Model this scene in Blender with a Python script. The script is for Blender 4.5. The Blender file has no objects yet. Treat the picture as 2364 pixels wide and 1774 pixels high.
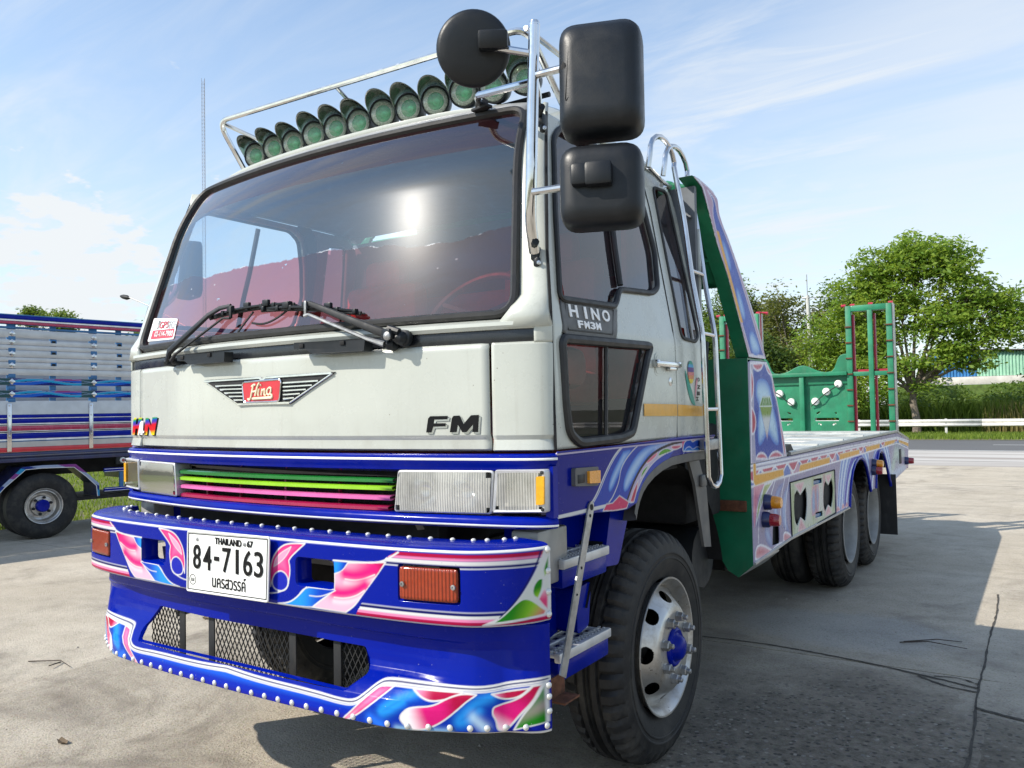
import bpy, bmesh, math, random
import numpy as np
from mathutils import Vector, Matrix
R = math.radians
random.seed(7)
rng = np.random.default_rng(7)
SC = bpy.context.scene
COL = SC.collection

# ------------------------------------------------------------------ camera
def make_camera():
    yaw, pitch, roll = R(33.3), R(1.9), R(-1.1)
    F0 = Vector((-math.sin(yaw), math.cos(yaw), 0)); R0 = Vector((math.cos(yaw), math.sin(yaw), 0)); Z = Vector((0, 0, 1))
    F = math.cos(pitch)*F0 + math.sin(pitch)*Z; U = -math.sin(pitch)*F0 + math.cos(pitch)*Z
    Rr = math.cos(roll)*R0 + math.sin(roll)*U; Ur = -math.sin(roll)*R0 + math.cos(roll)*U
    cd = bpy.data.cameras.new('camera'); cd.sensor_width = 36; cd.lens = 36*1870/2364
    cd.clip_start = .05; cd.clip_end = 3000
    co = bpy.data.objects.new('camera', cd)
    m = Matrix((Rr, Ur, -F)).transposed().to_4x4(); m.translation = Vector((2.56, -2.05, 1.56))
    co.matrix_world = m; COL.objects.link(co); SC.camera = co
make_camera()

# ------------------------------------------------------------------ sun, sky, exposure
SUN = Vector((-.453, -.614, .646)).normalized()
def make_light():
    ld = bpy.data.lights.new('sun', 'SUN'); ld.energy = 3.7; ld.angle = R(.5); ld.color = (1, .93, .82)
    lo = bpy.data.objects.new('sun', ld); lo.rotation_euler = SUN.to_track_quat('Z', 'Y').to_euler(); lo.location = (-8, -12, 20); COL.objects.link(lo)
    w = bpy.data.worlds.new('World'); SC.world = w; w.use_nodes = True
    nt = w.node_tree; nt.nodes.clear(); N = nt.nodes.new; L = nt.links.new
    out = N('ShaderNodeOutputWorld')
    sky = N('ShaderNodeTexSky'); sky.sky_type = 'NISHITA'; sky.sun_disc = False
    sky.sun_elevation = math.asin(SUN.z); sky.sun_rotation = math.atan2(SUN.x, SUN.y)
    sky.air_density = 1.0; sky.dust_density = .35; sky.ozone_density = 1.4
    bg = N('ShaderNodeBackground'); bg.inputs['Strength'].default_value = .15
    tn = N('ShaderNodeMix'); tn.data_type = 'RGBA'; tn.blend_type = 'MULTIPLY'; tn.inputs[0].default_value = 1; tn.inputs[7].default_value = (.85, 1.01, 1.07, 1); L(sky.outputs[0], tn.inputs[6]); L(tn.outputs[2], bg.inputs['Color'])
    cl = N('ShaderNodeBackground'); cl.inputs['Color'].default_value = (.93, .97, 1, 1); cl.inputs['Strength'].default_value = .62
    tc = N('ShaderNodeTexCoord'); sp = N('ShaderNodeSeparateXYZ'); L(tc.outputs['Generated'], sp.inputs[0])
    def math_(op, a, b=None, c=None):
        n = N('ShaderNodeMath'); n.operation = op
        for i, v in enumerate((a, b, c)):
            if v is None: continue
            if isinstance(v, (int, float)): n.inputs[i].default_value = v
            else: L(v, n.inputs[i])
        return n.outputs[0]
    zc = math_('MAXIMUM', sp.outputs[2], .0); zz = math_('ADD', zc, .22)
    cb = N('ShaderNodeCombineXYZ'); L(math_('DIVIDE', sp.outputs[0], zz), cb.inputs[0]); L(math_('DIVIDE', sp.outputs[1], zz), cb.inputs[1])
    def noise(scale, detail, rough, rot=0, sc=(1, 1, 1), dist=0, loc=(0, 0, 0)):
        mp = N('ShaderNodeMapping'); mp.inputs['Rotation'].default_value = (0, 0, rot); mp.inputs['Scale'].default_value = sc; mp.inputs['Location'].default_value = loc
        L(cb.outputs[0], mp.inputs[0]); n = N('ShaderNodeTexNoise'); n.inputs['Scale'].default_value = scale; n.inputs['Detail'].default_value = detail
        n.inputs['Roughness'].default_value = rough; n.inputs['Distortion'].default_value = dist; L(mp.outputs[0], n.inputs['Vector']); return n.outputs[0]
    def ramp(v, a, b, c0=0., c1=1.):
        n = N('ShaderNodeMapRange'); n.interpolation_type = 'SMOOTHSTEP'; n.inputs[1].default_value = a; n.inputs[2].default_value = b
        n.inputs[3].default_value = c0; n.inputs[4].default_value = c1; L(v, n.inputs[0]); return n.outputs[0]
    wisp = ramp(noise(2.0, 9, .62, .5, (.55, 2.2, 1), .9, (.3, .1, 0)), .36, .74, 0, .85)
    big = ramp(noise(.8, 3, .5, 0, (1, 1, 1), .3, (2.2, 1.1, 0)), .34, .60, .35, 1.0)
    puff = ramp(noise(3.4, 7, .58, .2, (1, 1, 1), .2, (.9, .4, 0)), .52, .70, 0, .6)
    def toward(v, a, b):   # 1 near a direction of the sky, where one heap of cloud stands
        n = N('ShaderNodeVectorMath'); n.operation = 'DOT_PRODUCT'; L(tc.outputs['Generated'], n.inputs[0]); n.inputs[1].default_value = v; return ramp(n.outputs['Value'], math.cos(R(b)), math.cos(R(a)))
    heap = math_('MAXIMUM', toward((-.869, .465, .155), 1.5, 8.5), toward((-.810, .570, .10), .5, 5.5))
    puff2 = ramp(math_('ADD', noise(9, 6, .55, .1, (1, 1, 1), .1, (.2, .5, 0)), math_('MULTIPLY', heap, .42)), .66, .80, 0, .97)
    puffz = math_('MULTIPLY', ramp(sp.outputs[2], .05, .13), ramp(sp.outputs[2], .34, .2))
    m1 = math_('MULTIPLY', wisp, big)
    veil = ramp(sp.outputs[2], .66, -.02, .06, .64)
    bank = math_('MULTIPLY', toward((.20, .92, .33), 6, 36), ramp(noise(1.7, 8, .62, .4, (.6, 1.6, 1), .5, (.7, .2, 0)), .30, .62, .15, .62))
    m1 = math_('MAXIMUM', m1, bank)
    m2 = math_('MAXIMUM', math_('MAXIMUM', m1, puff2), math_('MULTIPLY', puff, puffz))
    m3 = math_('SUBTRACT', 1, math_('MULTIPLY', math_('SUBTRACT', 1, m2), math_('SUBTRACT', 1, veil)))
    mx = N('ShaderNodeMixShader'); L(m3, mx.inputs[0]); L(bg.outputs[0], mx.inputs[1]); L(cl.outputs[0], mx.inputs[2]); L(mx.outputs[0], out.inputs[0])
make_light()
SC.view_settings.view_transform = 'Standard'; SC.view_settings.look = 'None'; SC.view_settings.gamma = 1
SC.view_settings.exposure = .62; SC.view_settings.use_curve_mapping = False
SC.render.engine = 'CYCLES'
SC.cycles.max_bounces = 10; SC.cycles.transparent_max_bounces = 16; SC.cycles.glossy_bounces = 5; SC.cycles.use_denoising = True
SC.cycles.caustics_reflective = False; SC.cycles.caustics_refractive = False; SC.cycles.sample_clamp_indirect = 6

# ------------------------------------------------------------------ materials
MATS = {}
class NT:
    def __init__(s, name):
        s.m = bpy.data.materials.new(name); s.m.use_nodes = True; s.t = s.m.node_tree; s.t.nodes.clear()
        s.out = s.n('ShaderNodeOutputMaterial')
    def n(s, t, **k):
        x = s.t.nodes.new(t)
        for a, b in k.items(): setattr(x, a, b)
        return x
    def l(s, a, b): s.t.links.new(a, b)
    def setv(s, sock, v):
        if hasattr(v, 'is_output'): s.l(v, sock)
        elif isinstance(v, tuple) and len(v) == 3 and sock.type == 'RGBA': sock.default_value = (*v, 1)
        else: sock.default_value = v
    def math(s, op, *a, clamp=False):
        x = s.n('ShaderNodeMath', operation=op, use_clamp=clamp)
        for i, v in enumerate(a): s.setv(x.inputs[i], v)
        return x.outputs[0]
    def coord(s, kind='Object'):
        return s.n('ShaderNodeTexCoord').outputs[kind]
    def map(s, v, scale=(1, 1, 1), rot=(0, 0, 0), loc=(0, 0, 0)):
        x = s.n('ShaderNodeMapping'); s.l(v, x.inputs[0]); x.inputs['Scale'].default_value = scale; x.inputs['Rotation'].default_value = rot; x.inputs['Location'].default_value = loc
        return x.outputs[0]
    def noise(s, v, scale, detail=4, rough=.55, dist=0, col=False):
        x = s.n('ShaderNodeTexNoise'); s.l(v, x.inputs['Vector']); x.inputs['Scale'].default_value = scale; x.inputs['Detail'].default_value = detail
        x.inputs['Roughness'].default_value = rough; x.inputs['Distortion'].default_value = dist
        return x.outputs['Color' if col else 0]
    def vor(s, v, scale, feat='F1', out='Distance', rnd=1):
        x = s.n('ShaderNodeTexVoronoi', feature=feat); s.l(v, x.inputs['Vector']); x.inputs['Scale'].default_value = scale; x.inputs['Randomness'].default_value = rnd
        return x.outputs[out]
    def ramp(s, v, a, b, c=0., d=1., kind='SMOOTHSTEP'):
        x = s.n('ShaderNodeMapRange', interpolation_type=kind); s.setv(x.inputs[0], v)
        for i, q in enumerate((a, b, c, d)): x.inputs[i+1].default_value = q
        return x.outputs[0]
    def mix(s, f, a, b, mode='MIX'):
        x = s.n('ShaderNodeMix', data_type='RGBA', blend_type=mode); s.setv(x.inputs[0], f); s.setv(x.inputs[6], a); s.setv(x.inputs[7], b); return x.outputs[2]
    def bump(s, h, strength=.3, dist=.01):
        x = s.n('ShaderNodeBump'); x.inputs['Strength'].default_value = strength; x.inputs['Distance'].default_value = dist; s.l(h, x.inputs['Height']); return x.outputs[0]
    def bsdf(s, base, rough=.5, metal=0, coat=0, spec=.5, normal=None, **k):
        b = s.n('ShaderNodeBsdfPrincipled'); s.setv(b.inputs['Base Color'], base); s.setv(b.inputs['Roughness'], rough); s.setv(b.inputs['Metallic'], metal)
        s.setv(b.inputs['Coat Weight'], coat); b.inputs['Coat Roughness'].default_value = .06; s.setv(b.inputs['Specular IOR Level'], spec)
        if normal is not None: s.l(normal, b.inputs['Normal'])
        for a, v in k.items(): s.setv(b.inputs[a], v)
        return b.outputs[0]
    def mixs(s, f, a, b):
        x = s.n('ShaderNodeMixShader'); s.setv(x.inputs[0], f); s.l(a, x.inputs[1]); s.l(b, x.inputs[2]); return x.outputs[0]
    def done(s, sh): s.l(sh, s.out.inputs[0]); MATS[s.m.name] = s.m; return s.m

def simple(name, base, rough=.5, metal=0, coat=0, var=.12, vscale=6, dirt=0, dirtcol=(.16, .13, .10), bump=0, bscale=60, spec=.5, rvar=.1):
    """a base colour with uneven tone, uneven gloss, a little dust and fine relief"""
    t = NT(name); o = t.coord(); n = t.noise(o, vscale, 5, .6)
    lo = tuple(c*(1-var) for c in base); hi = tuple(min(1, c*(1+var)) for c in base)
    c = t.mix(t.ramp(n, .3, .7), lo, hi)
    if dirt:
        d = t.noise(t.map(o, (1, 1, .45)), 9, 8, .68)
        c = t.mix(t.ramp(d, .52, .78, 0, dirt), c, dirtcol)
    r = t.ramp(t.noise(o, vscale*3, 4, .6), .3, .75, max(.02, rough-rvar*.5), min(1, rough+rvar))
    nm = t.bump(t.noise(o, bscale, 3, .6), bump, .004) if bump else None
    return t.done(t.bsdf(c, r, metal, coat, spec, nm))

def attr_paint(name, rough=.28, coat=.6, dirt=.12):
    """airbrushed paint: the pattern is a colour attribute of the panel"""
    t = NT(name); a = t.n('ShaderNodeAttribute', attribute_name='Col'); o = t.coord()
    d = t.noise(o, 14, 7, .7)
    c = t.mix(t.ramp(d, .58, .82, 0, dirt), a.outputs['Color'], (.25, .24, .26))
    r = t.ramp(t.noise(o, 25, 4, .6), .3, .75, rough-.06, rough+.1)
    chip = t.math('MULTIPLY', t.ramp(t.vor(o, 42), .09, .045), t.ramp(t.noise(o, 5, 2), .50, .60)); c = t.mix(t.math('MULTIPLY', chip, .8), c, (.28, .29, .34))
    return t.done(t.bsdf(c, r, 0, coat, .09, t.bump(t.noise(o, 5, 2, .5), .08, .01)))

def tint_glass(name, tint, refl=1.6, haze=0., hazecol=(.6, .5, .55), rough=.01):
    t = NT(name); fr = t.n('ShaderNodeFresnel'); fr.inputs[0].default_value = 1.5
    tr = t.n('ShaderNodeBsdfTransparent'); t.setv(tr.inputs[0], tint)
    gl = t.n('ShaderNodeBsdfGlossy'); gl.inputs['Roughness'].default_value = rough
    di = t.n('ShaderNodeBsdfDiffuse'); t.setv(di.inputs[0], hazecol)
    body = t.mixs(haze, tr.outputs[0], di.outputs[0])
    f = t.math('MULTIPLY', fr.outputs[0], refl, clamp=True)
    return t.done(t.mixs(f, body, gl.outputs[0]))

def build_materials():
    t = NT('white_paint'); o = t.coord(); n = t.noise(o, 2.5, 5, .6)
    c = t.mix(t.ramp(n, .3, .7), (.465, .485, .44), (.50, .52, .475)); st = t.noise(t.map(o, (16, 16, .9)), 2.2, 6, .62); z = t.n('ShaderNodeSeparateXYZ'); t.l(o, z.inputs[0])
    c = t.mix(t.ramp(st, .56, .76, 0, .22), c, (.33, .32, .28)); low = t.ramp(z.outputs[2], 1.58, 1.42, 0, .28); c = t.mix(t.math('MULTIPLY', low, t.ramp(t.noise(o, 7, 7, .7), .42, .7)), c, (.27, .25, .21))
    chip = t.ramp(t.vor(o, 26), .075, .035); c = t.mix(t.math('MULTIPLY', chip, t.ramp(t.noise(o, 3.1, 2), .50, .58)), c, (.12, .085, .06))
    t.done(t.bsdf(c, t.ramp(t.noise(o, 9, 5, .6), .3, .75, .18, .36), 0, .4, .5, t.bump(t.noise(o, 2.2, 2, .5), .10, .02)))
    simple('blue_paint', (.000, .009, .26), .20, 0, .12, .15, 4, .04, (.06, .07, .14), spec=.12)
    simple('green_paint', (.006, .15, .07), .42, 0, .15, .18, 5, .25, (.12, .13, .09), .1, 40)
    simple('green_bright', (.012, .19, .092), .5, 0, .05, .2, 6, .3, (.20, .22, .16), .1, 40)
    simple('red_paint', (.45, .02, .05), .45, 0, .1, .2, 8, .2)
    simple('rubber_black', (.016, .016, .017), .5, 0, 0, .2, 8, .35, (.10, .095, .09), .1, 80)
    simple('plastic_black', (.006, .008, .011), .42, 0, 0, .2, 5, .16, (.05, .05, .055), .08, 240, spec=.4)
    simple('strip_black', (.012, .014, .018), .25, 0, .2, .2, 6, .15)
    simple('dark_metal', (.016, .017, .019), .6, .2, 0, .3, 6, .35, (.07, .06, .05), .2, 30)
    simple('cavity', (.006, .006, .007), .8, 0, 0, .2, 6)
    simple('chrome', (.72, .72, .72), .11, 1, 0, .08, 9, .06, (.25, .22, .18))
    simple('steel', (.60, .60, .61), .17, 1, 0, .1, 7, .12, (.30, .26, .22))
    simple('galvanized', (.36, .36, .36), .42, .75, 0, .25, 18, .3, (.28, .26, .22), .2, 90)
    simple('aluminium', (.60, .60, .60), .40, .35, 0, .12, 10, .3, (.30, .29, .27), .1, 120)
    t = NT('rim_silver'); o = t.coord(); n = t.noise(o, 9, 7, .7); c = t.mix(t.ramp(n, .4, .68, 0, .8), (.56, .55, .53), (.36, .32, .27))
    chip = t.math('MULTIPLY', t.ramp(t.vor(o, 48), .17, .09), t.ramp(t.noise(o, 8, 3), .47, .56)); c = t.mix(chip, c, (.05, .028, .018))
    t.done(t.bsdf(c, t.ramp(n, .3, .7, .30, .55), t.math('SUBTRACT', .85, t.math('MULTIPLY', chip, .8)), .05, .5, t.bump(n, .15, .004)))
    simple('rim_grey', (.30, .30, .29), .55, .15, 0, .12, 9, .35, (.22, .19, .15))
    simple('rust', (.13, .05, .025), .8, .2, 0, .35, 30, .3, (.05, .03, .02), .5, 90)
    simple('grey_plastic', (.10, .10, .10), .5, 0, 0, .12, 6, .3, (.20, .19, .17), .1, 120)
    simple('red_seat', (.55, .07, .05), .5, 0, 0, .25, 6, .2)
    simple('cab_lining', (.13, .145, .165), .75, 0, 0, .2, 4, .2)
    simple('dash', (.26, .06, .045), .6, 0, 0, .2, 5, .2)
    simple('plate_white', (.80, .81, .79), .3, 0, .2, .02, 5, .05)
    simple('ink_black', (.006, .006, .007), .35, spec=.2); simple('ink_white', (.82, .82, .82), .4); simple('ink_grey', (.35, .36, .38), .4)
    simple('ink_red', (.55, .015, .03), .35, 0, .4); simple('ink_cream', (.85, .78, .55), .35); simple('ink_teal', (.0, .28, .20), .4); simple('ink_pink', (.75, .30, .36), .4)
    simple('ink_sky', (.05, .35, .60), .4); simple('ink_purple', (.10, .03, .22), .4); simple('ink_orange', (.70, .25, .08), .4); simple('ink_yellow', (.80, .60, .04), .4)
    simple('orange_tape', (.72, .36, .03), .4, 0, .2, .08, 20, .12, (.5, .3, .08))
    simple('slat_green', (.012, .17, .03), .25, 0, .6, .1); simple('slat_lime', (.28, .58, .02), .25, 0, .6, .1)
    simple('slat_pink', (.70, .14, .40), .25, 0, .6, .1); simple('slat_crimson', (.36, .012, .07), .25, 0, .6, .1)
    simple('rivet_white', (.68, .68, .66), .35, .3, .2, .08)
    t = NT('amber_lens'); o = t.coord(); w = t.n('ShaderNodeTexWave', wave_type='BANDS', bands_direction='X'); t.l(o, w.inputs[0]); w.inputs['Scale'].default_value = 26
    t.done(t.bsdf(t.mix(t.noise(o, 60, 3), (.20, .018, .004), (.34, .040, .007)), .22, 0, .3, .5, t.bump(w.outputs['Fac'], .7, .004), **{'Subsurface Weight': 0}))
    simple('amber_clear', (.75, .30, .015), .25, 0, .6, .12, 40); simple('red_lens', (.30, .012, .025), .22, 0, .6, .15, 40)
    simple('yellow_lens', (.78, .38, .01), .3, 0, .5, .1, 40)
    t = NT('lamp_glass'); o = t.coord()
    w = t.n('ShaderNodeTexWave', wave_type='BANDS', bands_direction='X'); t.l(o, w.inputs[0]); w.inputs['Scale'].default_value = 34; w.inputs['Distortion'].default_value = .25
    tr = t.n('ShaderNodeBsdfTransparent'); t.setv(tr.inputs[0], (.88, .88, .84))
    body = t.mixs(t.ramp(t.noise(t.map(o, (1, 1, .6)), 9, 5, .6), .3, .75, .34, .66), tr.outputs[0], t.bsdf(t.mix(t.math('MULTIPLY', t.ramp(w.outputs['Fac'], .2, .8), t.ramp(t.noise(t.map(o, (1, 1, 2)), 5, 3), .38, .6)), (.78, .77, .71), (.62, .61, .565)), .2, 0, .5, .5, t.bump(w.outputs['Fac'], .6, .003)))
    gl = t.n('ShaderNodeBsdfGlossy'); gl.inputs['Roughness'].default_value = .06; t.l(t.bump(w.outputs['Fac'], .35, .003), gl.inputs['Normal'])
    fr = t.n('ShaderNodeFresnel'); t.done(t.mixs(t.math('MULTIPLY', fr.outputs[0], 1.0, clamp=True), body, gl.outputs[0]))
    t = NT('roof_lens'); tr = t.n('ShaderNodeBsdfTransparent'); t.setv(tr.inputs[0], (.90, .95, .91)); gl = t.n('ShaderNodeBsdfGlossy'); gl.inputs['Roughness'].default_value = .05
    fr = t.n('ShaderNodeFresnel'); t.done(t.mixs(t.math('MULTIPLY', fr.outputs[0], 1.0, clamp=True), t.mixs(.15, tr.outputs[0], t.bsdf((.62, .70, .64), .3)), gl.outputs[0]))
    t = NT('visor_plastic'); tr = t.n('ShaderNodeBsdfTransparent'); t.setv(tr.inputs[0], (.64, .72, .62)); gl = t.n('ShaderNodeBsdfGlossy'); gl.inputs['Roughness'].default_value = .05
    fr = t.n('ShaderNodeFresnel'); t.done(t.mixs(t.math('MULTIPLY', fr.outputs[0], 1.8, clamp=True), t.mixs(.20, tr.outputs[0], t.bsdf((.14, .18, .13), .25)), gl.outputs[0]))
    simple('roof_green', (.02, .48, .20), .3, 0, .5, .3, 60); simple('roof_ring', (.80, .81, .76), .35, .1, .2, .2, 60)
    tint_glass('side_glass', (.40, .36, .40), haze=.10, hazecol=(.20, .17, .20))
    tint_glass('clear_glass', (.74, .78, .77), .7, haze=.03, hazecol=(.4, .45, .48))
    tint_glass('pale_glass', (.94, .96, .96), haze=.02, hazecol=(.4, .45, .48))
    # windscreen: clear middle band, peeling plum film above and below, wiper scratches
    t = NT('windscreen_glass'); o = t.coord(); s = t.n('ShaderNodeSeparateXYZ'); t.l(o, s.inputs[0])
    x, z = s.outputs[0], s.outputs[2]
    rag = t.math('MULTIPLY', t.math('SUBTRACT', t.noise(t.map(o, (1, 0, .3)), 9, 8, .65), .5), .05)
    steps = t.math('MULTIPLY', t.math('SUBTRACT', t.noise(t.map(o, (1, 0, 0)), 2.2, 1, .4), .5), .14)
    zl = t.math('ADD', z, t.math('ADD', rag, steps))
    low = t.ramp(zl, 2.197, 2.191, 0, 1, 'LINEAR'); up = t.ramp(t.math('ADD', z, t.math('MULTIPLY', rag, .15)), 2.540, 2.545, 0, 1, 'LINEAR')
    chips = t.ramp(t.noise(t.map(o, (1, 1, 2.5)), 24, 3, .5), .735, .75)
    film = t.math('MULTIPLY', t.math('MAXIMUM', low, up), t.math('SUBTRACT', 1, chips))
    tint = t.mix(film, (.82, .92, .97), (.62, .20, .21))
    tr = t.n('ShaderNodeBsdfTransparent'); t.l(tint, tr.inputs[0])
    # scratches: arcs swept by the wiper about its pivot
    cb = t.n('ShaderNodeCombineXYZ'); dx = t.math('SUBTRACT', x, .62); dz = t.math('SUBTRACT', z, 1.80)
    rad = t.math('SQRT', t.math('ADD', t.math('MULTIPLY', dx, dx), t.math('MULTIPLY', dz, dz))); ang = t.math('ARCTAN2', dz, dx)
    t.l(t.math('MULTIPLY', rad, 60), cb.inputs[0]); t.l(t.math('MULTIPLY', ang, 1.6), cb.inputs[1])
    scr = t.ramp(t.noise(cb.outputs[0], 2.2, 3, .6), .60, .78, 0, .35)
    scr2 = t.ramp(t.noise(t.map(o, (14, 1, 1.6), (0, .35, 0)), 8, 3, .6), .66, .74, 0, .3)
    peel = t.math('MULTIPLY', t.ramp(t.math('ABSOLUTE', t.math('SUBTRACT', zl, 2.194)), .0034, .0012), t.ramp(t.noise(t.map(o, (1, 0, 0)), 8, 4, .6), .50, .60)); dots = t.math('MULTIPLY', t.ramp(t.vor(t.map(o, (1, 1, 1.6)), 15), .12, .07), t.math('MULTIPLY', t.ramp(zl, 2.02, 2.14), t.ramp(zl, 2.19, 2.17)))
    peel = t.math('MAXIMUM', peel, t.math('MULTIPLY', dots, t.ramp(t.noise(o, 4, 2), .5, .58)))
    hz = t.math('ADD', t.math('MULTIPLY', peel, .5), t.math('ADD', t.math('ADD', t.math('MULTIPLY', film, -.01), .055), t.math('MULTIPLY', t.math('ADD', scr, scr2), .28)), clamp=True)
    dif = t.n('ShaderNodeBsdfDiffuse'); t.l(t.mix(peel, t.mix(film, (.20, .42, .60), (.30, .10, .13)), (.60, .62, .64)), dif.inputs[0])  # blue diffuse paints a haze of sky light into the clear band
    body = t.mixs(hz, tr.outputs[0], dif.outputs[0])
    g1 = t.n('ShaderNodeBsdfGlossy'); g1.inputs['Roughness'].default_value = .008
    g2 = t.n('ShaderNodeBsdfGlossy'); g2.inputs['Roughness'].default_value = .21
    fr = t.n('ShaderNodeFresnel'); fr.inputs[0].default_value = 1.55
    g = t.mixs(.028, g1.outputs[0], g2.outputs[0])
    t.done(t.mixs(t.math('MULTIPLY', fr.outputs[0], 2.4, clamp=True), body, g))
    attr_paint('art_gloss', .20, .12, .05); attr_paint('art_satin', .30, .05, .08)
    # tyre
    t = NT('tyre_rubber'); o = t.coord(); d = t.noise(o, 7, 8, .7)
    t.done(t.bsdf(t.mix(t.ramp(d, .40, .70, 0, .85), (.015, .015, .016), (.062, .057, .050)), t.ramp(d, .3, .7, .55, .8), 0, 0, .35, t.bump(t.noise(o, 55, 5, .7), .25, .004)))
    # concrete slabs (world position: the slabs stand at the origin)
    t = NT('concrete'); o = t.coord(); info = t.n('ShaderNodeObjectInfo'); ic = t.n('ShaderNodeSeparateColor'); t.l(info.outputs['Color'], ic.inputs[0]); tone, agg = ic.outputs[0], ic.outputs[1]
    big = t.noise(o, .55, 6, .62, .4); mid = t.noise(o, 3.2, 7, .66); fine = t.noise(o, 95, 5, .75)
    c = t.mix(t.ramp(big, .35, .68), (.53, .465, .365), (.63, .565, .46)); c = t.mix(t.ramp(mid, .35, .7, 0, .6), c, (.44, .385, .305)); c = t.mix(t.ramp(t.noise(o, 1.1, 8, .72, .3), .50, .68, 0, .55), c, (.34, .30, .245)); c = t.mix(t.ramp(t.noise(o, 6.5, 7, .75), .56, .70, 0, .5), c, (.30, .265, .215))
    c = t.mix(t.ramp(t.noise(t.map(o, (.35, 2.6, 1), (0, 0, .25)), 1.4, 6, .6), .52, .75, 0, .3), c, (.28, .245, .205))
    oil = t.ramp(t.noise(o, .8, 7, .68, .6), .50, .68, 0, .9); c = t.mix(t.math('MULTIPLY', oil, agg), c, (.15, .125, .10))
    xyz = t.n('ShaderNodeSeparateXYZ'); t.l(o, xyz.inputs[0])
    def spot(cx, cy, rx, ry, a0, a1):   # one old stain: soaked oil or a worn, exposed patch with a ragged rim
        dx = t.math('DIVIDE', t.math('SUBTRACT', xyz.outputs[0], cx), rx); dy = t.math('DIVIDE', t.math('SUBTRACT', xyz.outputs[1], cy), ry)
        d = t.math('ADD', t.math('SQRT', t.math('ADD', t.math('MULTIPLY', dx, dx), t.math('MULTIPLY', dy, dy))), t.math('MULTIPLY', t.math('SUBTRACT', t.noise(o, 1.9, 7, .68), .5), 1.1)); return t.ramp(d, a1, a0)
    worn = t.math('MAXIMUM', spot(1.75, 1.75, 1.15, 1.35, .45, 1.15), t.math('MULTIPLY', spot(3.1, 1.9, 1.0, 1.6, .3, 1.1), .9)); wornd = t.ramp(t.noise(o, 16, 6, .75), .35, .66)
    c = t.mix(t.math('MULTIPLY', worn, t.math('ADD', .55, t.math('MULTIPLY', wornd, .42))), c, (.125, .105, .082))
    soak = t.math('MAXIMUM', spot(.2, 2.2, 1.1, 1.5, .2, 1.2), spot(.4, 5.8, .9, 2.2, .2, 1.2)); c = t.mix(t.math('MULTIPLY', soak, .7), c, (.12, .11, .10))
    c = t.mix(t.math('MULTIPLY', spot(1.35, 3.95, 1.0, .62, .55, .95), .55), c, (.50, .49, .46)); agg = t.math('MAXIMUM', agg, worn)
    stone = t.vor(o, 62, 'F1', 'Color'); sd = t.vor(o, 62); st = t.math('MULTIPLY', t.ramp(sd, .42, .30), t.math('ADD', t.math('MULTIPLY', agg, .75), .12)); c = t.mix(st, c, t.mix(.75, stone, (.30, .27, .23)), 'SOFT_LIGHT')
    c = t.mix(t.math('MULTIPLY', st, .4), c, (.34, .31, .28))
    v2 = t.map(o, (1, 1, 1), (0, 0, .4)); pk = t.n('ShaderNodeSeparateColor'); t.l(t.vor(v2, 34, 'F1', 'Color'), pk.inputs[0]); peb = t.math('MULTIPLY', t.math('MULTIPLY', t.ramp(t.vor(v2, 34), .40, .30), t.ramp(pk.outputs[0], .55, .62)), t.math('ADD', t.math('MULTIPLY', worn, .75), .10))
    c = t.mix(peb, c, t.mix(pk.outputs[1], (.46, .42, .35), (.24, .23, .22))); c = t.mix(t.math('MULTIPLY', t.math('MULTIPLY', t.ramp(pk.outputs[2], .70, .76), t.ramp(t.vor(v2, 34), .45, .30)), t.math('ADD', t.math('MULTIPLY', worn, .7), .08)), c, (.05, .045, .04))
    pit = t.ramp(t.vor(o, 30), .16, .06); c = t.mix(t.math('MULTIPLY', pit, t.ramp(t.noise(o, 9, 2), .45, .6)), c, (.14, .12, .10))
    c = t.mix(t.ramp(fine, .46, .72, 0, .50), c, (.24, .21, .17)); c = t.mix(1, c, t.mix(tone, (.55, .54, .52), (1, 1, 1)), 'MULTIPLY')
    hh = t.math('ADD', t.math('MULTIPLY', fine, 1.1), t.math('ADD', t.math('MULTIPLY', sd, .3), t.math('MULTIPLY', mid, .8)))
    t.done(t.bsdf(c, t.ramp(mid, .3, .7, .75, .95), 0, 0, .3, t.bump(hh, .8, .008)))
    simple('joint_dirt', (.065, .057, .046), .95, 0, 0, .3, 20, 0, bump=.4, bscale=80)
    t = NT('soil'); o = t.coord(); n = t.noise(o, .6, 8, .65); g = t.mix(t.ramp(n, .38, .62), (.10, .12, .035), (.19, .16, .10)); t.done(t.bsdf(t.mix(t.ramp(t.noise(o, 14, 5), .4, .7, 0, .5), g, (.06, .085, .02)), .95, normal=t.bump(t.noise(o, 20, 6, .7), .6, .03)))
    t = NT('asphalt'); o = t.coord(); n = t.noise(o, .25, 6, .6); t.done(t.bsdf(t.mix(t.ramp(t.noise(o, 40, 3), .3, .7, 0, .4), t.mix(n, (.10, .10, .105), (.13, .13, .13)), (.14, .14, .14)), .85, normal=t.bump(t.noise(o, 60, 4, .7), .3, .01)))
    t = NT('shoulder'); o = t.coord(); n = t.noise(t.map(o, (.06, .9, 1)), 1.1, 7, .6); t.done(t.bsdf(t.mix(t.ramp(n, .42, .66), (.50, .475, .44), (.30, .265, .235)), .9, normal=t.bump(t.noise(o, 40, 4, .7), .3, .01)))
    simple('road_white', (.72, .72, .70), .7, 0, 0, .1, 3, .3, (.4, .39, .37))
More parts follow.
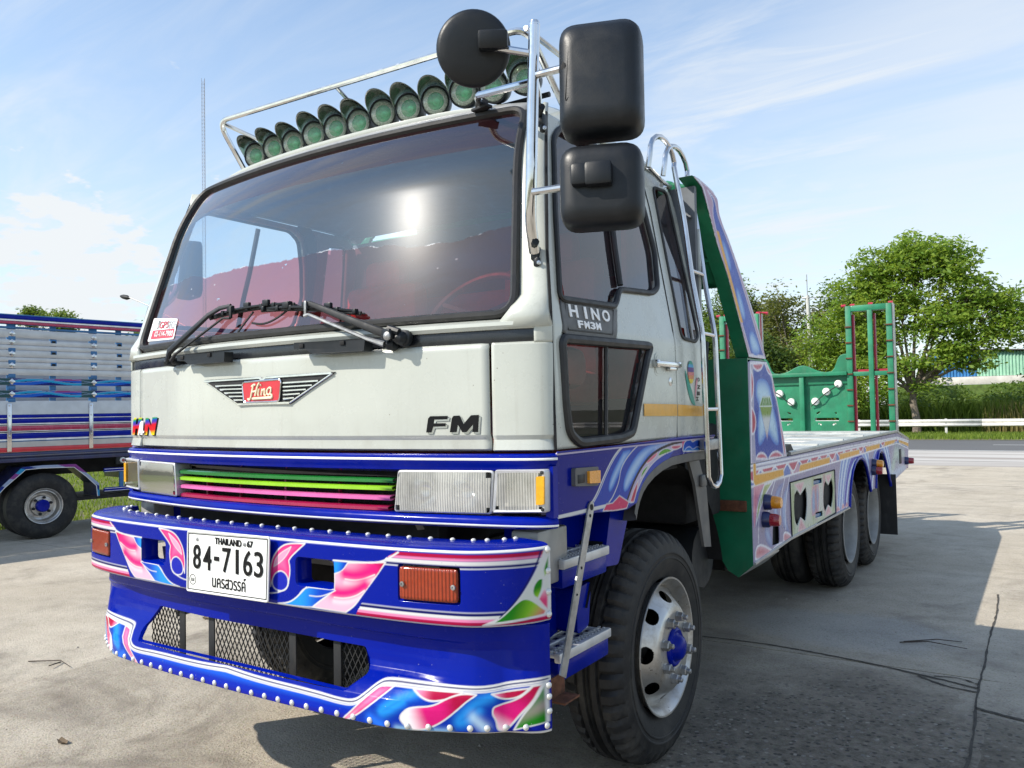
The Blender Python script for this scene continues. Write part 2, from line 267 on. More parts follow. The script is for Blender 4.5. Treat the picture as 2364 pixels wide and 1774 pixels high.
    def leafmat(name, a, b, trans=.35):
        t = NT(name); gi = t.n('ShaderNodeNewGeometry'); rnd = gi.outputs['Random Per Island']
        o = t.coord(); c = t.mix(rnd, a, b); c = t.mix(t.ramp(t.noise(o, .55, 3), .30, .48, .8, 0), c, tuple(q*.8 for q in a)); c = t.mix(t.ramp(t.noise(o, .8, 3), .52, .68, 0, .45), c, (min(.55, b[0]*1.25), b[1]*1.12, b[2]))
        di = t.bsdf(c, .5, 0, 0, .35); tl = t.n('ShaderNodeBsdfTranslucent'); t.l(t.mix(.3, c, (.35, .42, .02)), tl.inputs[0])
        t.done(t.mixs(trans, di, tl.outputs[0]))
    leafmat('leaf_bright', (.15, .29, .038), (.31, .42, .06), .55); leafmat('leaf_mid', (.075, .15, .026), (.17, .25, .045), .45); leafmat('leaf_dark', (.045, .10, .022), (.10, .16, .032), .4)
    leafmat('leaf_olive', (.115, .14, .036), (.21, .22, .06), .45); leafmat('grass_blade', (.095, .17, .022), (.30, .40, .07), .55); leafmat('grass_dry', (.22, .20, .07), (.34, .29, .12))
    simple('bark', (.17, .14, .11), .9, 0, 0, .35, 9, .3, (.08, .065, .05), .6, 22); simple('twig', (.06, .045, .035), .9)
    simple('rail_steel', (.72, .70, .67), .5, .1, 0, .12, 3, .35, (.30, .27, .23)); simple('concrete_pole', (.52, .52, .50), .85, 0, 0, .08, 3)
    simple('mast_paint', (.34, .33, .36), .6); simple('shed_blue', (.05, .22, .50), .6, 0, 0, .12, 2, .25); simple('shed_green', (.34, .60, .45), .6, 0, 0, .12, 2, .25, (.35, .38, .3))
    simple('shed_wall', (.66, .64, .60), .85, 0, 0, .12, 2, .3); simple('shed_roof', (.10, .09, .09), .7)
    simple('plank_metal', (.50, .51, .52), .38, .35, 0, .08, 6, .15, (.35, .35, .36)); simple('truck_blue', (.02, .13, .32), .4, 0, .2, .2, 6, .2); simple('navy', (.010, .016, .085), .35, 0, .3, .25, 6, .25)
    simple('deck_steel', (.52, .53, .51), .42, .3, 0, .18, 4, .35, (.20, .19, .17)); simple('lamp_white', (.82, .80, .76), .35, 0, .3, .05, 30, .1)
    simple('pebble', (.34, .31, .27), .9, 0, 0, .3, 40); simple('bank_grass', (.10, .16, .035), .9, 0, 0, .35, 3, .3, (.06, .09, .02)); simple('dry_leaf', (.14, .10, .06), .8, 0, 0, .3, 30)
    simple('visor_grey', (.30, .30, .29), .35, 0, .2, .12, 8, .4, (.12, .11, .10))
build_materials()

# ------------------------------------------------------------------ building helpers
def new_mesh(name, verts, faces, mat, angle=35):
    me = bpy.data.meshes.new(name); me.from_pydata([tuple(v) for v in verts], [], faces)
    for m in (mat if isinstance(mat, (list, tuple)) else [mat]): me.materials.append(MATS[m])
    me.polygons.foreach_set('use_smooth', [True]*len(me.polygons))
    me.set_sharp_from_angle(angle=R(angle)); me.update()
    return me
def link(name, me, parent=None, loc=(0, 0, 0), rot=None):
    o = bpy.data.objects.new(name, me); COL.objects.link(o); o.location = loc
    if rot is not None: o.rotation_euler = rot
    if parent: o.parent = parent
    return o
def thing(name, label, cat, loc=(0, 0, 0), rotz=0, group=None):
    o = bpy.data.objects.new(name, None); COL.objects.link(o); o.location = loc; o.rotation_euler = (0, 0, rotz); o.empty_display_size = .2
    return tag(o, label, cat, group)
def tag(o, label=None, cat=None, group=None, kind=None):
    if label: o['label'] = label
    if cat: o['category'] = cat
    if group: o['group'] = group
    if kind: o['kind'] = kind
    return o
def copy_tree(o, parent=None):
    c = o.copy(); COL.objects.link(c)
    if parent: c.parent = parent
    for ch in list(o.children): copy_tree(ch, c)
    return c

class MB:
    """collects shapes; build() links them as one mesh object"""
    def __init__(s): s.v = []; s.f = []; s.mi = []
    def add(s, v, f, mi=0):
        k = len(s.v); s.v += [tuple(p) for p in v]; s.f += [tuple(i+k for i in q) for q in f]; s.mi += [mi]*len(f); return s
    def box(s, c, d, rot=None, bevel=0, mi=0, seg=2):
        bm = bmesh.new(); bmesh.ops.create_cube(bm, size=1); bmesh.ops.scale(bm, vec=d, verts=bm.verts)
        if bevel: bmesh.ops.bevel(bm, geom=bm.edges[:], offset=bevel, segments=seg, affect='EDGES', profile=.5)
        if rot is not None: bmesh.ops.transform(bm, matrix=(rot if isinstance(rot, Matrix) else Matrix.Rotation(rot, 4, 'Z')), verts=bm.verts)
        bm.verts.index_update()
        s.add([v.co+Vector(c) for v in bm.verts], [[v.index for v in f.verts] for f in bm.faces], mi); bm.free(); return s
    def tube(s, path, r, seg=10, closed=False, caps=True, mi=0, flat=None):
        P = [Vector(p) for p in path]; n = len(P); k0 = len(s.v)
        rs = r if isinstance(r, (list, tuple)) else [r]*n
        tg = []
        for i in range(n):
            a = P[(i-1) % n] if (closed or i) else P[i]; b = P[(i+1) % n] if (closed or i < n-1) else P[i]
            tg.append((b-a).normalized())
        up = Vector((0, 0, 1)) if abs(tg[0].z) < .9 else Vector((0, 1, 0))
        nrm = (up - tg[0]*up.dot(tg[0])).normalized(); vs = []
        for i in range(n):
            if i: nrm = (nrm - tg[i]*nrm.dot(tg[i])).normalized()
            bn = tg[i].cross(nrm)
            for j in range(seg):
                a = 2*math.pi*j/seg; vs.append(P[i] + (nrm*math.cos(a) + bn*math.sin(a)*(flat or 1))*rs[i])
        fs = []
        for i in range(n if closed else n-1):
            i2 = (i+1) % n
            for j in range(seg):
                j2 = (j+1) % seg; fs.append((i*seg+j, i*seg+j2, i2*seg+j2, i2*seg+j))
        if caps and not closed: fs += [tuple(range(seg))[::-1], tuple(range((n-1)*seg, n*seg))]
        return s.add(vs, fs, mi)
    def lathe(s, prof, origin=(0, 0, 0), axis=(1, 0, 0), seg=48, mi=0, close=False, rad=None):
        """prof: (along axis, radius)"""
        a = Vector(axis).normalized(); up = Vector((0, 0, 1)) if abs(a.z) < .9 else Vector((0, 1, 0)); u = (up-a*up.dot(a)).normalized(); w = a.cross(u); o = Vector(origin)
        m = len(prof); vs = []
        for j in range(seg):
            t = 2*math.pi*j/seg; d = u*math.cos(t)+w*math.sin(t)
            for i, (h, r) in enumerate(prof):
                rr = r+(rad(i, j) if rad else 0); vs.append(o+a*h+d*rr)
        fs = []
        for j in range(seg):
            j2 = (j+1) % seg
            for i in range(m if close else m-1):
                i2 = (i+1) % m; fs.append((j*m+i, j2*m+i, j2*m+i2, j*m+i2))
        return s.add(vs, fs, mi)
    def prism(s, poly, fn, d0, d1, mi=0):
        """poly in (u, v); fn(u, v, d) -> point; closed solid between depths d0 and d1"""
        n = len(poly); vs = [fn(u, v, d0) for u, v in poly]+[fn(u, v, d1) for u, v in poly]
        tris = __import__('mathutils').geometry.tessellate_polygon([[Vector((u, v, 0)) for u, v in poly]])
        fs = [tuple(t) for t in tris]+[tuple(i+n for i in t[::-1]) for t in tris]+[(i, (i+1) % n, n+(i+1) % n, n+i) for i in range(n)]
        return s.add(vs, fs, mi)
    def loft(s, rows, mi=0, closed=False, flip=False):
        n = len(rows[0]); vs = [p for r in rows for p in r]; fs = []
        for i in range(len(rows)-1):
            for j in range(n if closed else n-1):
                j2 = (j+1) % n; q = (i*n+j, i*n+j2, (i+1)*n+j2, (i+1)*n+j); fs.append(q[::-1] if flip else q)
        return s.add(vs, fs, mi)
    def build(s, name, mat, parent=None, angle=35, loc=(0, 0, 0), rot=None, fix=True):
        me = new_mesh(name, s.v, s.f, mat, angle)
        if any(s.mi): me.polygons.foreach_set('material_index', s.mi)
        if fix:
            bm = bmesh.new(); bm.from_mesh(me); bmesh.ops.recalc_face_normals(bm, faces=bm.faces); bm.to_mesh(me); bm.free(); me.set_sharp_from_angle(angle=R(angle))
        return link(name, me, parent, loc, rot)

def rounded(path, r, n=6, closed=False):
    """a polyline with its corners rounded to radius r"""
    P = [Vector(p) for p in path]; out = []; m = len(P)
    for i, p in enumerate(P):
        if not closed and i in (0, m-1): out.append(p); continue
        a, b = P[(i-1) % m], P[(i+1) % m]; d1 = (a-p); d2 = (b-p); rr = min(r, d1.length*.45, d2.length*.45)
        q1 = p+d1.normalized()*rr; q2 = p+d2.normalized()*rr
        for k in range(n+1):
            t = k/n; out.append(q1*(1-t)**2+p*2*t*(1-t)+q2*t*t)
    return out
def rpoly(pts, r, n=5): return [(p.x, p.y) for p in rounded([(u, v, 0) for u, v in pts], r, n, True)]
def interp(x, xs, ys): return float(np.interp(x, xs, ys))
def solidify(o, t, off=-1):
    m = o.modifiers.new('thickness', 'SOLIDIFY'); m.thickness = t; m.offset = off; return o

def inside(P, poly):
    x, y = P[:, 0], P[:, 1]; r = np.zeros(len(P), bool); n = len(poly); A = np.asarray(poly)[:, :2]
    for i in range(n):
        x1, y1 = A[i]; x2, y2 = A[(i+1) % n]
        if y1 == y2: continue
        c = ((y1 > y) != (y2 > y)); r ^= c & (x < (x2-x1)*(y-y1)/(y2-y1)+x1)
    return r
def dist(P, poly, closed=True, near=False):
    A = np.asarray(poly, float)[:, :2]; B = np.roll(A, -1, 0)
    if not closed: A, B = A[:-1], B[:-1]
    best = np.full(len(P), 1e9); pt = np.zeros((len(P), 2))
    for a, b in zip(A, B):
        d = b-a; L = d@d
        if L < 1e-12: continue
        t = np.clip(((P-a)@d)/L, 0, 1); q = a+t[:, None]*d; e = np.hypot(*(P-q).T); m = e < best; best[m] = e[m]
        if near: pt[m] = q[m]
    return (best, pt) if near else best

def panel_grid(outline, holes, res, fn, name, mat, parent=None, color=None, thick=0, angle=40, rv=None, off=-1):
    """a panel cut to an outline with holes, meshed as a grid whose rim is snapped to the cut; fn(u, v) -> points"""
    O = np.asarray(outline, float)[:, :2]; lo, hi = O.min(0), O.max(0); rv = rv or res
    nu = max(2, int(math.ceil((hi[0]-lo[0])/res)))+1; nv = max(2, int(math.ceil((hi[1]-lo[1])/rv)))+1
    U, V = np.meshgrid(np.linspace(lo[0], hi[0], nu), np.linspace(lo[1], hi[1], nv), indexing='ij'); P = np.stack([U.ravel(), V.ravel()], 1)
    eps = 1e-5; Q = np.clip(P, lo+eps, hi-eps)
    ins = inside(Q, O)
    for h in holes: ins &= ~inside(Q, h)
    idx = np.arange(nu*nv).reshape(nu, nv); quads = np.stack([idx[:-1, :-1], idx[1:, :-1], idx[1:, 1:], idx[:-1, 1:]], -1).reshape(-1, 4)
    quads = quads[ins[quads].sum(1) >= 2]
    used = np.unique(quads); bad = used[~ins[used]]
    if len(bad):
        bd = np.full(len(bad), 1e9); bp = P[bad].copy()
        for lp in [O]+[np.asarray(h, float) for h in holes]:
            d, q = dist(P[bad], lp, True, True); m = d < bd; bd[m] = d[m]; bp[m] = q[m]
        P[bad] = bp
    re = np.full(nu*nv, -1); re[used] = np.arange(len(used)); P = P[used]; quads = re[quads]
    X = fn(P[:, 0], P[:, 1]); me = new_mesh(name, X.tolist(), quads.tolist(), mat, angle)
    if color is not None:
        c = color(P[:, 0], P[:, 1]); a = me.color_attributes.new('Col', 'FLOAT_COLOR', 'POINT'); a.data.foreach_set('color', np.concatenate([c, np.ones((len(c), 1))], 1).astype(np.float32).ravel())
    o = link(name, me, parent)
    if thick: solidify(o, thick, off)
    return o

# ------------------------------------------------------------------ airbrush painting
def curve(pts, it=3):
    """closed outline from traced points; a third value 1 keeps a corner sharp"""
    P = [(p[0], p[1], p[2] if len(p) > 2 else 0) for p in pts]
    for _ in range(it):
        Q = []; n = len(P)
        for i in range(n):
            a, b = P[i], P[(i+1) % n]
            if a[2]: Q.append(a)
            else: Q.append((a[0]*.75+b[0]*.25, a[1]*.75+b[1]*.25, 0)) if True else None
            if a[2]: Q.append((a[0]*.75+b[0]*.25, a[1]*.75+b[1]*.25, 0))
            if not b[2]: Q.append((a[0]*.25+b[0]*.75, a[1]*.25+b[1]*.75, 0))
            else: Q.append((a[0]*.25+b[0]*.75, a[1]*.25+b[1]*.75, 0))
        P = Q
    return np.array([(p[0], p[1]) for p in P])
def openc(pts, it=3):
    P = [np.array(p[:2], float) for p in pts]
    for _ in range(it):
        Q = [P[0]]
        for a, b in zip(P[:-1], P[1:]): Q += [a*.75+b*.25, a*.25+b*.75]
        P = Q+[P[-1]]
    return np.array(P)
class Paint:
    def __init__(s, u, v, base, aa=.0016):
        s.P = np.stack([u, v], 1); s.c = np.tile(np.array(base, float), (len(u), 1)); s.aa = aa
    def blend(s, a, col):
        a = a[:, None]; s.c = s.c*(1-a)+np.asarray(col)*a
    def near(s, A, pad):
        lo, hi = A.min(0)-pad, A.max(0)+pad; return np.where(((s.P >= lo) & (s.P <= hi)).all(1))[0]
    def fill(s, poly, col, edge=None, ew=.02, grad=None, line=None, lw=.003, soft=0):
        """flat fill; edge: colour airbrushed inward from the rim; grad: [((u,v),(u,v),colour)]; line: outline"""
        A = np.asarray(poly); k = s.near(A, lw+soft+.004)
        if not len(k): return
        P = s.P[k]; ins = inside(P, A); d = dist(P, A); sd = np.where(ins, d, -d); al = np.clip(sd/(s.aa+soft)+.5, 0, 1)
        c = np.tile(np.array(col, float), (len(k), 1))
        for g in grad or []:
            a, b = np.array(g[0]), np.array(g[1]); t = np.clip(((P-a)@(b-a))/((b-a)@(b-a)), 0, 1); t = (t*t*(3-2*t))[:, None]; c = c*(1-t)+np.array(g[2])*t
        if edge is not None:
            t = np.exp(-(np.maximum(sd, 0)/ew)**1.5)[:, None]; c = c*(1-t)+np.array(edge)*t
        s.c[k] = s.c[k]*(1-al[:, None])+c*al[:, None]
        if line is not None: s.stroke(A, line, lw, True)
    def stroke(s, pts, col, w=.003, closed=False, soft=0):
        A = np.asarray(pts); k = s.near(A, w+soft+.004)
        if not len(k): return
        d = dist(s.P[k], A, closed); al = np.clip((w/2-d)/(s.aa+soft)+.5, 0, 1)[:, None]; s.c[k] = s.c[k]*(1-al)+np.array(col)*al
    def glow(s, pts, col, w, amt=1.0, mask=None):
        A = np.asarray(pts); k = s.near(A, w*2)
        if not len(k): return
        d = dist(s.P[k], A, False); al = amt*np.exp(-(d/w)**2)
        if mask is not None: al = al*inside(s.P[k], mask)
        s.c[k] = s.c[k]*(1-al[:, None])+np.array(col)*al[:, None]
    def band(s, v0, v1, col, mask=None, axis=1):
        v = s.P[:, axis]; a = np.clip((v-v0)/s.aa+.5, 0, 1)*np.clip((v1-v)/s.aa+.5, 0, 1)
        if mask is not None: a = a*mask
        s.blend(a, col)
W_ = (.60, .60, .60)
_fonts = {}
def text_mesh(txt, size, extrude=0, shear=0, bold=0, spacing=1.0):
    cu = bpy.data.curves.new('lettering', 'FONT'); cu.body = txt; cu.size = size; cu.extrude = extrude; cu.shear = shear; cu.offset = bold; cu.space_character = spacing
    cu.align_x = 'CENTER'; cu.align_y = 'CENTER'; cu.resolution_u = 4
    o = bpy.data.objects.new('lettering', cu); COL.objects.link(o)
    dg = bpy.context.evaluated_depsgraph_get(); me = bpy.data.meshes.new_from_object(o.evaluated_get(dg)); bpy.data.objects.remove(o); bpy.data.curves.remove(cu)
    return me
def lettering(txt, mat, fn, height, width=None, center=(0, 0), parent=None, extrude=.0012, shear=0, bold=0, spacing=1.0, name='lettering', lift=.0):
    """text fitted to height (and width) in the (u, v) plane about center, laid on fn(u, v, d)"""
    me = text_mesh(txt, 1.0, .5, shear, bold, spacing); co = np.array([v.co[:] for v in me.vertices]); lo, hi = co.min(0), co.max(0)
    k = height/(hi[1]-lo[1]); kw = k if width is None else width/(hi[0]-lo[0])
    u = (co[:, 0]-(lo[0]+hi[0])/2)*kw+center[0]; v = (co[:, 1]-(lo[1]+hi[1])/2)*k+center[1]; d = np.where(co[:, 2] > 0, lift+extrude, lift)
    for i, vert in enumerate(me.vertices): vert.co = fn(u[i], v[i], d[i])
    me.materials.clear(); me.materials.append(MATS[mat]); me.name = name
    return link(name, me, parent)

PT={
'b_head':[(0.421,1.118,1),(0.39,1.096),(0.355,1.07),(0.341,1.054,1),(0.346,1.033),(0.347,1.013),(0.336,0.967,1),(0.319,1.005),(0.283,1.012),(0.259,0.985),(0.248,0.956,1),(0.246,0.999),(0.252,1.035),(0.265,1.064),(0.296,1.096),(0.338,1.114)],
'b_almond':[(0.265,1.026,1),(0.273,1.054),(0.303,1.079),(0.354,1.103,1),(0.334,1.074),(0.306,1.049)],
'b_circ':[(0.3,1.018),(0.33,1.006),(0.339,0.982),(0.331,0.954),(0.299,0.943),(0.264,0.95),(0.255,0.974),(0.267,1.001)],
'b_line1':[(0.339,0.977,1),(0.329,0.957),(0.304,0.944),(0.267,0.934),(0.234,0.931,1)],
'b_wing':[(0.613,1.067,1),(0.768,1.08,1),(0.73,1.033),(0.67,0.965),(0.64,0.929),(0.6,0.903,1),(0.452,0.905,1),(0.502,0.939),(0.555,0.969,1),(0.554,1.026,1),(0.59,1.038)],
'b_f1':[(0.6,1.013,1),(0.641,1.011),(0.683,1.021),(0.724,1.037,1)],
'b_f2':[(0.551,0.948,1),(0.597,0.948),(0.646,0.961),(0.682,0.983,1)],
'b_blue1':[(0.552,1.068,1),(0.613,1.067,1),(0.59,1.038),(0.554,1.026,1)],
'b_blue2':[(0.436,0.971,1),(0.49,0.972),(0.555,0.974,1),(0.553,0.968,1),(0.502,0.939),(0.452,0.905,1),(0.401,0.901),(0.282,0.899,1),(0.339,0.908),(0.381,0.932),(0.409,0.962)],
'b_l2':[(0.439,0.943,1),(0.483,0.943),(0.522,0.955),(0.558,0.971,1)],
'b_l3':[(0.282,0.9,1),(0.339,0.908),(0.381,0.932),(0.426,0.971,1)],
'b_l4':[(0.55,1.071,1),(0.648,1.072),(0.731,1.076),(0.769,1.087),(0.817,1.115,1)],
'b_fan':[(1.226,1.136,1),(1.228,1.011,1),(1.225,0.917,1),(1.166,0.908),(1.093,0.901,1),(1.14,0.923),(1.17,0.96),(1.195,1.01),(1.217,1.077)],
'b_leaf1':[(1.227,1.11,1),(1.221,1.075),(1.219,1.053),(1.221,1.03,1),(1.227,1.053)],
'b_leaf2':[(1.22,1.03,1),(1.212,1.031),(1.203,1.009),(1.202,0.982),(1.212,0.97,1),(1.219,1)],
'b_leaf3':[(1.189,0.976),(1.205,0.964),(1.223,0.929,1),(1.221,0.919,1),(1.175,0.913),(1.119,0.907,1),(1.147,0.931),(1.173,0.966)],
'b_leaf4':[(1.22,0.999,1),(1.226,0.986),(1.225,0.928,1),(1.223,0.932,1),(1.212,0.968,1)],
'l_top':[(0.165,0.621,1),(0.451,0.619),(0.58,0.611),(0.634,0.616),(0.665,0.637),(0.701,0.673),(0.73,0.685),(0.868,0.686),(1.016,0.687),(1.114,0.689),(1.178,0.701),(1.224,0.712,1)],
'l_A':[(0.712,0.669,1),(0.767,0.675,1),(0.741,0.651),(0.7,0.617),(0.64,0.573),(0.588,0.547,1),(0.582,0.554),(0.616,0.581),(0.664,0.625)],
'l_swirl':[(0.767,0.674,1),(0.837,0.675),(1.015,0.679),(1.114,0.681),(1.178,0.692),(1.22,0.702,1),(1.206,0.644),(1.185,0.607),(1.148,0.553,1),(1.095,0.552),(0.964,0.546),(0.813,0.547),(0.588,0.547,1),(0.64,0.573),(0.7,0.617),(0.741,0.651)],
'l_B':[(0.837,0.674,1),(1.011,0.676,1),(0.996,0.666),(0.957,0.652),(0.912,0.644),(0.877,0.652)],
'l_C':[(0.831,0.619),(0.856,0.626),(0.917,0.631),(0.962,0.657),(1.01,0.673),(1.065,0.671,1),(1.029,0.652),(1,0.627),(0.95,0.586),(0.906,0.563),(0.855,0.553),(0.819,0.573),(0.808,0.593)],
'l_D':[(1.114,0.672,1),(1.163,0.678),(1.203,0.687,1),(1.191,0.668),(1.172,0.656),(1.143,0.655)],
'l_E':[(1.115,0.609),(1.117,0.631),(1.136,0.638),(1.175,0.65),(1.196,0.674),(1.206,0.693,1),(1.221,0.697,1),(1.206,0.644),(1.185,0.607),(1.165,0.573),(1.148,0.554,1),(1.129,0.56),(1.126,0.591)],
'l_G':[(1.223,0.701,1),(1.224,0.579,1),(1.171,0.558,1),(1.19,0.606),(1.206,0.64)],
'l_cy1':[(0.867,0.669),(0.786,0.64),(0.734,0.6),(0.757,0.599),(0.815,0.639)],
'l_cy2':[(1.11,0.662),(1.049,0.64),(0.989,0.582),(1.023,0.587),(1.072,0.623)],
'f_w1':[(0.76,1.413,1),(0.691,1.377),(0.624,1.324),(0.559,1.258),(0.518,1.23,1)],
'f_w2':[(0.913,1.413,1),(0.827,1.379),(0.756,1.334),(0.741,1.285),(0.684,1.232),(0.651,1.216,1)],
'f_lb1':[(0.782,1.397,1),(0.865,1.403),(0.803,1.36),(0.744,1.315),(0.685,1.261),(0.652,1.25),(0.649,1.283),(0.689,1.329)],
'f_lb2':[(1.376,1.418,1),(1.384,1.409,1),(1.204,1.405),(1.039,1.378),(0.933,1.327),(0.858,1.276),(0.797,1.236),(0.769,1.253),(0.788,1.301),(0.862,1.357),(0.963,1.403),(1.135,1.419)],
'f_arch':[(1.393,1.426,1),(1.382,1.386,1),(1.217,1.371),(1.077,1.344),(0.969,1.293),(0.904,1.241),(0.853,1.195,1),(0.8,1.201,1),(0.869,1.275),(0.959,1.335),(1.079,1.381),(1.248,1.403)],
'f_p1':[(1.383,1.394,1),(1.35,1.379),(1.275,1.377),(1.247,1.398)],
'f_g1':[(1.275,1.374,1),(1.204,1.391),(1.133,1.378),(1.111,1.358,1)],
'f_p2':[(1.113,1.379,1),(1.038,1.362),(0.985,1.339),(1.01,1.334),(1.098,1.359)],
'f_g2':[(1.023,1.331,1),(0.958,1.314),(0.931,1.28,1),(0.969,1.298)],
'f_p3':[(0.912,1.276,1),(0.868,1.244),(0.83,1.197,1),(0.865,1.194,1),(0.898,1.236)],
'f_re':[(1.4,1.426,1),(1.791,1.42,1),(1.786,1.349,1),(1.508,1.36),(1.395,1.365,1)],
'f_wave':[(1.389,1.371,1),(1.415,1.41),(1.479,1.42),(1.51,1.4),(1.578,1.416),(1.628,1.395),(1.718,1.413),(1.781,1.395,1)],
'p_outline':[(1.62,2.663,1),(1.76,2.647),(1.825,2.538),(1.946,2.382),(2.096,2.241),(2.416,1.84,1),(2.743,1.839,1),(2.672,1.927),(2.328,2.271),(2.114,2.45),(1.989,2.537),(1.966,2.626,1),(1.815,2.66)],
'p_blue':[(1.814,2.633,1),(1.926,2.611),(1.949,2.536),(2.092,2.44),(2.294,2.267),(2.621,1.924),(2.704,1.849,1),(2.452,1.849,1),(2.306,2.019,1),(2.099,2.269),(1.932,2.453,1),(1.881,2.536),(1.905,2.594)],
'p_lb1':[(2,2.431),(2.089,2.398),(2.145,2.324),(2.162,2.271),(2.1,2.283),(2.034,2.362)],
'p_lb2':[(2.212,2.214),(2.307,2.169),(2.379,2.068),(2.363,2.024),(2.296,2.047),(2.237,2.126)],
'p_lb3':[(2.442,1.986),(2.55,1.972),(2.642,1.88),(2.588,1.848),(2.477,1.85),(2.424,1.927)],
'p_or':[(1.932,2.453,1),(1.972,2.453,1),(2.328,2.017,1),(2.282,2.017,1)],
'q_outline':[(2.44,1.801,1),(2.756,1.817,1),(2.859,1.749),(2.955,1.592),(3.141,1.239,1),(2.406,1.236,1)],
'q_blue':[(2.485,1.768,1),(2.712,1.8,1),(2.845,1.729),(2.951,1.56),(3.061,1.283),(3.034,1.258,1),(2.74,1.25),(2.495,1.253),(2.482,1.324),(2.482,1.534)],
'q_lt':[(2.539,1.71),(2.704,1.726),(2.827,1.667),(2.86,1.561),(2.941,1.466),(2.982,1.312),(2.858,1.33),(2.732,1.409),(2.623,1.341),(2.532,1.333),(2.536,1.474),(2.585,1.562),(2.51,1.616)],
'q_r1':[(2.479,1.8,1),(2.682,1.808,1),(2.647,1.773),(2.564,1.76),(2.496,1.774)],
'q_r2':[(2.723,1.803,1),(2.796,1.784),(2.857,1.739,1),(2.771,1.758)],
'q_r3':[(2.447,1.766,1),(2.49,1.709),(2.476,1.627),(2.434,1.586,1)],
'q_r4':[(2.878,1.718,1),(2.955,1.592,1),(2.901,1.624),(2.862,1.68)],
'q_r5':[(2.436,1.557,1),(2.5,1.516),(2.515,1.457),(2.47,1.406),(2.429,1.407,1)],
'q_r6':[(2.992,1.509,1),(3.12,1.267),(3.092,1.242,1),(3.044,1.335),(3.007,1.432)],
'q_r7':[(2.495,1.265,1),(2.518,1.287),(2.599,1.297),(2.679,1.278),(2.715,1.252,1)],
'q_r8':[(2.74,1.253,1),(2.787,1.278),(2.9,1.291),(3.012,1.266),(3.057,1.244,1)],
'q_gem':[(2.647,1.613,1),(2.801,1.614,1),(2.843,1.558,1),(2.72,1.361,1),(2.588,1.559,1)],
'q_gemtop':[(2.647,1.613,1),(2.801,1.614,1),(2.843,1.558,1),(2.588,1.559,1)],
'q_or':[(2.434,1.428,1),(2.482,1.424,1),(2.487,1.179,1),(3.049,1.172,1),(3.056,1.127,1),(2.465,1.117,1),(2.434,1.137,1)],
's_top':[(2.49,1.208,1),(7.654,1.162,1),(7.648,1.131,1),(2.461,1.118,1)],
's_or2':[(3.451,1.169,1),(4.341,1.17,1),(4.333,1.119,1),(3.424,1.125,1)],
's_or3':[(4.692,1.172,1),(5.508,1.169,1),(5.476,1.122,1),(4.666,1.124,1)],
's_or4':[(5.831,1.175,1),(6.55,1.171,1),(6.511,1.122,1),(5.786,1.13,1)],
's_or5':[(6.832,1.185,1),(7.512,1.179,1),(7.466,1.139,1),(6.808,1.132,1)],
's_or6':[(7.77,1.169,1),(8.486,1.094,1),(8.519,1.047,1),(7.762,1.133,1)],
's_pk':[(2.433,1.115,1),(2.642,1.114,1),(2.515,1.055),(2.464,0.95),(2.429,0.885,1),(2.407,0.945)],
's_gr':[(2.641,1.111,1),(2.813,1.112,1),(2.635,1.049),(2.515,0.962),(2.46,0.904,1),(2.489,1.005)],
's_lb':[(2.898,1.073),(3.088,1.095,1),(2.964,1.042),(2.884,0.95),(2.916,0.822),(2.791,0.911),(2.824,1.006)],
's_lb2':[(3.196,1.073,1),(3.127,1.001),(3.065,0.892),(3.149,0.765,1),(2.985,0.813),(2.976,0.94),(3.033,1.036)],
's_lb3':[(2.596,0.864),(2.702,0.874),(2.756,0.782),(2.771,0.725),(2.648,0.767)],
's_t1':[(2.427,0.72,1),(2.438,0.77),(2.498,0.787),(2.606,0.765),(2.77,0.71,1),(2.499,0.703)],
's_t2':[(3,0.741,1),(3.005,0.778),(3.064,0.783),(3.172,0.749),(3.218,0.72,1),(3.045,0.715)],
's_t3':[(2.771,0.719,1),(2.907,0.736,1),(3.093,0.715,1),(2.792,0.71,1)],
's_hatch':[(3.196,1.073,1),(4.469,1.061,1),(4.458,0.741,1),(3.206,0.728,1)],
's_gap1':[(3.711,1.051,1),(4.004,1.05,1),(3.982,1.007,1),(3.84,1.004),(3.72,1.008,1)],
's_gap2':[(3.721,0.787,1),(3.951,0.781,1),(3.945,0.741,1),(3.687,0.749,1)],
's_hl':[(3.288,0.985,1),(3.357,1.012,1),(3.437,0.971,1),(3.59,1.012,1),(3.623,0.939),(3.596,0.837),(3.548,0.787,1),(3.43,0.829,1),(3.342,0.782,1),(3.281,0.82),(3.266,0.908)],
's_hr':[(4.106,0.966),(4.162,1.003,1),(4.258,0.964,1),(4.37,1.009,1),(4.431,0.937),(4.4,0.846),(4.338,0.79,1),(4.239,0.824,1),(4.13,0.786,1),(4.073,0.849)],
's_hpl':[(3.284,1.056,1),(3.553,1.05,1),(3.447,0.98,1)],
's_hpl2':[(3.351,0.744,1),(3.569,0.736,1),(3.43,0.829,1)],
's_hpr':[(4.168,1.044,1),(4.393,1.043,1),(4.26,0.976,1)],
's_hpr2':[(4.109,0.751,1),(4.35,0.75,1),(4.239,0.824,1)],
's_hc':[(3.763,0.997,1),(3.949,0.999,1),(3.967,0.905),(3.922,0.799,1),(3.737,0.799,1),(3.721,0.901)],
's_arch1':[(4.985,0.719,1),(5.147,0.787),(5.262,0.951),(5.542,1.093),(5.779,1.033),(5.963,0.763,1)],
's_hole':[(2.763,0.743,1),(2.918,0.734,1),(2.923,0.833),(2.889,0.89),(2.835,0.909),(2.788,0.887)],
's_ak':[(4.657,1.064),(4.759,1.098),(5.357,1.104,1),(5.208,1.025),(5.053,0.882),(4.99,0.752,1),(4.743,0.745,1),(4.547,0.847),(4.567,0.974)],
's_tb1':[(4.493,0.733,1),(4.539,0.792),(4.664,0.738,1)],
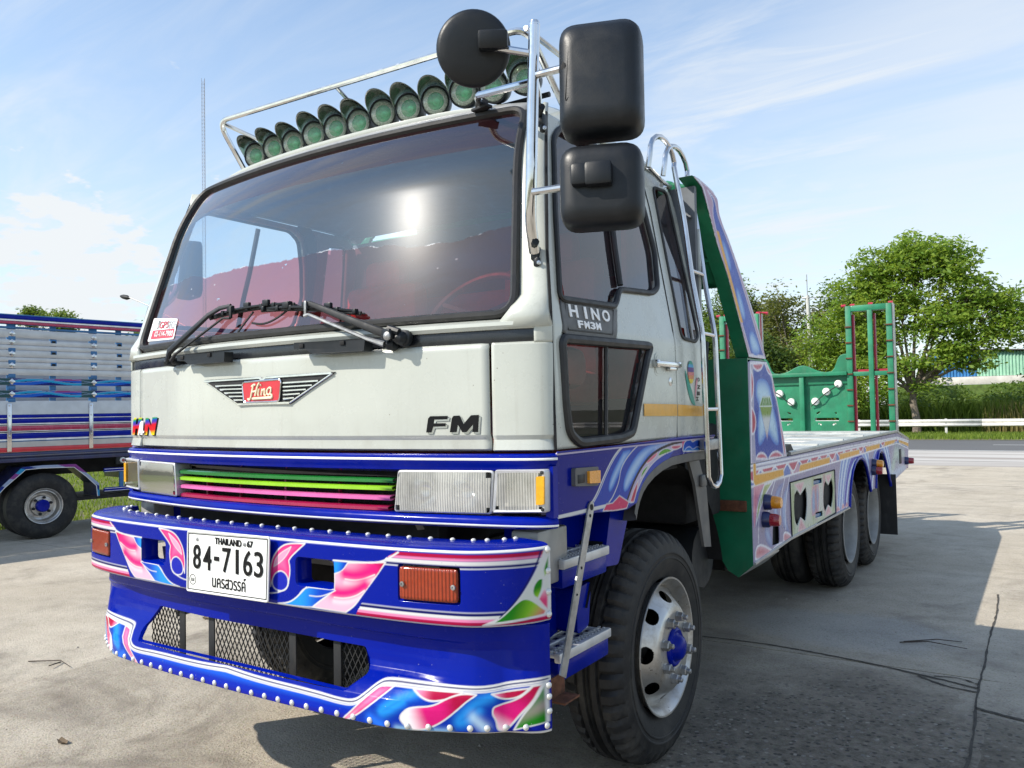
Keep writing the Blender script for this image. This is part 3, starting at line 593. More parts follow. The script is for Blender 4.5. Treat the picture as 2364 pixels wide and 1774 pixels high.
's_tb2':[(4.684,0.736,1),(4.751,0.794),(4.822,0.737,1)],
's_tb3':[(4.822,0.737,1),(4.891,0.788),(4.966,0.734,1)],
}

# ------------------------------------------------------------------ the truck: shared shapes
FLATBED_LOC = (0, 3, 0)
def front(x): return .075+.105*np.asarray(x)**2
def glass_y(x, z):
    z = np.asarray(z, float); g = .30*(z-1.9)+.745*np.maximum(0, z-2.4)**2
    return .115+.105*np.asarray(x)**2+g
def side_x(z): return 1.2-.14*np.maximum(0, np.asarray(z, float)-1.85)/.8
def door_y(z): return interp(z, [1.4, 1.9, 2.106, 2.408, 2.657], [.272, .274, .319, .414, .497])
def glass_w(z): return interp(z, [1.88, 1.94, 2.68, 2.74], [1.075, 1.09, .972, .94])
# bumper plan curve by arc length
_h = openc([(0, -.115), (.3, -.112), (.55, -.1025), (.83, -.080), (1.025, -.042), (1.10, -.004), (1.17, .06), (1.215, .13), (1.228, .18)], 4)
_bp = np.concatenate([_h[::-1]*[-1, 1], _h[1:]]); _bs = np.concatenate([[0], np.cumsum(np.hypot(*np.diff(_bp, axis=0).T))]); _bs -= _bs[len(_bs)//2]
_bt = np.gradient(_bp, axis=0); _bt /= np.hypot(*_bt.T)[:, None]; _bn = np.stack([-_bt[:, 1], _bt[:, 0]], 1)
SMAX = float(_bs[-1])
def s_of_x(x): return np.interp(x, _bp[:, 0], _bs)
def x_of_s(s): return np.interp(s, _bs, _bp[:, 0])
def bpt(s, d=0):
    x = np.interp(s, _bs, _bp[:, 0]); y = np.interp(s, _bs, _bp[:, 1]); nx = np.interp(s, _bs, _bn[:, 0]); ny = np.interp(s, _bs, _bn[:, 1]); return x+nx*d, y+ny*d
# cab front plan curve with its rounded corners
_c = openc([(x, float(front(x))) for x in np.linspace(0, 1.0, 12)]+[(1.07, .196), (1.13, .214), (1.17, .234), (1.192, .255), (1.2, .272)], 2)
CAB = np.concatenate([_c[::-1]*[-1, 1], _c[1:]])
def loft_plan(mb, plan, prof, mi=0):
    """sweep a profile (outward offset, z) along a plan curve"""
    t = np.gradient(plan, axis=0); t /= np.hypot(*t.T)[:, None]; n = np.stack([t[:, 1], -t[:, 0]], 1)
    return mb.loft([[(p[0]+q[0]*d, p[1]+q[1]*d, z) for p, q in zip(plan, n)] for d, z in prof], mi)
def sub_plan(x0, x1): return CAB[(CAB[:, 0] >= x0-1e-6) & (CAB[:, 0] <= x1+1e-6)]
def mirror_pts(pts): return [(-p[0],)+tuple(p[1:]) for p in pts]

BLUE = (.000, .009, .26); NAVY = (.006, .008, .10); PINK = (.62, .010, .17); CRIM = (.36, .004, .045); LPINK = (.66, .20, .37); CYAN = (.015, .24, .68); MBLUE = (.004, .045, .44); GREEN = (.012, .19, .010)

def paint_band(s, z):
    x = np.abs(x_of_s(s)); p = Paint(x, z, BLUE, .0026); C = lambda k: curve(PT[k])
    diag = np.interp(z, [.895, 1.094, 1.122], [PT['b_wing'][4][0], PT['b_wing'][1][0], PT['b_l4'][-1][0]]); m = (x > diag).astype(float)
    for a, b, c in ((1.105, 1.117, CRIM), (1.097, 1.105, LPINK), (1.083, 1.096, W_), (1.0755, 1.083, NAVY), (1.072, 1.0755, W_), (.938, .941, W_), (.929, .938, NAVY), (.919, .929, W_), (.910, .919, LPINK), (.900, .910, CRIM)): p.band(a, b, c, m)
    p.fill(C('b_blue2'), MBLUE, grad=[((.50, .96), (.40, .975), CYAN)], line=W_, lw=.004)
    p.fill(C('b_blue1'), CYAN, grad=[((.56, 1.06), (.60, 1.05), MBLUE)])
    wing = C('b_wing'); k0 = PT['b_wing']
    p.fill(wing, (.66, .40, .53), grad=[((.60, .97), (.76, 1.03), PINK), ((.66, .93), (.72, .915), CRIM)], line=W_, lw=.005)
    for f in ('b_f1', 'b_f2'):
        q = openc(PT[f]); p.glow(q+[0, .017], PINK, .024, 1.0, wing); p.glow(q+[0, -.013], (.68, .58, .64), .010, .8, wing); p.stroke(q, W_, .004)
    p.stroke(openc(PT['b_l2']), W_, .0035); p.stroke(openc(PT['b_l3']), W_, .004); p.stroke(openc(PT['b_l4']), W_, .006)
    p.fill(C('b_head'), (.64, .13, .32), edge=PINK, ew=.022, grad=[((.27, 1.0), (.25, .98), PINK)], line=W_, lw=.005)
    p.fill(C('b_almond'), (.66, .30, .46), line=W_, lw=.003); p.fill(C('b_circ'), (.010, .018, .36), line=W_, lw=.0045); p.stroke(openc(PT['b_line1']), W_, .004)
    p.fill(C('b_fan'), (.58, .60, .56), line=W_, lw=.005); p.stroke(openc(PT['b_fan'][5:]+PT['b_fan'][:1])-[.006, 0], NAVY, .003)
    gr = lambda a, b: [(a, b, (.30, .60, .03)), (((a[0]+b[0])/2, (a[1]+b[1])/2), (b[0]+.01, b[1]-.01), (.60, .06, .16))]
    p.fill(C('b_leaf1'), GREEN, grad=[((1.219, 1.06), (1.227, 1.05), (.25, .5, .05))], line=W_, lw=.003); p.fill(C('b_leaf2'), GREEN, grad=gr((1.20, 1.0), (1.222, .975)), line=W_, lw=.003)
    p.fill(C('b_leaf3'), GREEN, grad=gr((1.16, .945), (1.22, .93)), line=W_, lw=.003); p.fill(C('b_leaf4'), (.62, .05, .17), grad=[((1.223, .96), (1.221, 1.0), (.75, .4, .5))], line=W_, lw=.003)
    p.band(1.1215, 1.136, W_); p.band(.88, .8985, W_)
    return p.c
def paint_lip(s, z):
    x = np.abs(x_of_s(s)); p = Paint(x, z, (.000, .009, .26), .0026); C = lambda k: curve(PT[k])
    top = openc([(0, .630)]+PT['l_top']); zt = np.interp(x, top[:, 0], top[:, 1]); below = z < zt
    k = below & (x < .62); p.c[k] = np.array((.001, .020, .40))
    t = np.clip((z-.585)/.03, 0, 1)*below*(x < .66); p.blend(t*.8, (.012, .13, .72)); t = np.clip((.575-z)/.012, 0, 1)*below*(x < .66); p.blend(t, (.006, .012, .30))  # light painted in: upper slope of the lip lighter blue, foot darker
    sw = C('l_swirl'); p.fill(sw, (.002, .028, .34))
    for k, col, w, a in (('l_cy1', CYAN, .016, .9), ('l_cy2', CYAN, .018, .9)): p.glow(openc(PT[k]), col, w, a, sw)
    p.glow([(.80, .555), (.97, .553)], (.30, .55, .72), .012, .7, sw); p.glow([(1.05, .60), (1.09, .57)], (.42, .6, .74), .018, .8, sw); p.glow([(.70, .575), (.74, .56)], (.02, .16, .75), .02, .8, sw)
    p.fill(C('l_A'), LPINK, edge=PINK, ew=.010, grad=[((.66, .60), (.60, .56), (.86, .66, .74))], line=W_, lw=.005)
    p.fill(C('l_B'), CRIM, grad=[((.92, .66), (.84, .655), (.75, .25, .42))], line=W_, lw=.005)
    p.fill(C('l_C'), PINK, grad=[((.93, .63), (.99, .655), CRIM), ((.90, .60), (.835, .575), (.86, .78, .82))], line=W_, lw=.005)
    p.fill(C('l_D'), CRIM, grad=[((1.16, .66), (1.12, .65), LPINK)], line=W_, lw=.005)
    p.fill(C('l_E'), PINK, grad=[((1.17, .62), (1.21, .68), CRIM), ((1.14, .62), (1.11, .575), (.86, .62, .72))], line=W_, lw=.005)
    p.fill(C('l_G'), (.10, .22, .10), grad=[((1.20, .64), (1.226, .62), (.45, .28, .33)), ((1.19, .62), (1.215, .59), GREEN)], line=W_, lw=.004)
    p.stroke(top, W_, .016); p.stroke(top-[0, .0005], NAVY, .004); p.stroke(top-[0, .011], W_, .004)
    p.band(.5, .5525, W_)
    return p.c
def paint_fender(y, z):
    p = Paint(y, z, (.000, .006, .20), .002); C = lambda k: curve(PT[k])
    reg = np.concatenate([openc(PT['f_w1']), [(.60, 1.18), (.9, 1.19), (1.39, 1.42)]]); p.fill(reg, (.010, .045, .36))
    for k in ('f_lb1', 'f_lb2'): p.fill(C(k), (.42, .58, .78), edge=(.02, .14, .55), ew=.018)
    p.glow([(1.30, 1.40), (1.10, 1.37), (.98, 1.30)], (.78, .80, .84), .022, .9, C('f_lb2'))
    o = openc(PT['f_w1']); p.stroke(o, W_, .007); p.stroke(o+[.014, 0], W_, .004); p.stroke(openc(PT['f_w2']), W_, .005)
    p.fill(C('f_arch'), (.45, .38, .55), line=W_, lw=.005)
    for k, c in (('f_p1', CRIM), ('f_p2', (.60, .10, .18)), ('f_p3', CRIM)): p.fill(C(k), c, edge=(.75, .30, .38), ew=.006, line=W_, lw=.004)
    for k in ('f_g1', 'f_g2'): p.fill(C(k), (.12, .36, .02), edge=GREEN, ew=.006, line=W_, lw=.004)
    p.stroke(openc([(.80, 1.20), (.87, 1.275), (.96, 1.335), (1.08, 1.381), (1.25, 1.404), (1.39, 1.41)]), (.004, .004, .02), .012)
    p.fill(C('f_re'), (.012, .06, .42), edge=(.05, .25, .6), ew=.012, line=W_, lw=.005)
    w = openc(PT['f_wave']); up = np.concatenate([w, [(1.80, 1.45), (1.38, 1.45)]]); k = inside(p.P, up) & (p.P[:, 0] > 1.385); p.c[k] = (.55, .09, .20); p.stroke(w, W_, .006); p.stroke(w-[0, .035], (.5, .55, .75), .004)
    p.band(1.2, 1.212, W_, (y < .8).astype(float)); k = (y > .60) & (y < .83); p.fill([(.60, 1.19), (.63, 1.212), (.68, 1.21), (.74, 1.232), (.82, 1.20), (.80, 1.178), (.70, 1.18)], (.55, .03, .12), line=W_, lw=.004)
    p.band(1.4105, 1.416, (.62, .58, .78)); p.band(1.416, 1.45, (.010, .012, .26))
    return p.c
LAV = (.30, .27, .41); SLB = (.25, .46, .74); DBL = (.018, .055, .36); ROSE = (.50, .08, .14); OLV = (.20, .31, .05); TAN = (.74, .37, .05)
def paint_post(y, z):
    p = Paint(y, z, (.32, .27, .38), .004); C = lambda k: curve(PT[k])
    p.fill(C('p_outline'), (.46, .30, .42)); p.fill(C('p_blue'), (.06, .11, .46), edge=(.06, .07, .34), ew=.02, line=(.62, .6, .72), lw=.008)
    for k in ('p_lb1', 'p_lb2', 'p_lb3'): p.fill(C(k), (.42, .62, .84), edge=(.07, .18, .58), ew=.03)
    p.fill(C('p_or'), TAN); p.stroke(np.asarray(C('p_outline')), (.70, .68, .76), .014, True)
    return p.c
def paint_quarter(y, z):
    p = Paint(y, z, LAV, .004); C = lambda k: curve(PT[k])
    p.fill(C('q_outline'), (.40, .38, .52)); p.fill(C('q_blue'), DBL, edge=(.06, .11, .42), ew=.012); p.fill(C('q_lt'), (.50, .70, .84), edge=(.05, .17, .58), ew=.04)
    for i in range(1, 9): p.fill(C('q_r%d' % i), (.40, .025, .06), edge=(.68, .26, .36), ew=.016, line=(.72, .70, .78), lw=.012)
    g = C('q_gem'); p.fill(g, (.60, .62, .62), grad=[((2.61, 1.43), (2.61, 1.34), (.48, .05, .14)), ((2.61, 1.48), (2.61, 1.52), OLV)], line=(.16, .25, .55), lw=.008)
    p.fill(C('q_gemtop'), (.10, .24, .05), line=(.68, .76, .70), lw=.007); t = PT['q_gemtop']
    a, b, c, d = [np.array(q[:2]) for q in t]
    for u in (.25, .5, .75): p.stroke([a*(1-u)+b*u, d*(1-u)+c*u+[.02, 0]], (.62, .74, .62), .004); p.stroke([a*(1-u)+b*u, d*(1-u)+c*u-[.02, 0]], (.62, .74, .62), .004)
    p.stroke(C('q_outline'), (.74, .72, .80), .016, True); return p.c
def paint_skirt(y, z):
    p = Paint(y, z, LAV, .004); C = lambda k: curve(PT[k]); O = np.array((.80, .79, .84))
    # upper ribbon: red and blue scallops over orange reflective tape
    top = np.interp(y, [2.4, 7.65, 8.55], [1.205, 1.175, 1.09]); bot = np.interp(y, [2.4, 7.65, 8.55], [1.122, 1.131, 1.03]); rib = (z < top) & (z > bot)
    f = (z-bot)/(top-bot); u = y*1.75; ph = u-np.floor(u); wav = .58+.34*np.cos(2*np.pi*(ph*2)); big = np.floor(u) % 2 == 0
    c = np.where((f > wav)[:, None], np.array((.52, .10, .16)), np.where((ph < .62)[:, None], np.array((.11, .19, .50)), np.array((.56, .34, .44))))
    ed = np.abs(f-wav) < .09; c = np.where(ed[:, None], O, c); ed2 = np.abs(ph-.62+.22*(f-.5)) < .035; c = np.where(ed2[:, None], O*.95, c); p.c = np.where(rib[:, None], c, p.c)
    for k in ('s_or2', 's_or3', 's_or4', 's_or5', 's_or6'): p.fill(np.array(PT[k])[:, :2], TAN, line=(.76, .70, .55), lw=.006)
    yl = np.linspace(2.38, 8.6, 40); p.stroke(np.stack([yl, np.interp(yl, [2.4, 7.65, 8.55], [1.232, 1.192, 1.115])], 1), O, .014); p.stroke(np.stack([yl, np.interp(yl, [2.4, 7.65, 8.55], [1.208, 1.178, 1.095])], 1), O, .014); p.stroke(np.stack([yl, np.interp(yl, [2.4, 7.65, 8.55], [1.118, 1.126, 1.02])], 1), O, .012)
    p.fill(C('s_pk'), (.58, .17, .25), edge=(.66, .32, .42), ew=.04); p.fill(C('s_gr'), OLV, edge=(.50, .55, .32), ew=.03, line=O, lw=.01)
    for k in ('s_lb', 's_lb2', 's_lb3'): p.fill(C(k), (.48, .64, .86), edge=(.20, .22, .44), ew=.05)
    for q in ([(2.62, 1.10), (2.52, .98), (2.49, .80)], [(2.86, 1.115), (2.74, 1.02), (2.70, .92)], [(3.08, 1.118), (2.97, 1.0), (2.95, .86)], [(3.18, 1.11), (3.08, .98), (3.06, .80)]): p.stroke(openc(q), O, .010)
    for k in ('s_t1', 's_t2', 's_t3'): p.fill(C(k), (.52, .12, .16), edge=(.72, .46, .52), ew=.03, line=O, lw=.012)
    h = C('s_hatch'); p.fill(h, (.58, .58, .56), edge=(.50, .56, .42), ew=.08)
    p.glow([(3.24, .80), (3.26, 1.0)], (.30, .38, .16), .05, .8, h); p.glow([(3.78, .80), (3.80, 1.05)], (.34, .42, .20), .05, .7, h); p.glow([(4.42, .80), (4.42, 1.0)], (.34, .42, .20), .05, .7, h)
    p.fill(C('s_hc'), (.20, .36, .58), edge=(.58, .32, .36), ew=.03, grad=[((4.0, .93), (4.0, 1.05), (.62, .55, .52))]); p.glow([(3.86, .80), (3.86, 1.0)], (.48, .22, .26), .035, .9, h); p.glow([(4.13, .82), (4.13, 1.02)], (.48, .22, .26), .04, .9, h)
    for k in ('s_hpl', 's_hpl2', 's_hpr', 's_hpr2'): p.fill(C(k), (.62, .30, .34), edge=(.70, .52, .54), ew=.02)
    # flowing bands round the wheel arches
    for cy, r0 in ((5.37, .60), (6.47, .56)):
        r = np.hypot((y-cy), (z-.56)*1.02); m = (z < np.interp(y, [2.4, 7.65, 8.55], [1.112, 1.12, 1.0])) & (r < r0+.26) & (r > r0-.1)
        if cy > 6: m &= (r < r0+.24) & ((y > cy-.1) | (r < r0+.05))
        else: m &= (y < cy+.56)
        g = np.clip((r-r0)/.26, 0, 1); w = .5+.5*np.cos(g*2*np.pi*3); c = np.array((.12, .22, .58))*(1-w[:, None])+np.array((.58, .70, .84))*w[:, None]; p.c = np.where(m[:, None], c, p.c)
        e = np.clip((.035-np.abs(r-r0+.02))/.006, 0, 1)*m; p.blend(e, (.02, .035, .42))
    p.glow([(7.25, .85), (7.5, 1.02), (8.1, .95)], (.45, .60, .50), .10, .8); p.glow([(7.9, .90), (8.3, .86)], (.50, .32, .45), .08, .7); p.glow([(7.2, .80), (8.2, .84)], (.44, .56, .74), .05, .8)
    for k in ('s_tb1', 's_tb2', 's_tb3'): p.fill(C(k), (.52, .17, .24), edge=(.7, .5, .55), ew=.015)
    p.fill(np.array(PT['q_or'])[:, :2], TAN, line=(.76, .70, .60), lw=.008)
    return p.c

# ------------------------------------------------------------------ flatbed truck, cab
TRUCK = thing('flatbed_truck', 'white and blue flatbed tow truck with airbrushed flames, green roof lamps and green ramps', 'truck', FLATBED_LOC)
def P(mb, name, mat, parent=None, angle=35, fix=True):
    o = mb.build(name, mat, None, angle, fix=fix); return adopt(o, parent)
def adopt(o, parent=None):
    """parts are modelled in place; the truck's base is its origin"""
    o.parent = parent or TRUCK
    if parent is None: o.location = tuple(-q for q in FLATBED_LOC)
    return o
def F3(u, v, d=0): return (float(u), float(front(u))-float(d), float(v))        # on the cab front
def G3(u, v, d=0): return (float(u), float(glass_y(u, v))-float(d), float(v))   # on the windscreen
def S3(y, z, d=0): return (float(side_x(z))+float(d), float(y), float(z))       # on the cab side
def S3L(y, z, d=0): return (-float(side_x(z))-float(d), float(y), float(z))

UPW = rpoly([(.589, 2.626), (.515, 2.564), (.426, 2.262), (.348, 1.941), (.782, 1.957), (.848, 2.032), (1.175, 2.053), (1.253, 2.085), (1.297, 2.256), (1.267, 2.437), (1.225, 2.58), (1.15, 2.628)], .03)
LOW = rpoly([(.323, 1.803), (1.066, 1.819), (1.023, 1.763), (.868, 1.464), (.762, 1.447), (.431, 1.442), (.358, 1.481), (.337, 1.583)], .03)
QW = rpoly([(1.435, 2.585), (1.60, 2.60), (1.652, 1.90), (1.60, 1.868), (1.428, 1.876)], .035)
def scale_poly(poly, k):
    A = np.asarray(poly); c = A.mean(0); n = len(A); t = np.roll(A, -1, 0)-np.roll(A, 1, 0); nrm = np.stack([t[:, 1], -t[:, 0]], 1); nrm /= np.hypot(*nrm.T)[:, None]+1e-9
    area = .5*np.sum(A[:, 0]*np.roll(A[:, 1], -1)-np.roll(A[:, 0], -1)*A[:, 1])
    return A+nrm*k*(1 if area > 0 else -1)

def build_cab():
    white = 'white_paint'
    # front flap with a stepped lower edge
    def fmap(x, z):
        d = np.interp(z, [1.42, 1.464, 1.479], [.010, .010, 0.]); d2 = np.interp(z, [1.425, 1.433], [.008, 0]); return np.stack([x, front(x)+d+d2+np.maximum(0, z-1.775)*.5, z], 1)
    fp = adopt(panel_grid(rpoly([(-1.002, 1.425), (1.002, 1.425), (1.002, 1.79), (-1.002, 1.79)], .008), [], .03, fmap, 'front_panel', white, rv=.008, angle=25)); solidify(fp, .012, -1)
    # corner panels and windscreen pillars
    for sg in (1, -1):
        plan = np.concatenate([[(1.013, float(front(1.013)))], CAB[CAB[:, 0] > 1.018]]); plan = plan*[sg, 1] if sg > 0 else (plan*[sg, 1])[::-1]
        mb = MB(); loft_plan(mb, plan, [(-.012, 1.424), (0, 1.43), (-.008, 1.464), (0, 1.479), (0, 1.782), (-.006, 1.79)]); o = P(mb, 'corner_panel', white, angle=25, fix=False); solidify(o, .012, -1)
        mb = MB(); rows = []
        for z in np.linspace(1.84, 2.70, 16):
            x0 = glass_w(max(z, 1.9))-.004 if z > 1.9 else interp(z, [1.84, 1.9], [1.02, 1.07]); y0 = float(glass_y(x0, max(z, 1.88)))-(.028 if z < 1.9 else .0); x1 = float(side_x(z)); y1 = door_y(z); cx, cy = x1-.012, y0+.005; row = []
            for t in np.linspace(0, 1, 9): row.append((sg*(x0*(1-t)**2+2*t*(1-t)*cx+x1*t*t), y0*(1-t)**2+2*t*(1-t)*cy+y1*t*t, z))
            rows.append(row)
        mb.loft(rows); o = P(mb, 'windscreen_pillar', white, fix=False); solidify(o, .02, -sg)
    for sg in (1, -1):
        pl_ = CAB[CAB[:, 0] > 1.145]*[sg, 1]; pl_ = pl_ if sg > 0 else pl_[::-1]; mb = MB(); loft_plan(mb, pl_, [(-.002, 1.786), (0, 1.795), (0, 1.842), (-.006, 1.85)]); o = P(mb, 'corner_trim', white, fix=False); solidify(o, .012, -1)
    # black strip, sill under the windscreen
    mb = MB(); loft_plan(mb, sub_plan(-1.19, 1.19), [(-.014, 1.784), (-.012, 1.79), (-.012, 1.834), (-.014, 1.84)]); P(mb, 'wiper_strip', 'strip_black')
    mb = MB(); loft_plan(mb, sub_plan(-1.17, 1.17), [(-.03, 1.832), (-.004, 1.834), (.004, 1.846), (.002, 1.858), (-.02, 1.868), (-.05, 1.876)]); P(mb, 'windscreen_sill', white)
    # doors, rear quarters, both sides
    for sg in (1, -1):
        f = (lambda y, z, sg=sg: np.stack([sg*(side_x(z)+.004*np.exp(-((z-1.62)/.16)**2)), y, z], 1))
        door = [(.276, 1.428), (1.333, 1.428), (1.338, 1.70), (1.336, 1.9), (1.345, 2.45), (1.32, 2.60), (1.27, 2.655), (.502, 2.66), (.42, 2.408), (.325, 2.106), (.279, 1.9)]
        hinoh = [(.335, 1.806), (.745, 1.816), (.80, 1.955), (.345, 1.944)]
        d = adopt(panel_grid(door, [UPW, LOW, hinoh], .012, f, 'door', white, angle=30)); solidify(d, .03, -sg)
        inner = panel_grid(door, [scale_poly(UPW, .01), scale_poly(LOW, .01)], .03, lambda y, z, sg=sg: np.stack([sg*(side_x(z)-.045), y, z], 1), 'lining', 'cab_lining'); adopt(inner, d)
        q = [(1.341, 1.428), (1.70, 1.428), (1.71, 1.9), (1.69, 2.50), (1.66, 2.60), (1.60, 2.655), (1.29, 2.657), (1.33, 2.60), (1.353, 2.45), (1.344, 1.9)]
        qp = adopt(panel_grid(q, [QW], .012, f, 'rear_quarter', white, angle=30)); solidify(qp, .03, -sg)
        SS = S3 if sg > 0 else S3L
        # seals and glass
        mb = MB(); mb.tube([SS(y, z, .004) for y, z in UPW], .013, 8, True, flat=.8); mb.tube([SS(y, z, .002) for y, z in ((.866, 2.05), (.88, 2.2), (.905, 2.36), (.93, 2.60))], .013, 8); P(mb, 'window_seal', 'rubber_black', d)
        mb = MB(); mb.tube([SS(y, z, .006) for y, z in scale_poly(LOW, -.002)], .018, 8, True, flat=.8); mb.tube([SS(y, z, .0) for y, z in ((.665, 1.80), (.655, 1.62), (.645, 1.455))], .008, 6); P(mb, 'window_seal', 'rubber_black', d)
        mb = MB(); mb.tube([SS(y, z, .003) for y, z in QW], .009, 8, True, flat=.6); P(mb, 'window_seal', 'rubber_black', qp)
        for poly, par, mt in ((UPW, d, 'side_glass' if sg > 0 else 'pale_glass'), (LOW, d, 'clear_glass'), (QW, qp, 'side_glass')):
            o = panel_grid(poly, [], .06, lambda y, z, sg=sg: np.stack([sg*(side_x(z)-(.012 if par is d else -.001)), y, z], 1), 'window_pane', mt); adopt(o, par)
        mb = MB(); mb.tube([SS(y, z, .001) for y, z in ((.274, 1.428), (.276, 1.9), (.322, 2.106), (.417, 2.408), (.500, 2.66))], .0062, 6, flat=.8); P(mb, 'door_gap_strip', 'cavity', d)  # near-black strip stands in for the dark of the open door gap
        mb = MB(); mb.tube([SS(y, z, .0005) for y, z in ((1.337, 1.428), (1.340, 1.9), (1.349, 2.45), (1.325, 2.60))], .0028, 6); P(mb, 'door_gap_strip', 'rubber_black', d)
        # black panel with the maker's name
        o = panel_grid(rpoly([(.338, 1.810), (.742, 1.82), (.795, 1.952), (.349, 1.941)], .012), [], .012, lambda y, z, sg=sg: np.stack([sg*(side_x(z)+.003), y, z], 1), 'name_panel', 'grey_plastic'); adopt(o, d); solidify(o, .006, -sg)
        if sg > 0:
            mb = MB(); mb.tube([S3(y, z, .003) for y, z in ((.372, 1.835), (.715, 1.842), (.757, 1.94), (.378, 1.932))], .003, 6, True); P(mb, 'panel_groove', 'rubber_black', d)
            for i, (ch, u) in enumerate(zip('HINO', (.425, .515, .590, .678))):
                lettering(ch, 'ink_white', lambda u_, v_, d_: S3(u_, v_+(u_-.55)*.02, .004+d_), .044, {'I': .018}.get(ch, .062), (u, 1.907), d, .003, bold=.03)
            for i, (ch, u) in enumerate(zip('FM3M', (.462, .510, .555, .600))):
                lettering(ch, 'ink_white', lambda u_, v_, d_: S3(u_, v_+(u_-.55)*.02, .004+d_), .027, .038, (u, 1.862), d, .003, bold=.035)
            # handle: recess dish, chrome pull, lock
            mb = MB(); mb.prism(rpoly([(1.098, 1.694), (1.222, 1.698), (1.236, 1.796), (1.104, 1.792)], .035), lambda u, v, q: S3(u, v, q), .0005, .004); P(mb, 'handle_recess', white, d)
            mb = MB(); mb.prism(rpoly([(1.108, 1.704), (1.212, 1.708), (1.225, 1.786), (1.114, 1.782)], .03), lambda u, v, q: S3(u, v, q), .004, .0055); P(mb, 'handle_cup', white, d)
            mb = MB(); mb.box((1.222, 1.215, 1.746), (.018, .262, .024), bevel=.007); mb.box((1.213, 1.10, 1.746), (.03, .026, .034), bevel=.006); mb.box((1.213, 1.335, 1.748), (.03, .03, .028), bevel=.006); mb.box((1.218, 1.26, 1.728), (.02, .08, .014), bevel=.004); P(mb, 'door_handle', 'chrome', d)
            mb = MB(); mb.lathe([(0, .019), (.004, .019), (.006, .015), (.006, 0)], S3(1.27, 1.674, .001), (1, 0, 0), 20); P(mb, 'door_lock', 'steel', d)
            o = panel_grid([(.978, 1.529), (1.331, 1.524), (1.331, 1.575), (.978, 1.579)], [], .03, lambda y, z: np.stack([side_x(z)+.0075, y, z], 1), 'reflective_tape', 'orange_tape'); adopt(o, d)
            o = panel_grid([(1.343, 1.523), (1.649, 1.518), (1.649, 1.564), (1.343, 1.575)], [], .03, lambda y, z: np.stack([side_x(z)+.0055, y, z], 1), 'reflective_tape', 'orange_tape'); adopt(o, qp)
            # sticker: two boards and a striped oval, letters down the side
            def dec(poly, mt, h=.0055): mbx = MB(); mbx.prism(poly, lambda u, v, q: S3(u, v, q), h, h+.0008); P(mbx, 'sticker', mt, qp)
            leaf = [tuple(q) for q in curve([(1.438, 1.734, 1), (1.475, 1.69), (1.53, 1.62), (1.558, 1.568, 1), (1.515, 1.575), (1.475, 1.62), (1.45, 1.68)], 2)]; dec(leaf, 'ink_teal')
            dec([tuple(q) for q in curve([(1.60, 1.70, 1), (1.585, 1.66), (1.56, 1.60, 1), (1.558, 1.64), (1.575, 1.69)], 2)], 'ink_pink')
            ov = np.array([(1.512+.037*math.cos(a), 1.722+.053*math.sin(a)) for a in np.linspace(0, 2*math.pi, 40, endpoint=False)])
            for z0, z1, mt in ((1.66, 1.69, 'ink_yellow'), (1.69, 1.707, 'ink_orange'), (1.707, 1.722, 'ink_red'), (1.7235, 1.744, 'ink_purple'), (1.744, 1.758, 'ink_sky'), (1.758, 1.78, 'ink_teal')):
                ys = [(1.512+s_*.037*math.sqrt(max(0, 1-((zz-1.722)/.053)**2)), zz) for s_ in (-1,) for zz in np.linspace(max(z0, 1.6695), min(z1, 1.7745), 6)]+[(1.512+.037*math.sqrt(max(0, 1-((zz-1.722)/.053)**2)), zz) for zz in np.linspace(min(z1, 1.7745), max(z0, 1.6695), 6)]; dec(ys, mt)
            for ch, (u, v) in zip('ONIH', ((1.607, 1.69), (1.612, 1.655), (1.603, 1.625), (1.585, 1.60))):
                lettering(ch, 'ink_black', lambda u_, v_, d_, u=u, v=v: S3(u+(v_-v)*1.0, v-(u_-u)*1.0, .0055+d_), .032, .018, (u, v), qp, .0008, bold=.02)
    # rear wall and roof
    mb = MB(); mb.box((0, 1.70, 2.03), (2.36, .03, 1.20)); P(mb, 'rear_wall', 'cab_lining')
    mb = MB(); mb.box((0, 1.72, 1.93), (2.38, .012, .99), bevel=.004); mb.box((0, 1.72, 2.52), (2.14, .012, .2)); P(mb, 'rear_skin', white)
    rows = []
    for y in [None]+list(np.linspace(0, 1, 22)):
        row = []
        for x in np.linspace(-1.066, 1.066, 61):
            ax = abs(x)/1.066; yf = float(glass_y(min(abs(x), .99), 2.735))+(max(0, abs(x)-.99)*.6); yy = yf-.004 if y is None else yf+(1.695-yf)*y
            fr = 0 if y is None else min(1, (yy-yf)/.30); fr = fr*fr*(3-2*fr); bk = max(0, (yy-1.45)/.25); z = 2.862-.19*ax**8-.102*(1-fr)-.08*bk*bk
            if y is None: z -= .03
            row.append((x, yy, max(z, 2.652)))
        rows.append(row)
    mb = MB(); mb.loft(rows); roof = P(mb, 'roof', white, fix=False); solidify(roof, .02, -1)
    mb = MB(); rows = []
    for dz, dd in ((2.702, .002), (2.706, .012), (2.728, .014), (2.745, .008), (2.75, -.01)): rows.append([G3(x, dz-(abs(x)/.98)**12*.02, dd) for x in np.linspace(-.975, .975, 50)])
    mb.loft(rows); o = P(mb, 'gutter', 'visor_grey', fix=False); solidify(o, .01, -1)
    mb = MB(); mb.box((0, 1.1, 2.66), (2.0, 1.1, .012)); P(mb, 'headlining', 'cab_lining')
    # windscreen with rubber
    edge = rpoly([(-1.078, 1.888), (1.078, 1.888), (.970, 2.700), (-.970, 2.700)], .075, 8)
    ws = adopt(panel_grid(edge, [], .03, lambda x, z: np.stack([x, glass_y(x, z), z], 1), 'windscreen', 'windscreen_glass', rv=.02))
    loop = []
    E_ = np.asarray(edge)
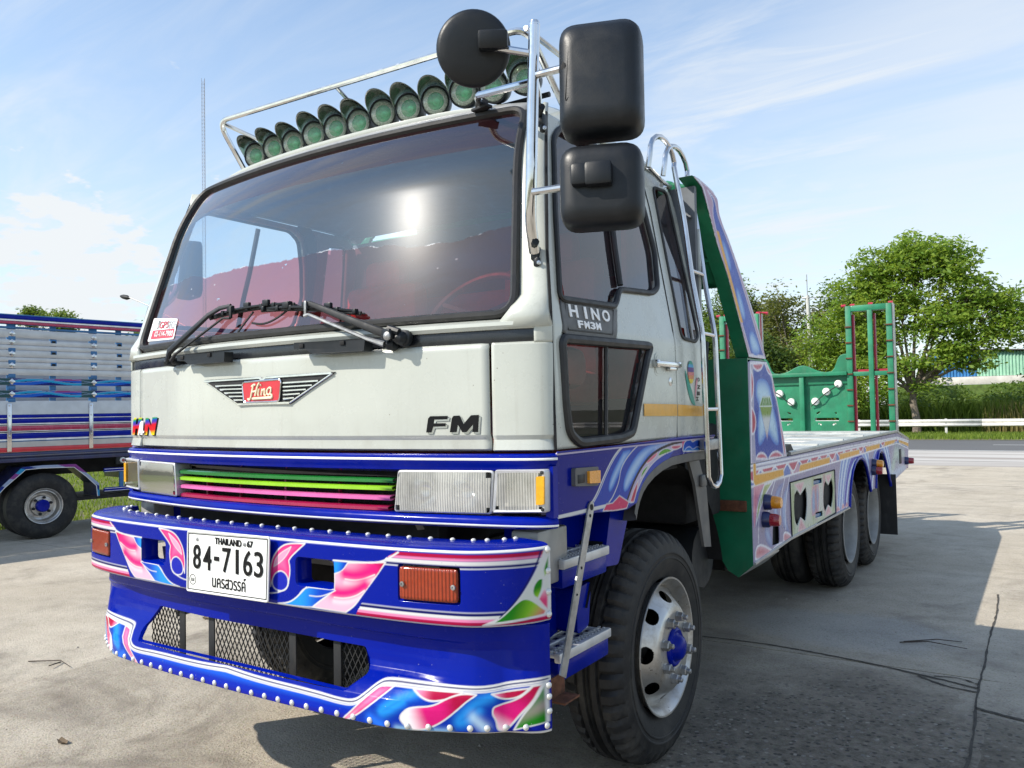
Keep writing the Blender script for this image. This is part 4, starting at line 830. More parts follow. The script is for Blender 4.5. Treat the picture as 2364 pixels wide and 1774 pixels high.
    for a, b in zip(E_, np.roll(E_, -1, 0)):
        n = max(1, int(np.hypot(*(b-a))/.04))
        for k in range(n): loop.append(a+(b-a)*k/n)
    mb = MB(); mb.tube([G3(x, z, .004) for x, z in loop], .019, 8, True, flat=.8); P(mb, 'windscreen_rubber', 'rubber_black', ws)
    mb = MB(); mb.prism(rpoly([(-1.022, 1.925), (-.732, 1.915), (-.745, 2.012), (-1.02, 2.04)], .01), lambda u, v, q: G3(u, v, q), .002, .003); st = P(mb, 'sticker', 'ink_white', ws)
    tilt = lambda u, v, d: G3(u, v-(u+.88)*.06, d)
    lettering('GPS', 'ink_red', tilt, .034, .10, (-.875, 1.995), ws, .0008, lift=.0032, bold=.01); lettering('TECH', 'ink_grey', tilt, .034, .105, (-.792, 1.993), ws, .0008, lift=.0032)
    mb = MB(); mb.prism([(-.99, 1.934), (-.748, 1.924), (-.750, 1.966), (-.99, 1.976)], lambda u, v, q: G3(u, v, q), .0032, .0036); P(mb, 'sticker', 'ink_red', ws)
    lettering('02-114-7900', 'ink_white', tilt, .026, .20, (-.855, 1.952), ws, .0008, lift=.0037, bold=.015)
    for k in range(3):
        mb = MB(); mb.tube([G3(-.945+.014*k-.010*math.cos(a)*k, 2.0+.024*math.sin(a)*(1-.15*k), .0035) for a in np.linspace(-1.2, 1.2, 8)], .0016, 5); P(mb, 'sticker', 'ink_grey', ws)
build_cab()

def build_interior():
    mb = MB(); mb.box((0, .52, 1.72), (2.2, .42, .16), bevel=.05); mb.box((0, .40, 1.80), (2.15, .24, .06), bevel=.025); P(mb, 'dashboard', 'dash')
    mb = MB(); mb.box((0, 1.0, 1.38), (2.3, 1.4, .06)); P(mb, 'cab_floor', 'dash')
    for x in (.55, -.55):
        mb = MB(); mb.box((x, 1.12, 1.66), (.56, .52, .16), bevel=.05); P(mb, 'seat', 'red_seat')
        mb = MB(); mb.box((x, 1.40, 1.98), (.54, .14, .62), bevel=.06); mb.box((x, 1.41, 2.34), (.28, .11, .18), bevel=.05); P(mb, 'seat_back', 'red_seat')
    mb = MB(); c = Vector((.58, .70, 1.98)); ax = Vector((0, -.75, .66)).normalized(); u = Vector((1, 0, 0)); w = ax.cross(u)
    mb.tube([c+(u*math.cos(a)+w*math.sin(a))*.225 for a in np.linspace(0, 2*math.pi, 40, endpoint=False)], .016, 8, True)
    for a in (.3, 2.84, 4.71): mb.tube([c-ax*.03, c+(u*math.cos(a)+w*math.sin(a))*.22], .011, 6)
    mb.tube([c-ax*.03, c-ax*.35], .03, 8); P(mb, 'steering_wheel', 'grey_plastic')
    mb = MB(); mb.box((0, 1.64, 1.92), (2.25, .03, .62), bevel=.01); P(mb, 'bunk_curtain', 'red_seat')
    mb = MB(); mb.box((.98, 1.45, 2.25), (.03, .30, .5), bevel=.01); P(mb, 'side_curtain', 'red_seat')
build_interior()

def build_front_trim():
    # emblem
    e = adopt(MB().prism([(-.396, 1.712), (-.018, 1.712), (0, 1.704), (.018, 1.712), (.378, 1.716), (.154, 1.604), (-.158, 1.604)], F3, -.004, .006).build('maker_emblem', 'dark_metal'))
    for k, z in enumerate(np.linspace(1.684, 1.624, 5)):
        for sg in (1, -1):
            xo = interp(z, [1.604, 1.714], [.158, .385]); mb = MB(); mb.tube([F3(sg*.118, z, .008), F3(sg*(xo-.022), z+.002, .008)], .0048, 6); P(mb, 'wing_rib', 'chrome', e)
    mb = MB(); mb.tube([F3(x, z, .007) for x, z in ((-.385, 1.708), (-.02, 1.708), (0, 1.70), (.02, 1.708), (.365, 1.712))], .006, 6); mb.tube([F3(-.155, 1.608, .007), F3(.15, 1.608, .007)], .006, 6); mb.tube([F3(-.155, 1.608, .007), F3(-.385, 1.708, .007)], .0035, 6); mb.tube([F3(.15, 1.608, .007), F3(.368, 1.712, .007)], .0035, 6); P(mb, 'emblem_rim', 'chrome', e)
    red = rpoly([(-.118, 1.692), (.106, 1.696), (.094, 1.617), (-.108, 1.616)], .014); mb = MB(); mb.prism(red, F3, .004, .012); P(mb, 'emblem_plate', 'ink_red', e)
    mb = MB(); mb.tube([F3(x, z, .011) for x, z in scale_poly(red, .003)], .004, 6, True); P(mb, 'emblem_frame', 'chrome', e)
    def script(paths, r=.0042):
        for q in paths:
            mb = MB(); mb.tube([F3(x, z, .0125) for x, z in openc(q, 2)], r, 6, flat=1.0); P(mb, 'lettering', 'ink_cream', e)
    X = lambda a, b: (-.125+(a-700)*.000425, 1.696-(b-270)*.000305)   # lettering sheet to emblem
    script([[X(795, 490), X(815, 515), X(840, 480), X(855, 400), X(880, 310)], [X(850, 335), X(880, 310), X(905, 320)], [X(960, 290), X(935, 330), X(915, 400), X(900, 460)], [X(850, 405), X(900, 400), X(925, 385)], [X(955, 370), X(945, 410), X(940, 455), X(955, 450)], [X(975, 325), X(985, 315)], [X(1000, 370), X(985, 455)], [X(995, 400), X(1030, 370), X(1035, 400), X(1025, 455), X(1050, 450)], [X(1092+27*math.cos(a)+9*math.sin(a), 405-46*math.sin(a)) for a in np.linspace(.6, .6+2*math.pi, 14)], [X(1112, 440), X(1136, 468), X(1130, 490)]])
    script([[X(865, 495), X(1000, 492), X(1132, 488)]], .0058)
    # FM letters, dark on a silver shadow
    def poly_letters(polys, mat, dx, dz, h0, h1):
        for q in polys:
            mb = MB(); mb.prism([(x+dx, z+dz) for x, z in q], F3, h0, h1); P(mb, 'lettering', mat, fmp)
    fmp = adopt(MB().prism([(.78, 1.4995), (.80, 1.4995), (.80, 1.502), (.78, 1.502)], F3, -.002, .001).build('model_badge', 'ink_black'))
    q = lambda a, b: (.768+(a-125)*.000322*1.03, 1.547-(b-200)*.000330)
    Fl = [q(125, 370), q(150, 225), q(175, 200), q(375, 200), q(368, 235), q(215, 237), q(210, 275), q(350, 275), q(343, 308), q(202, 310), q(180, 370)]
    Ml = [q(400, 370), q(425, 225), q(445, 200), q(508, 198), q(552, 290), q(640, 197), q(722, 195), q(708, 370), q(652, 370), q(662, 285), q(580, 370), q(540, 370), q(488, 285), q(470, 370)]
    poly_letters((Fl, Ml), 'steel', .007, -.006, .0, .003); poly_letters((Fl, Ml), 'ink_black', 0, 0, .003, .006)
    # HAN letters, rainbow
    han = adopt(MB().prism([(-1.0, 1.5), (-.99, 1.5), (-.99, 1.503), (-1.0, 1.503)], F3, -.002, .001).build('rainbow_badge', 'ink_black'))
    hx = lambda a, b: (-1.092+(a-40)*.00226, 1.562-(b-318)*.00093)
    H = [hx(42, 405), hx(48, 330), hx(56, 318), hx(66, 318), hx(62, 352), hx(72, 350), hx(76, 318), hx(90, 318), hx(82, 405), hx(70, 405), hx(73, 372), hx(60, 375), hx(56, 405)]
    N = [hx(100, 405), hx(108, 320), hx(122, 320), hx(135, 362), hx(142, 318), hx(165, 318), hx(150, 405), hx(138, 405), hx(122, 360), hx(115, 405)]
    for L in (H, N):
        mb = MB(); mb.prism([(x+.010, z-.004) for x, z in L], F3, .0, .002); P(mb, 'lettering', 'ink_black', han)
        lo = min(p[1] for p in L); hi = max(p[1] for p in L)
        o = panel_grid(L, [], .003, lambda x, z: np.stack([x, front(x)-.003-.006*np.clip((-x-1.0)/.02, 0, 1), z], 1), 'lettering', 'art_gloss', color=lambda x, z: np.stack([np.interp(z-.18*(x+.95)*.3, [1.48, 1.50, 1.525, 1.535, 1.545, 1.556, 1.565], c) for c in ([.75, .55, .55, .10, .02, .02, .80], [.60, .02, .015, .04, .05, .30, .62], [.02, .02, .02, .30, .40, .05, .02])], 1)); adopt(o, han)
    A = [hx(75, 405), hx(86, 345), hx(94, 335), hx(104, 335), hx(100, 385), hx(108, 385), hx(106, 395), hx(99, 396), hx(98, 405), hx(88, 405), hx(90, 394), hx(84, 394), hx(82, 405)]
    mb = MB(); mb.prism(A, F3, .0075, .0105); P(mb, 'lettering', 'ink_white', han)
    # blue rails above and below the lamps, each with a white line
    mb = MB(); loft_plan(mb, CAB, [(-.012, 1.418), (.004, 1.4165), (.012, 1.410), (.014, 1.400), (.012, 1.390), (.002, 1.376), (-.002, 1.362), (-.03, 1.352)]); ur = P(mb, 'blue_rail', 'blue_paint', fix=False); solidify(ur, .008, 1)
    mb = MB(); loft_plan(mb, CAB, [(.0135, 1.4035), (.0148, 1.4010), (.0148, 1.3975), (.0138, 1.3955)]); P(mb, 'pinstripe', 'ink_white', ur)
    mb = MB(); loft_plan(mb, CAB, [(-.03, 1.212), (.0, 1.209), (.010, 1.202), (.014, 1.192), (.012, 1.178), (.004, 1.170), (-.03, 1.166)]); lr = P(mb, 'blue_rail', 'blue_paint', fix=False); solidify(lr, .008, 1)
    mb = MB(); loft_plan(mb, CAB, [(.0142, 1.1835), (.0146, 1.1815), (.0138, 1.1785), (.0122, 1.1765)]); P(mb, 'pinstripe', 'ink_white', lr)
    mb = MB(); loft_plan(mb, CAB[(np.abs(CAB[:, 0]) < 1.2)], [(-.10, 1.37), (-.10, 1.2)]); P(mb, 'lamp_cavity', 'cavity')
    for sg in (1, -1):
        mb = MB(); mb.box((sg*1.19, .262, 1.29), (.03, .03, .17)); P(mb, 'lamp_surround', 'blue_paint')
    # grille
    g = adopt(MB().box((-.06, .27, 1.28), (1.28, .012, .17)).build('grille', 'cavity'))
    for nm, z, x0, x1, mt in (('slat', 1.322, -.668, .610, 'slat_green'), ('slat', 1.294, -.690, .606, 'slat_lime'), ('slat', 1.259, -.704, .597, 'slat_pink'), ('slat', 1.222, -.716, .588, 'slat_crimson')):
        mb = MB(); rows = []
        for d, dz in ((.0, .006), (.030, .002), (.035, .0005), (.035, -.0065), (.030, -.0075), (.0, -.003)): rows.append([(x, float(front(x))+.055-d, z+dz) for x in np.linspace(x0, x1, 24)])
        mb.loft(rows); n = 24
        o = P(mb, nm, mt, g); solidify(o, .004, 1)
    for x in (-.50, -.28, 0, .30): mb = MB(); mb.box((x, .20, 1.262), (.010, .05, .13)); P(mb, 'grille_bar', 'slat_crimson' if x else 'slat_pink', g)
    # head lamps
    for sg in (1, -1):
        fm = lambda x, z, d=0: (sg*x, float(front(x))+d, z)
        hl = adopt(MB().prism([(.635, 1.216), (.998, 1.219), (1.008, 1.357), (.652, 1.354)], lambda u, v, d: fm(u, v, d), .075, .085).build('headlight', 'visor_grey'))
        mb = MB(); outer = rpoly([(.630, 1.213), (1.004, 1.216), (1.014, 1.362), (.648, 1.359)], .012); inner = rpoly([(.636, 1.218), (.999, 1.221), (1.009, 1.357), (.653, 1.354)], .01)
        rows = [[fm(u, v, d) for u, v in pl] for pl, d in ((outer, .07), (outer, .0), (inner, -.004), (inner, .004))]; mb.loft(rows, closed=True); P(mb, 'bezel', 'aluminium', hl)
        for cx in (.74, .90):
            mb = MB(); mb.lathe([(0, .004), (.012, .03), (.03, .050), (.055, .060)], (sg*cx, float(front(cx))+.068, 1.286), (0, -1, 0), 28); P(mb, 'reflector', 'chrome', hl)
        mb = MB(); mb.lathe([(0, 0), (.012, .012), (.03, .012), (.04, 0)], (sg*.76, float(front(.76))+.06, 1.28), (0, -1, 0), 12); P(mb, 'bulb', 'lamp_white', hl)
        o = panel_grid(inner, [], .02, lambda x, z: np.stack([sg*x, front(x)-.004-.004*np.cos((z-1.287)*20), z], 1), 'lens', 'lamp_glass'); adopt(o, hl)
        mk = adopt(MB().prism([(1.010, 1.222), (1.188, 1.228), (1.190, 1.364), (1.022, 1.362)], lambda u, v, d: fm(u, v, d), .04, .05).build('marker_lamp', 'chrome'))
        o2 = rpoly([(1.007, 1.220), (1.192, 1.226), (1.194, 1.367), (1.020, 1.365)], .010); i2 = rpoly([(1.016, 1.229), (1.158, 1.234), (1.160, 1.358), (1.028, 1.356)], .008)
        mb = MB(); mb.loft([[fm(u, v, d) for u, v in pl] for pl, d in ((o2, .06), (o2, -.002), (scale_poly(o2, -.004), -.008), (scale_poly(o2, -.012), -.006))], closed=True); P(mb, 'bezel', 'aluminium', mk)
        o = panel_grid(scale_poly(o2, -.005), [], .02, lambda x, z: np.stack([sg*x, front(x)-.006, z], 1), 'lens', 'lamp_glass'); adopt(o, mk)
        mb = MB(); mb.prism(rpoly([(1.164, 1.252), (1.190, 1.254), (1.192, 1.346), (1.166, 1.344)], .004), lambda u, v, d: fm(u, v, -d), .006, .014); P(mb, 'reflector', 'yellow_lens', mk)
        for v in (1.237, 1.357): mb = MB(); mb.lathe([(0, .006), (.003, .006), (.004, 0)], fm(1.183, v, -.008), (0, -1, 0), 10); P(mb, 'screw', 'dark_metal', mk)
build_front_trim()

# ------------------------------------------------------------------ flatbed truck, bumper and running gear
def rivet_mesh():
    mb = MB(); mb.lathe([(0, .0105), (.002, .0105), (.0048, .0082), (.0074, .0043), (.0082, 0)], (0, 0, 0), (0, 0, 1), 12); return new_mesh('rivet', mb.v, mb.f, 'rivet_white', 60)
RIVET = rivet_mesh()
def rivet(p, nrm, parent):
    o = link('rivet', RIVET, parent, p); o.rotation_euler = Vector(nrm).to_track_quat('Z', 'Y').to_euler(); return o
def build_bumper():
    def cut(x0, x1, z0, z1, r): return [(float(s_of_x(x)), z) for x, z in rpoly([(x0, z0), (x1, z0), (x1, z1), (x0, z1)], r)]
    tow = [cut(.374, .553, .972, 1.071, .022), cut(-.553, -.374, .972, 1.071, .022)]; amb = [cut(.815, 1.032, .962, 1.080, .012), cut(-1.032, -.815, .962, 1.080, .012)]
    def bm_(s, z):
        d = np.interp(z, [.893, .897, .905, 1.118, 1.124, 1.129], [.010, .003, 0, 0, .002, .008]); x, y = bpt(s, d); return np.stack([x, y, z], 1)
    b = adopt(panel_grid([(-SMAX, .893), (SMAX, .893), (SMAX, 1.129), (-SMAX, 1.129)], tow+amb, .0031, bm_, 'bumper', 'art_gloss', color=paint_band, rv=.0027))
    solidify(b, .004, -1)
    plan = lambda d: np.stack(bpt(np.linspace(-SMAX, SMAX, 120), d), 1)
    # folded top shelf and underside
    mb = MB(); rows = []
    for d, z in ((.008, 1.129), (.016, 1.1355), (.03, 1.1385), (.12, 1.1405), (.15, 1.1395), (.155, 1.12)): rows.append([(x, y, z) for x, y in plan(d)])
    mb.loft(rows); P(mb, 'bumper_shelf', 'blue_paint', b)
    mb = MB(); rows = []
    for d, z in ((.008, .8935), (.03, .890), (.075, .884), (.090, .874)): rows.append([(x, y, z) for x, y in plan(d)])
    mb.loft(rows); P(mb, 'bumper_fold', 'blue_paint', b)
    for sg in (1, -1):   # pressed returns round the tow openings and the lamp pockets
        for (x0, x1, z0, z1, r, dep) in ((.374, .553, .972, 1.071, .022, .07), (.815, 1.032, .962, 1.080, .012, .02)):
            q = rpoly([(x0, z0), (x1, z0), (x1, z1), (x0, z1)], r); mb = MB(); rows = []
            for dd, k in ((.002, .0), (.008, -.004), (dep, -.006)):
                row = []
                for x, z in scale_poly(q, k): X, Y = bpt(float(s_of_x(x)), dd); row.append((sg*float(X), float(Y), float(z)))
                rows.append(row)
            mb.loft(rows, closed=True); P(mb, 'pocket', 'blue_paint', b)
        q = rpoly([(.824, .970), (1.024, .970), (1.024, 1.072), (.824, 1.072)], .008); fn = lambda u, v, d: (lambda xy: (sg*float(xy[0]), float(xy[1]), float(v)))(bpt(float(s_of_x(u)), -d))
        lamp = adopt(panel_grid(q, [], .012, lambda x, z: np.stack([*(lambda xy: (sg*xy[0], xy[1]))(bpt(s_of_x(x), .002)), z], 1), 'indicator_lamp', 'amber_lens'), b); solidify(lamp, .012, 0)
        for x in (.836, 1.012):
            mb = MB(); mb.lathe([(0, .0085), (.004, .0085), (.0045, .004), (.002, .003), (.002, 0)], fn(x, 1.018, .007), (0, -1, 0), 12); P(mb, 'screw', 'galvanized', lamp)
    # rivets
    for s in np.linspace(-SMAX+.03, SMAX-.03, 30):
        x, y = bpt(s, .135); rivet((float(x), float(y), 1.141), (0, 0, 1), b).scale = (.85, .85, .85)
    for z in (1.118, 1.052, .985, .915):
        for sg in (1, -1): x, y = bpt(sg*(SMAX-.012), -.001); rivet((float(x), float(y), z), (sg*.9, -.4, 0), b)
    # lower valance: recess, crease, lip
    prof = ([.545, .549, .555, .60, .618, .640, .668, .700, .712, .730, .765, .812, .820, .829, .836, .876, .884], [.030, .012, .0, -.002, 0, .010, .036, .076, .088, .098, .104, .106, .104, .082, .078, .078, .082])
    def vm(s, z):
        x_ = x_of_s(s); d = np.interp(z, *prof); lx = np.clip((np.abs(x_)-.74)/.34, 0, 1); lx = lx*lx*(3-2*lx); ed = np.clip((SMAX-np.abs(s))/.17, 0, 1); ed = ed*ed*(3-2*ed)
        cor = np.interp(z, [.545, .555, .66, .72, .80, .83, .876, .884], [.075, .058, .056, .070, .088, .074, .074, .078]); d = (d*(1-lx)+cor*lx)*(.12+.88*ed)
        wob = .004*np.sin(s*7)*np.clip((z-.70)/.05, 0, 1)*np.clip((.87-z)/.05, 0, 1); x, y = bpt(s, d+wob); return np.stack([x, y, z], 1)
    hexh = [(float(s_of_x(x)), z) for x, z in rpoly([(-.600, .640), (.580, .640), (.640, .690), (.600, .766), (-.600, .766), (-.640, .690)], .012)]
    v = adopt(panel_grid([(-SMAX, .545), (SMAX, .545), (SMAX, .884), (-SMAX, .884)], [hexh], .0033, vm, 'valance', 'art_gloss', color=paint_lip, rv=.0023), b); solidify(v, .004, -1)
    mb = MB(); rows = []
    for k, dd in ((.0, 0), (-.003, .006), (-.004, .014)):
        row = []
        for s, z in scale_poly(hexh, k): p = vm(np.array([s]), np.array([z]))[0]; row.append((p[0], p[1]+dd, p[2]))
        rows.append(row)
    mb.loft(rows, closed=True); P(mb, 'opening_rim', 'blue_paint', b)
    for s in np.linspace(-SMAX+.03, SMAX-.02, 39):
        p = vm(np.array([s]), np.array([.567]))[0]; i = np.interp(s, _bs, _bn[:, 0]), np.interp(s, _bs, _bn[:, 1]); rivet(p, (-i[0], -i[1], 0), b)
    for z in (.690, .655, .61): p = vm(np.array([SMAX-.01]), np.array([z]))[0]; rivet(p, (.9, -.4, 0), b)
    # expanded mesh in two panels either side of upright bars
    def meshpanel(x0, x1, z0, z1):
        mb = MB(); pw, ph = .026, .046; n = int((x1-x0)/pw)+2; m = int((z1-z0)/ph)+2
        def seg(a, c): 
            mid = ((a[0]+c[0])/2, (a[1]+c[1])/2)
            if not (x0 <= mid[0] <= x1 and z0 <= mid[1] <= z1): return
            dx, dz = c[0]-a[0], c[1]-a[1]; L = math.hypot(dx, dz); ox, oz = -dz/L*.0017, dx/L*.0017; Y = lambda x: float(bpt(float(s_of_x(x)), .130)[1])
            vs = []
            for px_, pz in (a, c):
                for sgn in (1, -1):
                    for dy in (0, .003): vs.append((px_+ox*sgn, Y(px_)+dy, pz+oz*sgn))
            mb.add(vs, [(0, 2, 6, 4), (1, 5, 7, 3), (0, 4, 5, 1), (2, 3, 7, 6)])
        for i in range(n):
            for j in range(m):
                x, z = x0+i*pw, z0+j*ph; seg((x, z), (x+pw/2, z+ph/2)); seg((x+pw/2, z+ph/2), (x+pw, z)); seg((x+pw/2, z+ph/2), (x, z+ph)); seg((x+pw/2, z+ph/2), (x+pw, z+ph))
        o = P(mb, 'wire_mesh', 'dark_metal', b, fix=False); o['kind'] = 'stuff'
    for x0, x1 in ((-.70, -.455), (-.235, .205), (.455, .70)): meshpanel(x0, x1, .57, .778)
    for x in (-.448, -.25, .222, .445):
        mb = MB(); mb.box((x, float(bpt(float(s_of_x(x)), .123)[1]), .66), (.036, .006, .23), bevel=.0015); P(mb, 'upright', 'dark_metal', b)
    mb = MB(); mb.box((-.34, .06, .785), (.20, .02, .05)); mb.box((0, .10, .80), (1.7, .03, .05)); P(mb, 'bumper_bracket', 'rust', b)
    # number plate
    def pl(u, v, d=0): return (float(u), -.132-float(d)+.01*float(v-1.015), float(v))
    tr = lambda u, v: (.032+u, 1.016+v)
    pq = rpoly([(-.200, .899), (.262, .906), (.270, 1.134), (-.196, 1.126)], .010)
    mb = MB(); mb.prism(pq, pl, 0, .003); np_ = P(mb, 'number_plate', 'plate_white')
    mb = MB(); a_, b_ = scale_poly(pq, -.0075), scale_poly(pq, -.0105); mb.loft([[pl(u, v, .0034) for u, v in a_], [pl(u, v, .0042) for u, v in a_], [pl(u, v, .0042) for u, v in b_], [pl(u, v, .0034) for u, v in b_]], closed=True); P(mb, 'plate_border', 'ink_black', np_)
    mb = MB(); mb.tube([pl(u, v, .002) for u, v in scale_poly(pq, -.002)], .004, 6, True); P(mb, 'plate_rim', 'plate_white', np_)
    for t, h, w, cx, cz in (('THAILAND', .024, .150, .016, 1.100), ('67', .023, .031, .138, 1.101)): lettering(t, 'ink_black', pl, h, w, (cx+.03, cz), np_, .003, bold=.012, lift=.003)
    for ch, cx, w in (('8', -.166, .044), ('4', -.104, .047), ('7', .008, .046), ('1', .068, .011), ('6', .126, .047), ('3', .185, .046)):
        if ch == '1': mb = MB(); mb.prism([(cx+.03-.007, .989), (cx+.03+.007, .989), (cx+.03+.007, 1.077), (cx+.03-.007, 1.077)], pl, .003, .0065); P(mb, 'lettering', 'ink_black', np_)
        else: lettering(ch, 'ink_black', pl, .090, w, (cx+.03, 1.033), np_, .0035, bold=.006, lift=.003)
    mb = MB(); mb.prism([(-.033, 1.027), (-.006, 1.027), (-.006, 1.042), (-.033, 1.042)], pl, .003, .0065); P(mb, 'lettering', 'ink_black', np_)
    lettering('นครสวรรค์', 'ink_black', pl, .048, .190, (.050, .952), np_, .002, lift=.003, bold=.004); lettering('ขส', 'ink_black', pl, .013, .020, (-.163, .945), np_, .001, lift=.003)
    mb = MB(); mb.tube([pl(-.163+.0185*math.cos(a), .945+.0185*math.sin(a), .003) for a in np.linspace(0, 2*math.pi, 24, endpoint=False)], .0014, 5, True); P(mb, 'lettering', 'ink_black', np_)
    for x in (-.155, .118): mb = MB(); mb.lathe([(0, .007), (.004, .006), (.006, 0)], pl(x+.02, 1.098, .003), (0, -1, 0), 8); P(mb, 'bolt', 'galvanized', np_)
build_bumper()

def build_wheel_meshes():
    """front wheel, axle along +X, outer face at x = 0"""
    nseg = 180; Rt = .505
    prof = [(-.05, .285), (-.025, .295), (-.012, .33), (.0, .37), (.001, .378), (.0045, .381), (.0045, .386), (.001, .389), (.002, .40), (.005, .404), (.005, .409), (.002, .413), (-.004, .445), (-.016, .468), (-.034, .488), (-.050, .497), (-.062, .500), (-.082, .503), (-.086, .490), (-.096, .490), (-.100, .504), (-.122, Rt), (-.126, .491), (-.136, .491), (-.140, Rt)]
    half = [(-.140-(.140+a)-0, r) for a, r in prof[::-1]]; full = prof+[(-.28-a, r) for a, r in prof[::-1][1:]]
    def rad(i, j):
        m = i if i < len(prof) else 2*len(prof)-2-i
        if 13 <= m <= 17: return -.017 if (j % 4 == 0) else .001
        return .0
    mb = MB(); mb.lathe(full, seg=nseg, rad=rad); tyre = new_mesh('tyre', mb.v, mb.f, 'tyre_rubber', 30)
    mb = MB(); mb.lathe(full, seg=60); tyre_lo = new_mesh('tyre', mb.v, mb.f, 'tyre_rubber', 30)
    mb = MB(); mb.lathe([(-.09, .262), (-.05, .272), (-.022, .278), (-.008, .290), (.0, .300), (.004, .299), (.003, .292), (-.006, .284), (-.018, .272), (-.045, .263), (-.07, .256)], seg=96); rim = new_mesh('rim', mb.v, mb.f, 'rim_silver', 30)
    circ = lambda r, n, a0=0: [(r*math.cos(a0+2*math.pi*k/n), r*math.sin(a0+2*math.pi*k/n)) for k in range(n)]
    holes = [circ(.084, 48)]
    for k in range(8):
        a = math.pi/8+.26+k*math.pi/4; c, s = math.cos(a), math.sin(a); holes.append([(.213*c+(q[0]*.62*c-q[1]*s), .213*s+(q[0]*.62*s+q[1]*c)) for q in circ(.037, 20)])
    def disc(u, v):
        r = np.hypot(u, v); x = np.interp(r, [.08, .10, .155, .175, .195, .245, .262], [.030, .034, .034, .028, .012, -.045, -.055]); return np.stack([x, u, v], 1)
    o = panel_grid(circ(.262, 96), holes, .0055, disc, 'disc', 'rim_silver'); disc_me = o.data; bpy.data.objects.remove(o)
    mb = MB(); mb.lathe([(-.02, .088), (.030, .086), (.040, .083), (.046, .074), (.044, .062), (.050, .055), (.066, .050), (.076, .036), (.080, .018), (.081, 0)], seg=40); hub = new_mesh('hub', mb.v, mb.f, 'blue_paint', 40)
    mb = MB(); mb.lathe([(0, .025), (.004, .025), (.006, .020)], seg=6); mb.lathe([(0, .0215), (.026, .0215), (.030, .018), (.030, .0)], seg=6); mb.lathe([(.03, .011), (.045, .011), (.048, .008), (.048, 0)], seg=12); nut = new_mesh('wheel_nut', mb.v, mb.f, 'galvanized', 30)
    mb = MB(); mb.lathe([(-.004, .298), (.003, .299), (.004, .288), (-.02, .276), (-.05, .268), (-.20, .262), (-.215, .20), (-.215, .10), (-.14, .095), (-.14, 0)], seg=64); dish = new_mesh('rim', mb.v, mb.f, 'rim_grey', 30)
    return tyre, tyre_lo, rim, disc_me, hub, nut, dish
TYRE, TYRE_LO, RIM, DISC, HUB, NUT, DISH = build_wheel_meshes()
def wheel(x, y, side, kind='front', hi=True):
    """wheel as a part of the truck; side +1 faces +X"""
    rz = 0 if side > 0 else math.pi; z = .505
    w = link('wheel', TYRE if hi else TYRE_LO, TRUCK, (x-FLATBED_LOC[0], y-FLATBED_LOC[1], z), (R(17*y % 90) if side > 0 else 0, 0, rz))
    w.rotation_euler = (R((y*37) % 60), 0, rz)
    if kind == 'front':
        link('rim', RIM, w); link('disc', DISC, w); link('hub', HUB, w)
        for k in range(8):
            a = k*math.pi/4+.40; link('wheel_nut', NUT, w, (.034, .132*math.cos(a), .132*math.sin(a)), (a, 0, 0))
    else: link('rim', DISH, w)
    return w
wheel(1.125, 1.352, 1, 'front'); wheel(-1.125, 1.352, -1, 'front')
for y in (5.37, 6.47):
    wheel(1.13, y, 1, 'rear'); wheel(.82, y, 1, 'rear', False); wheel(-1.13, y, -1, 'rear', False); wheel(-.82, y, -1, 'rear', False)

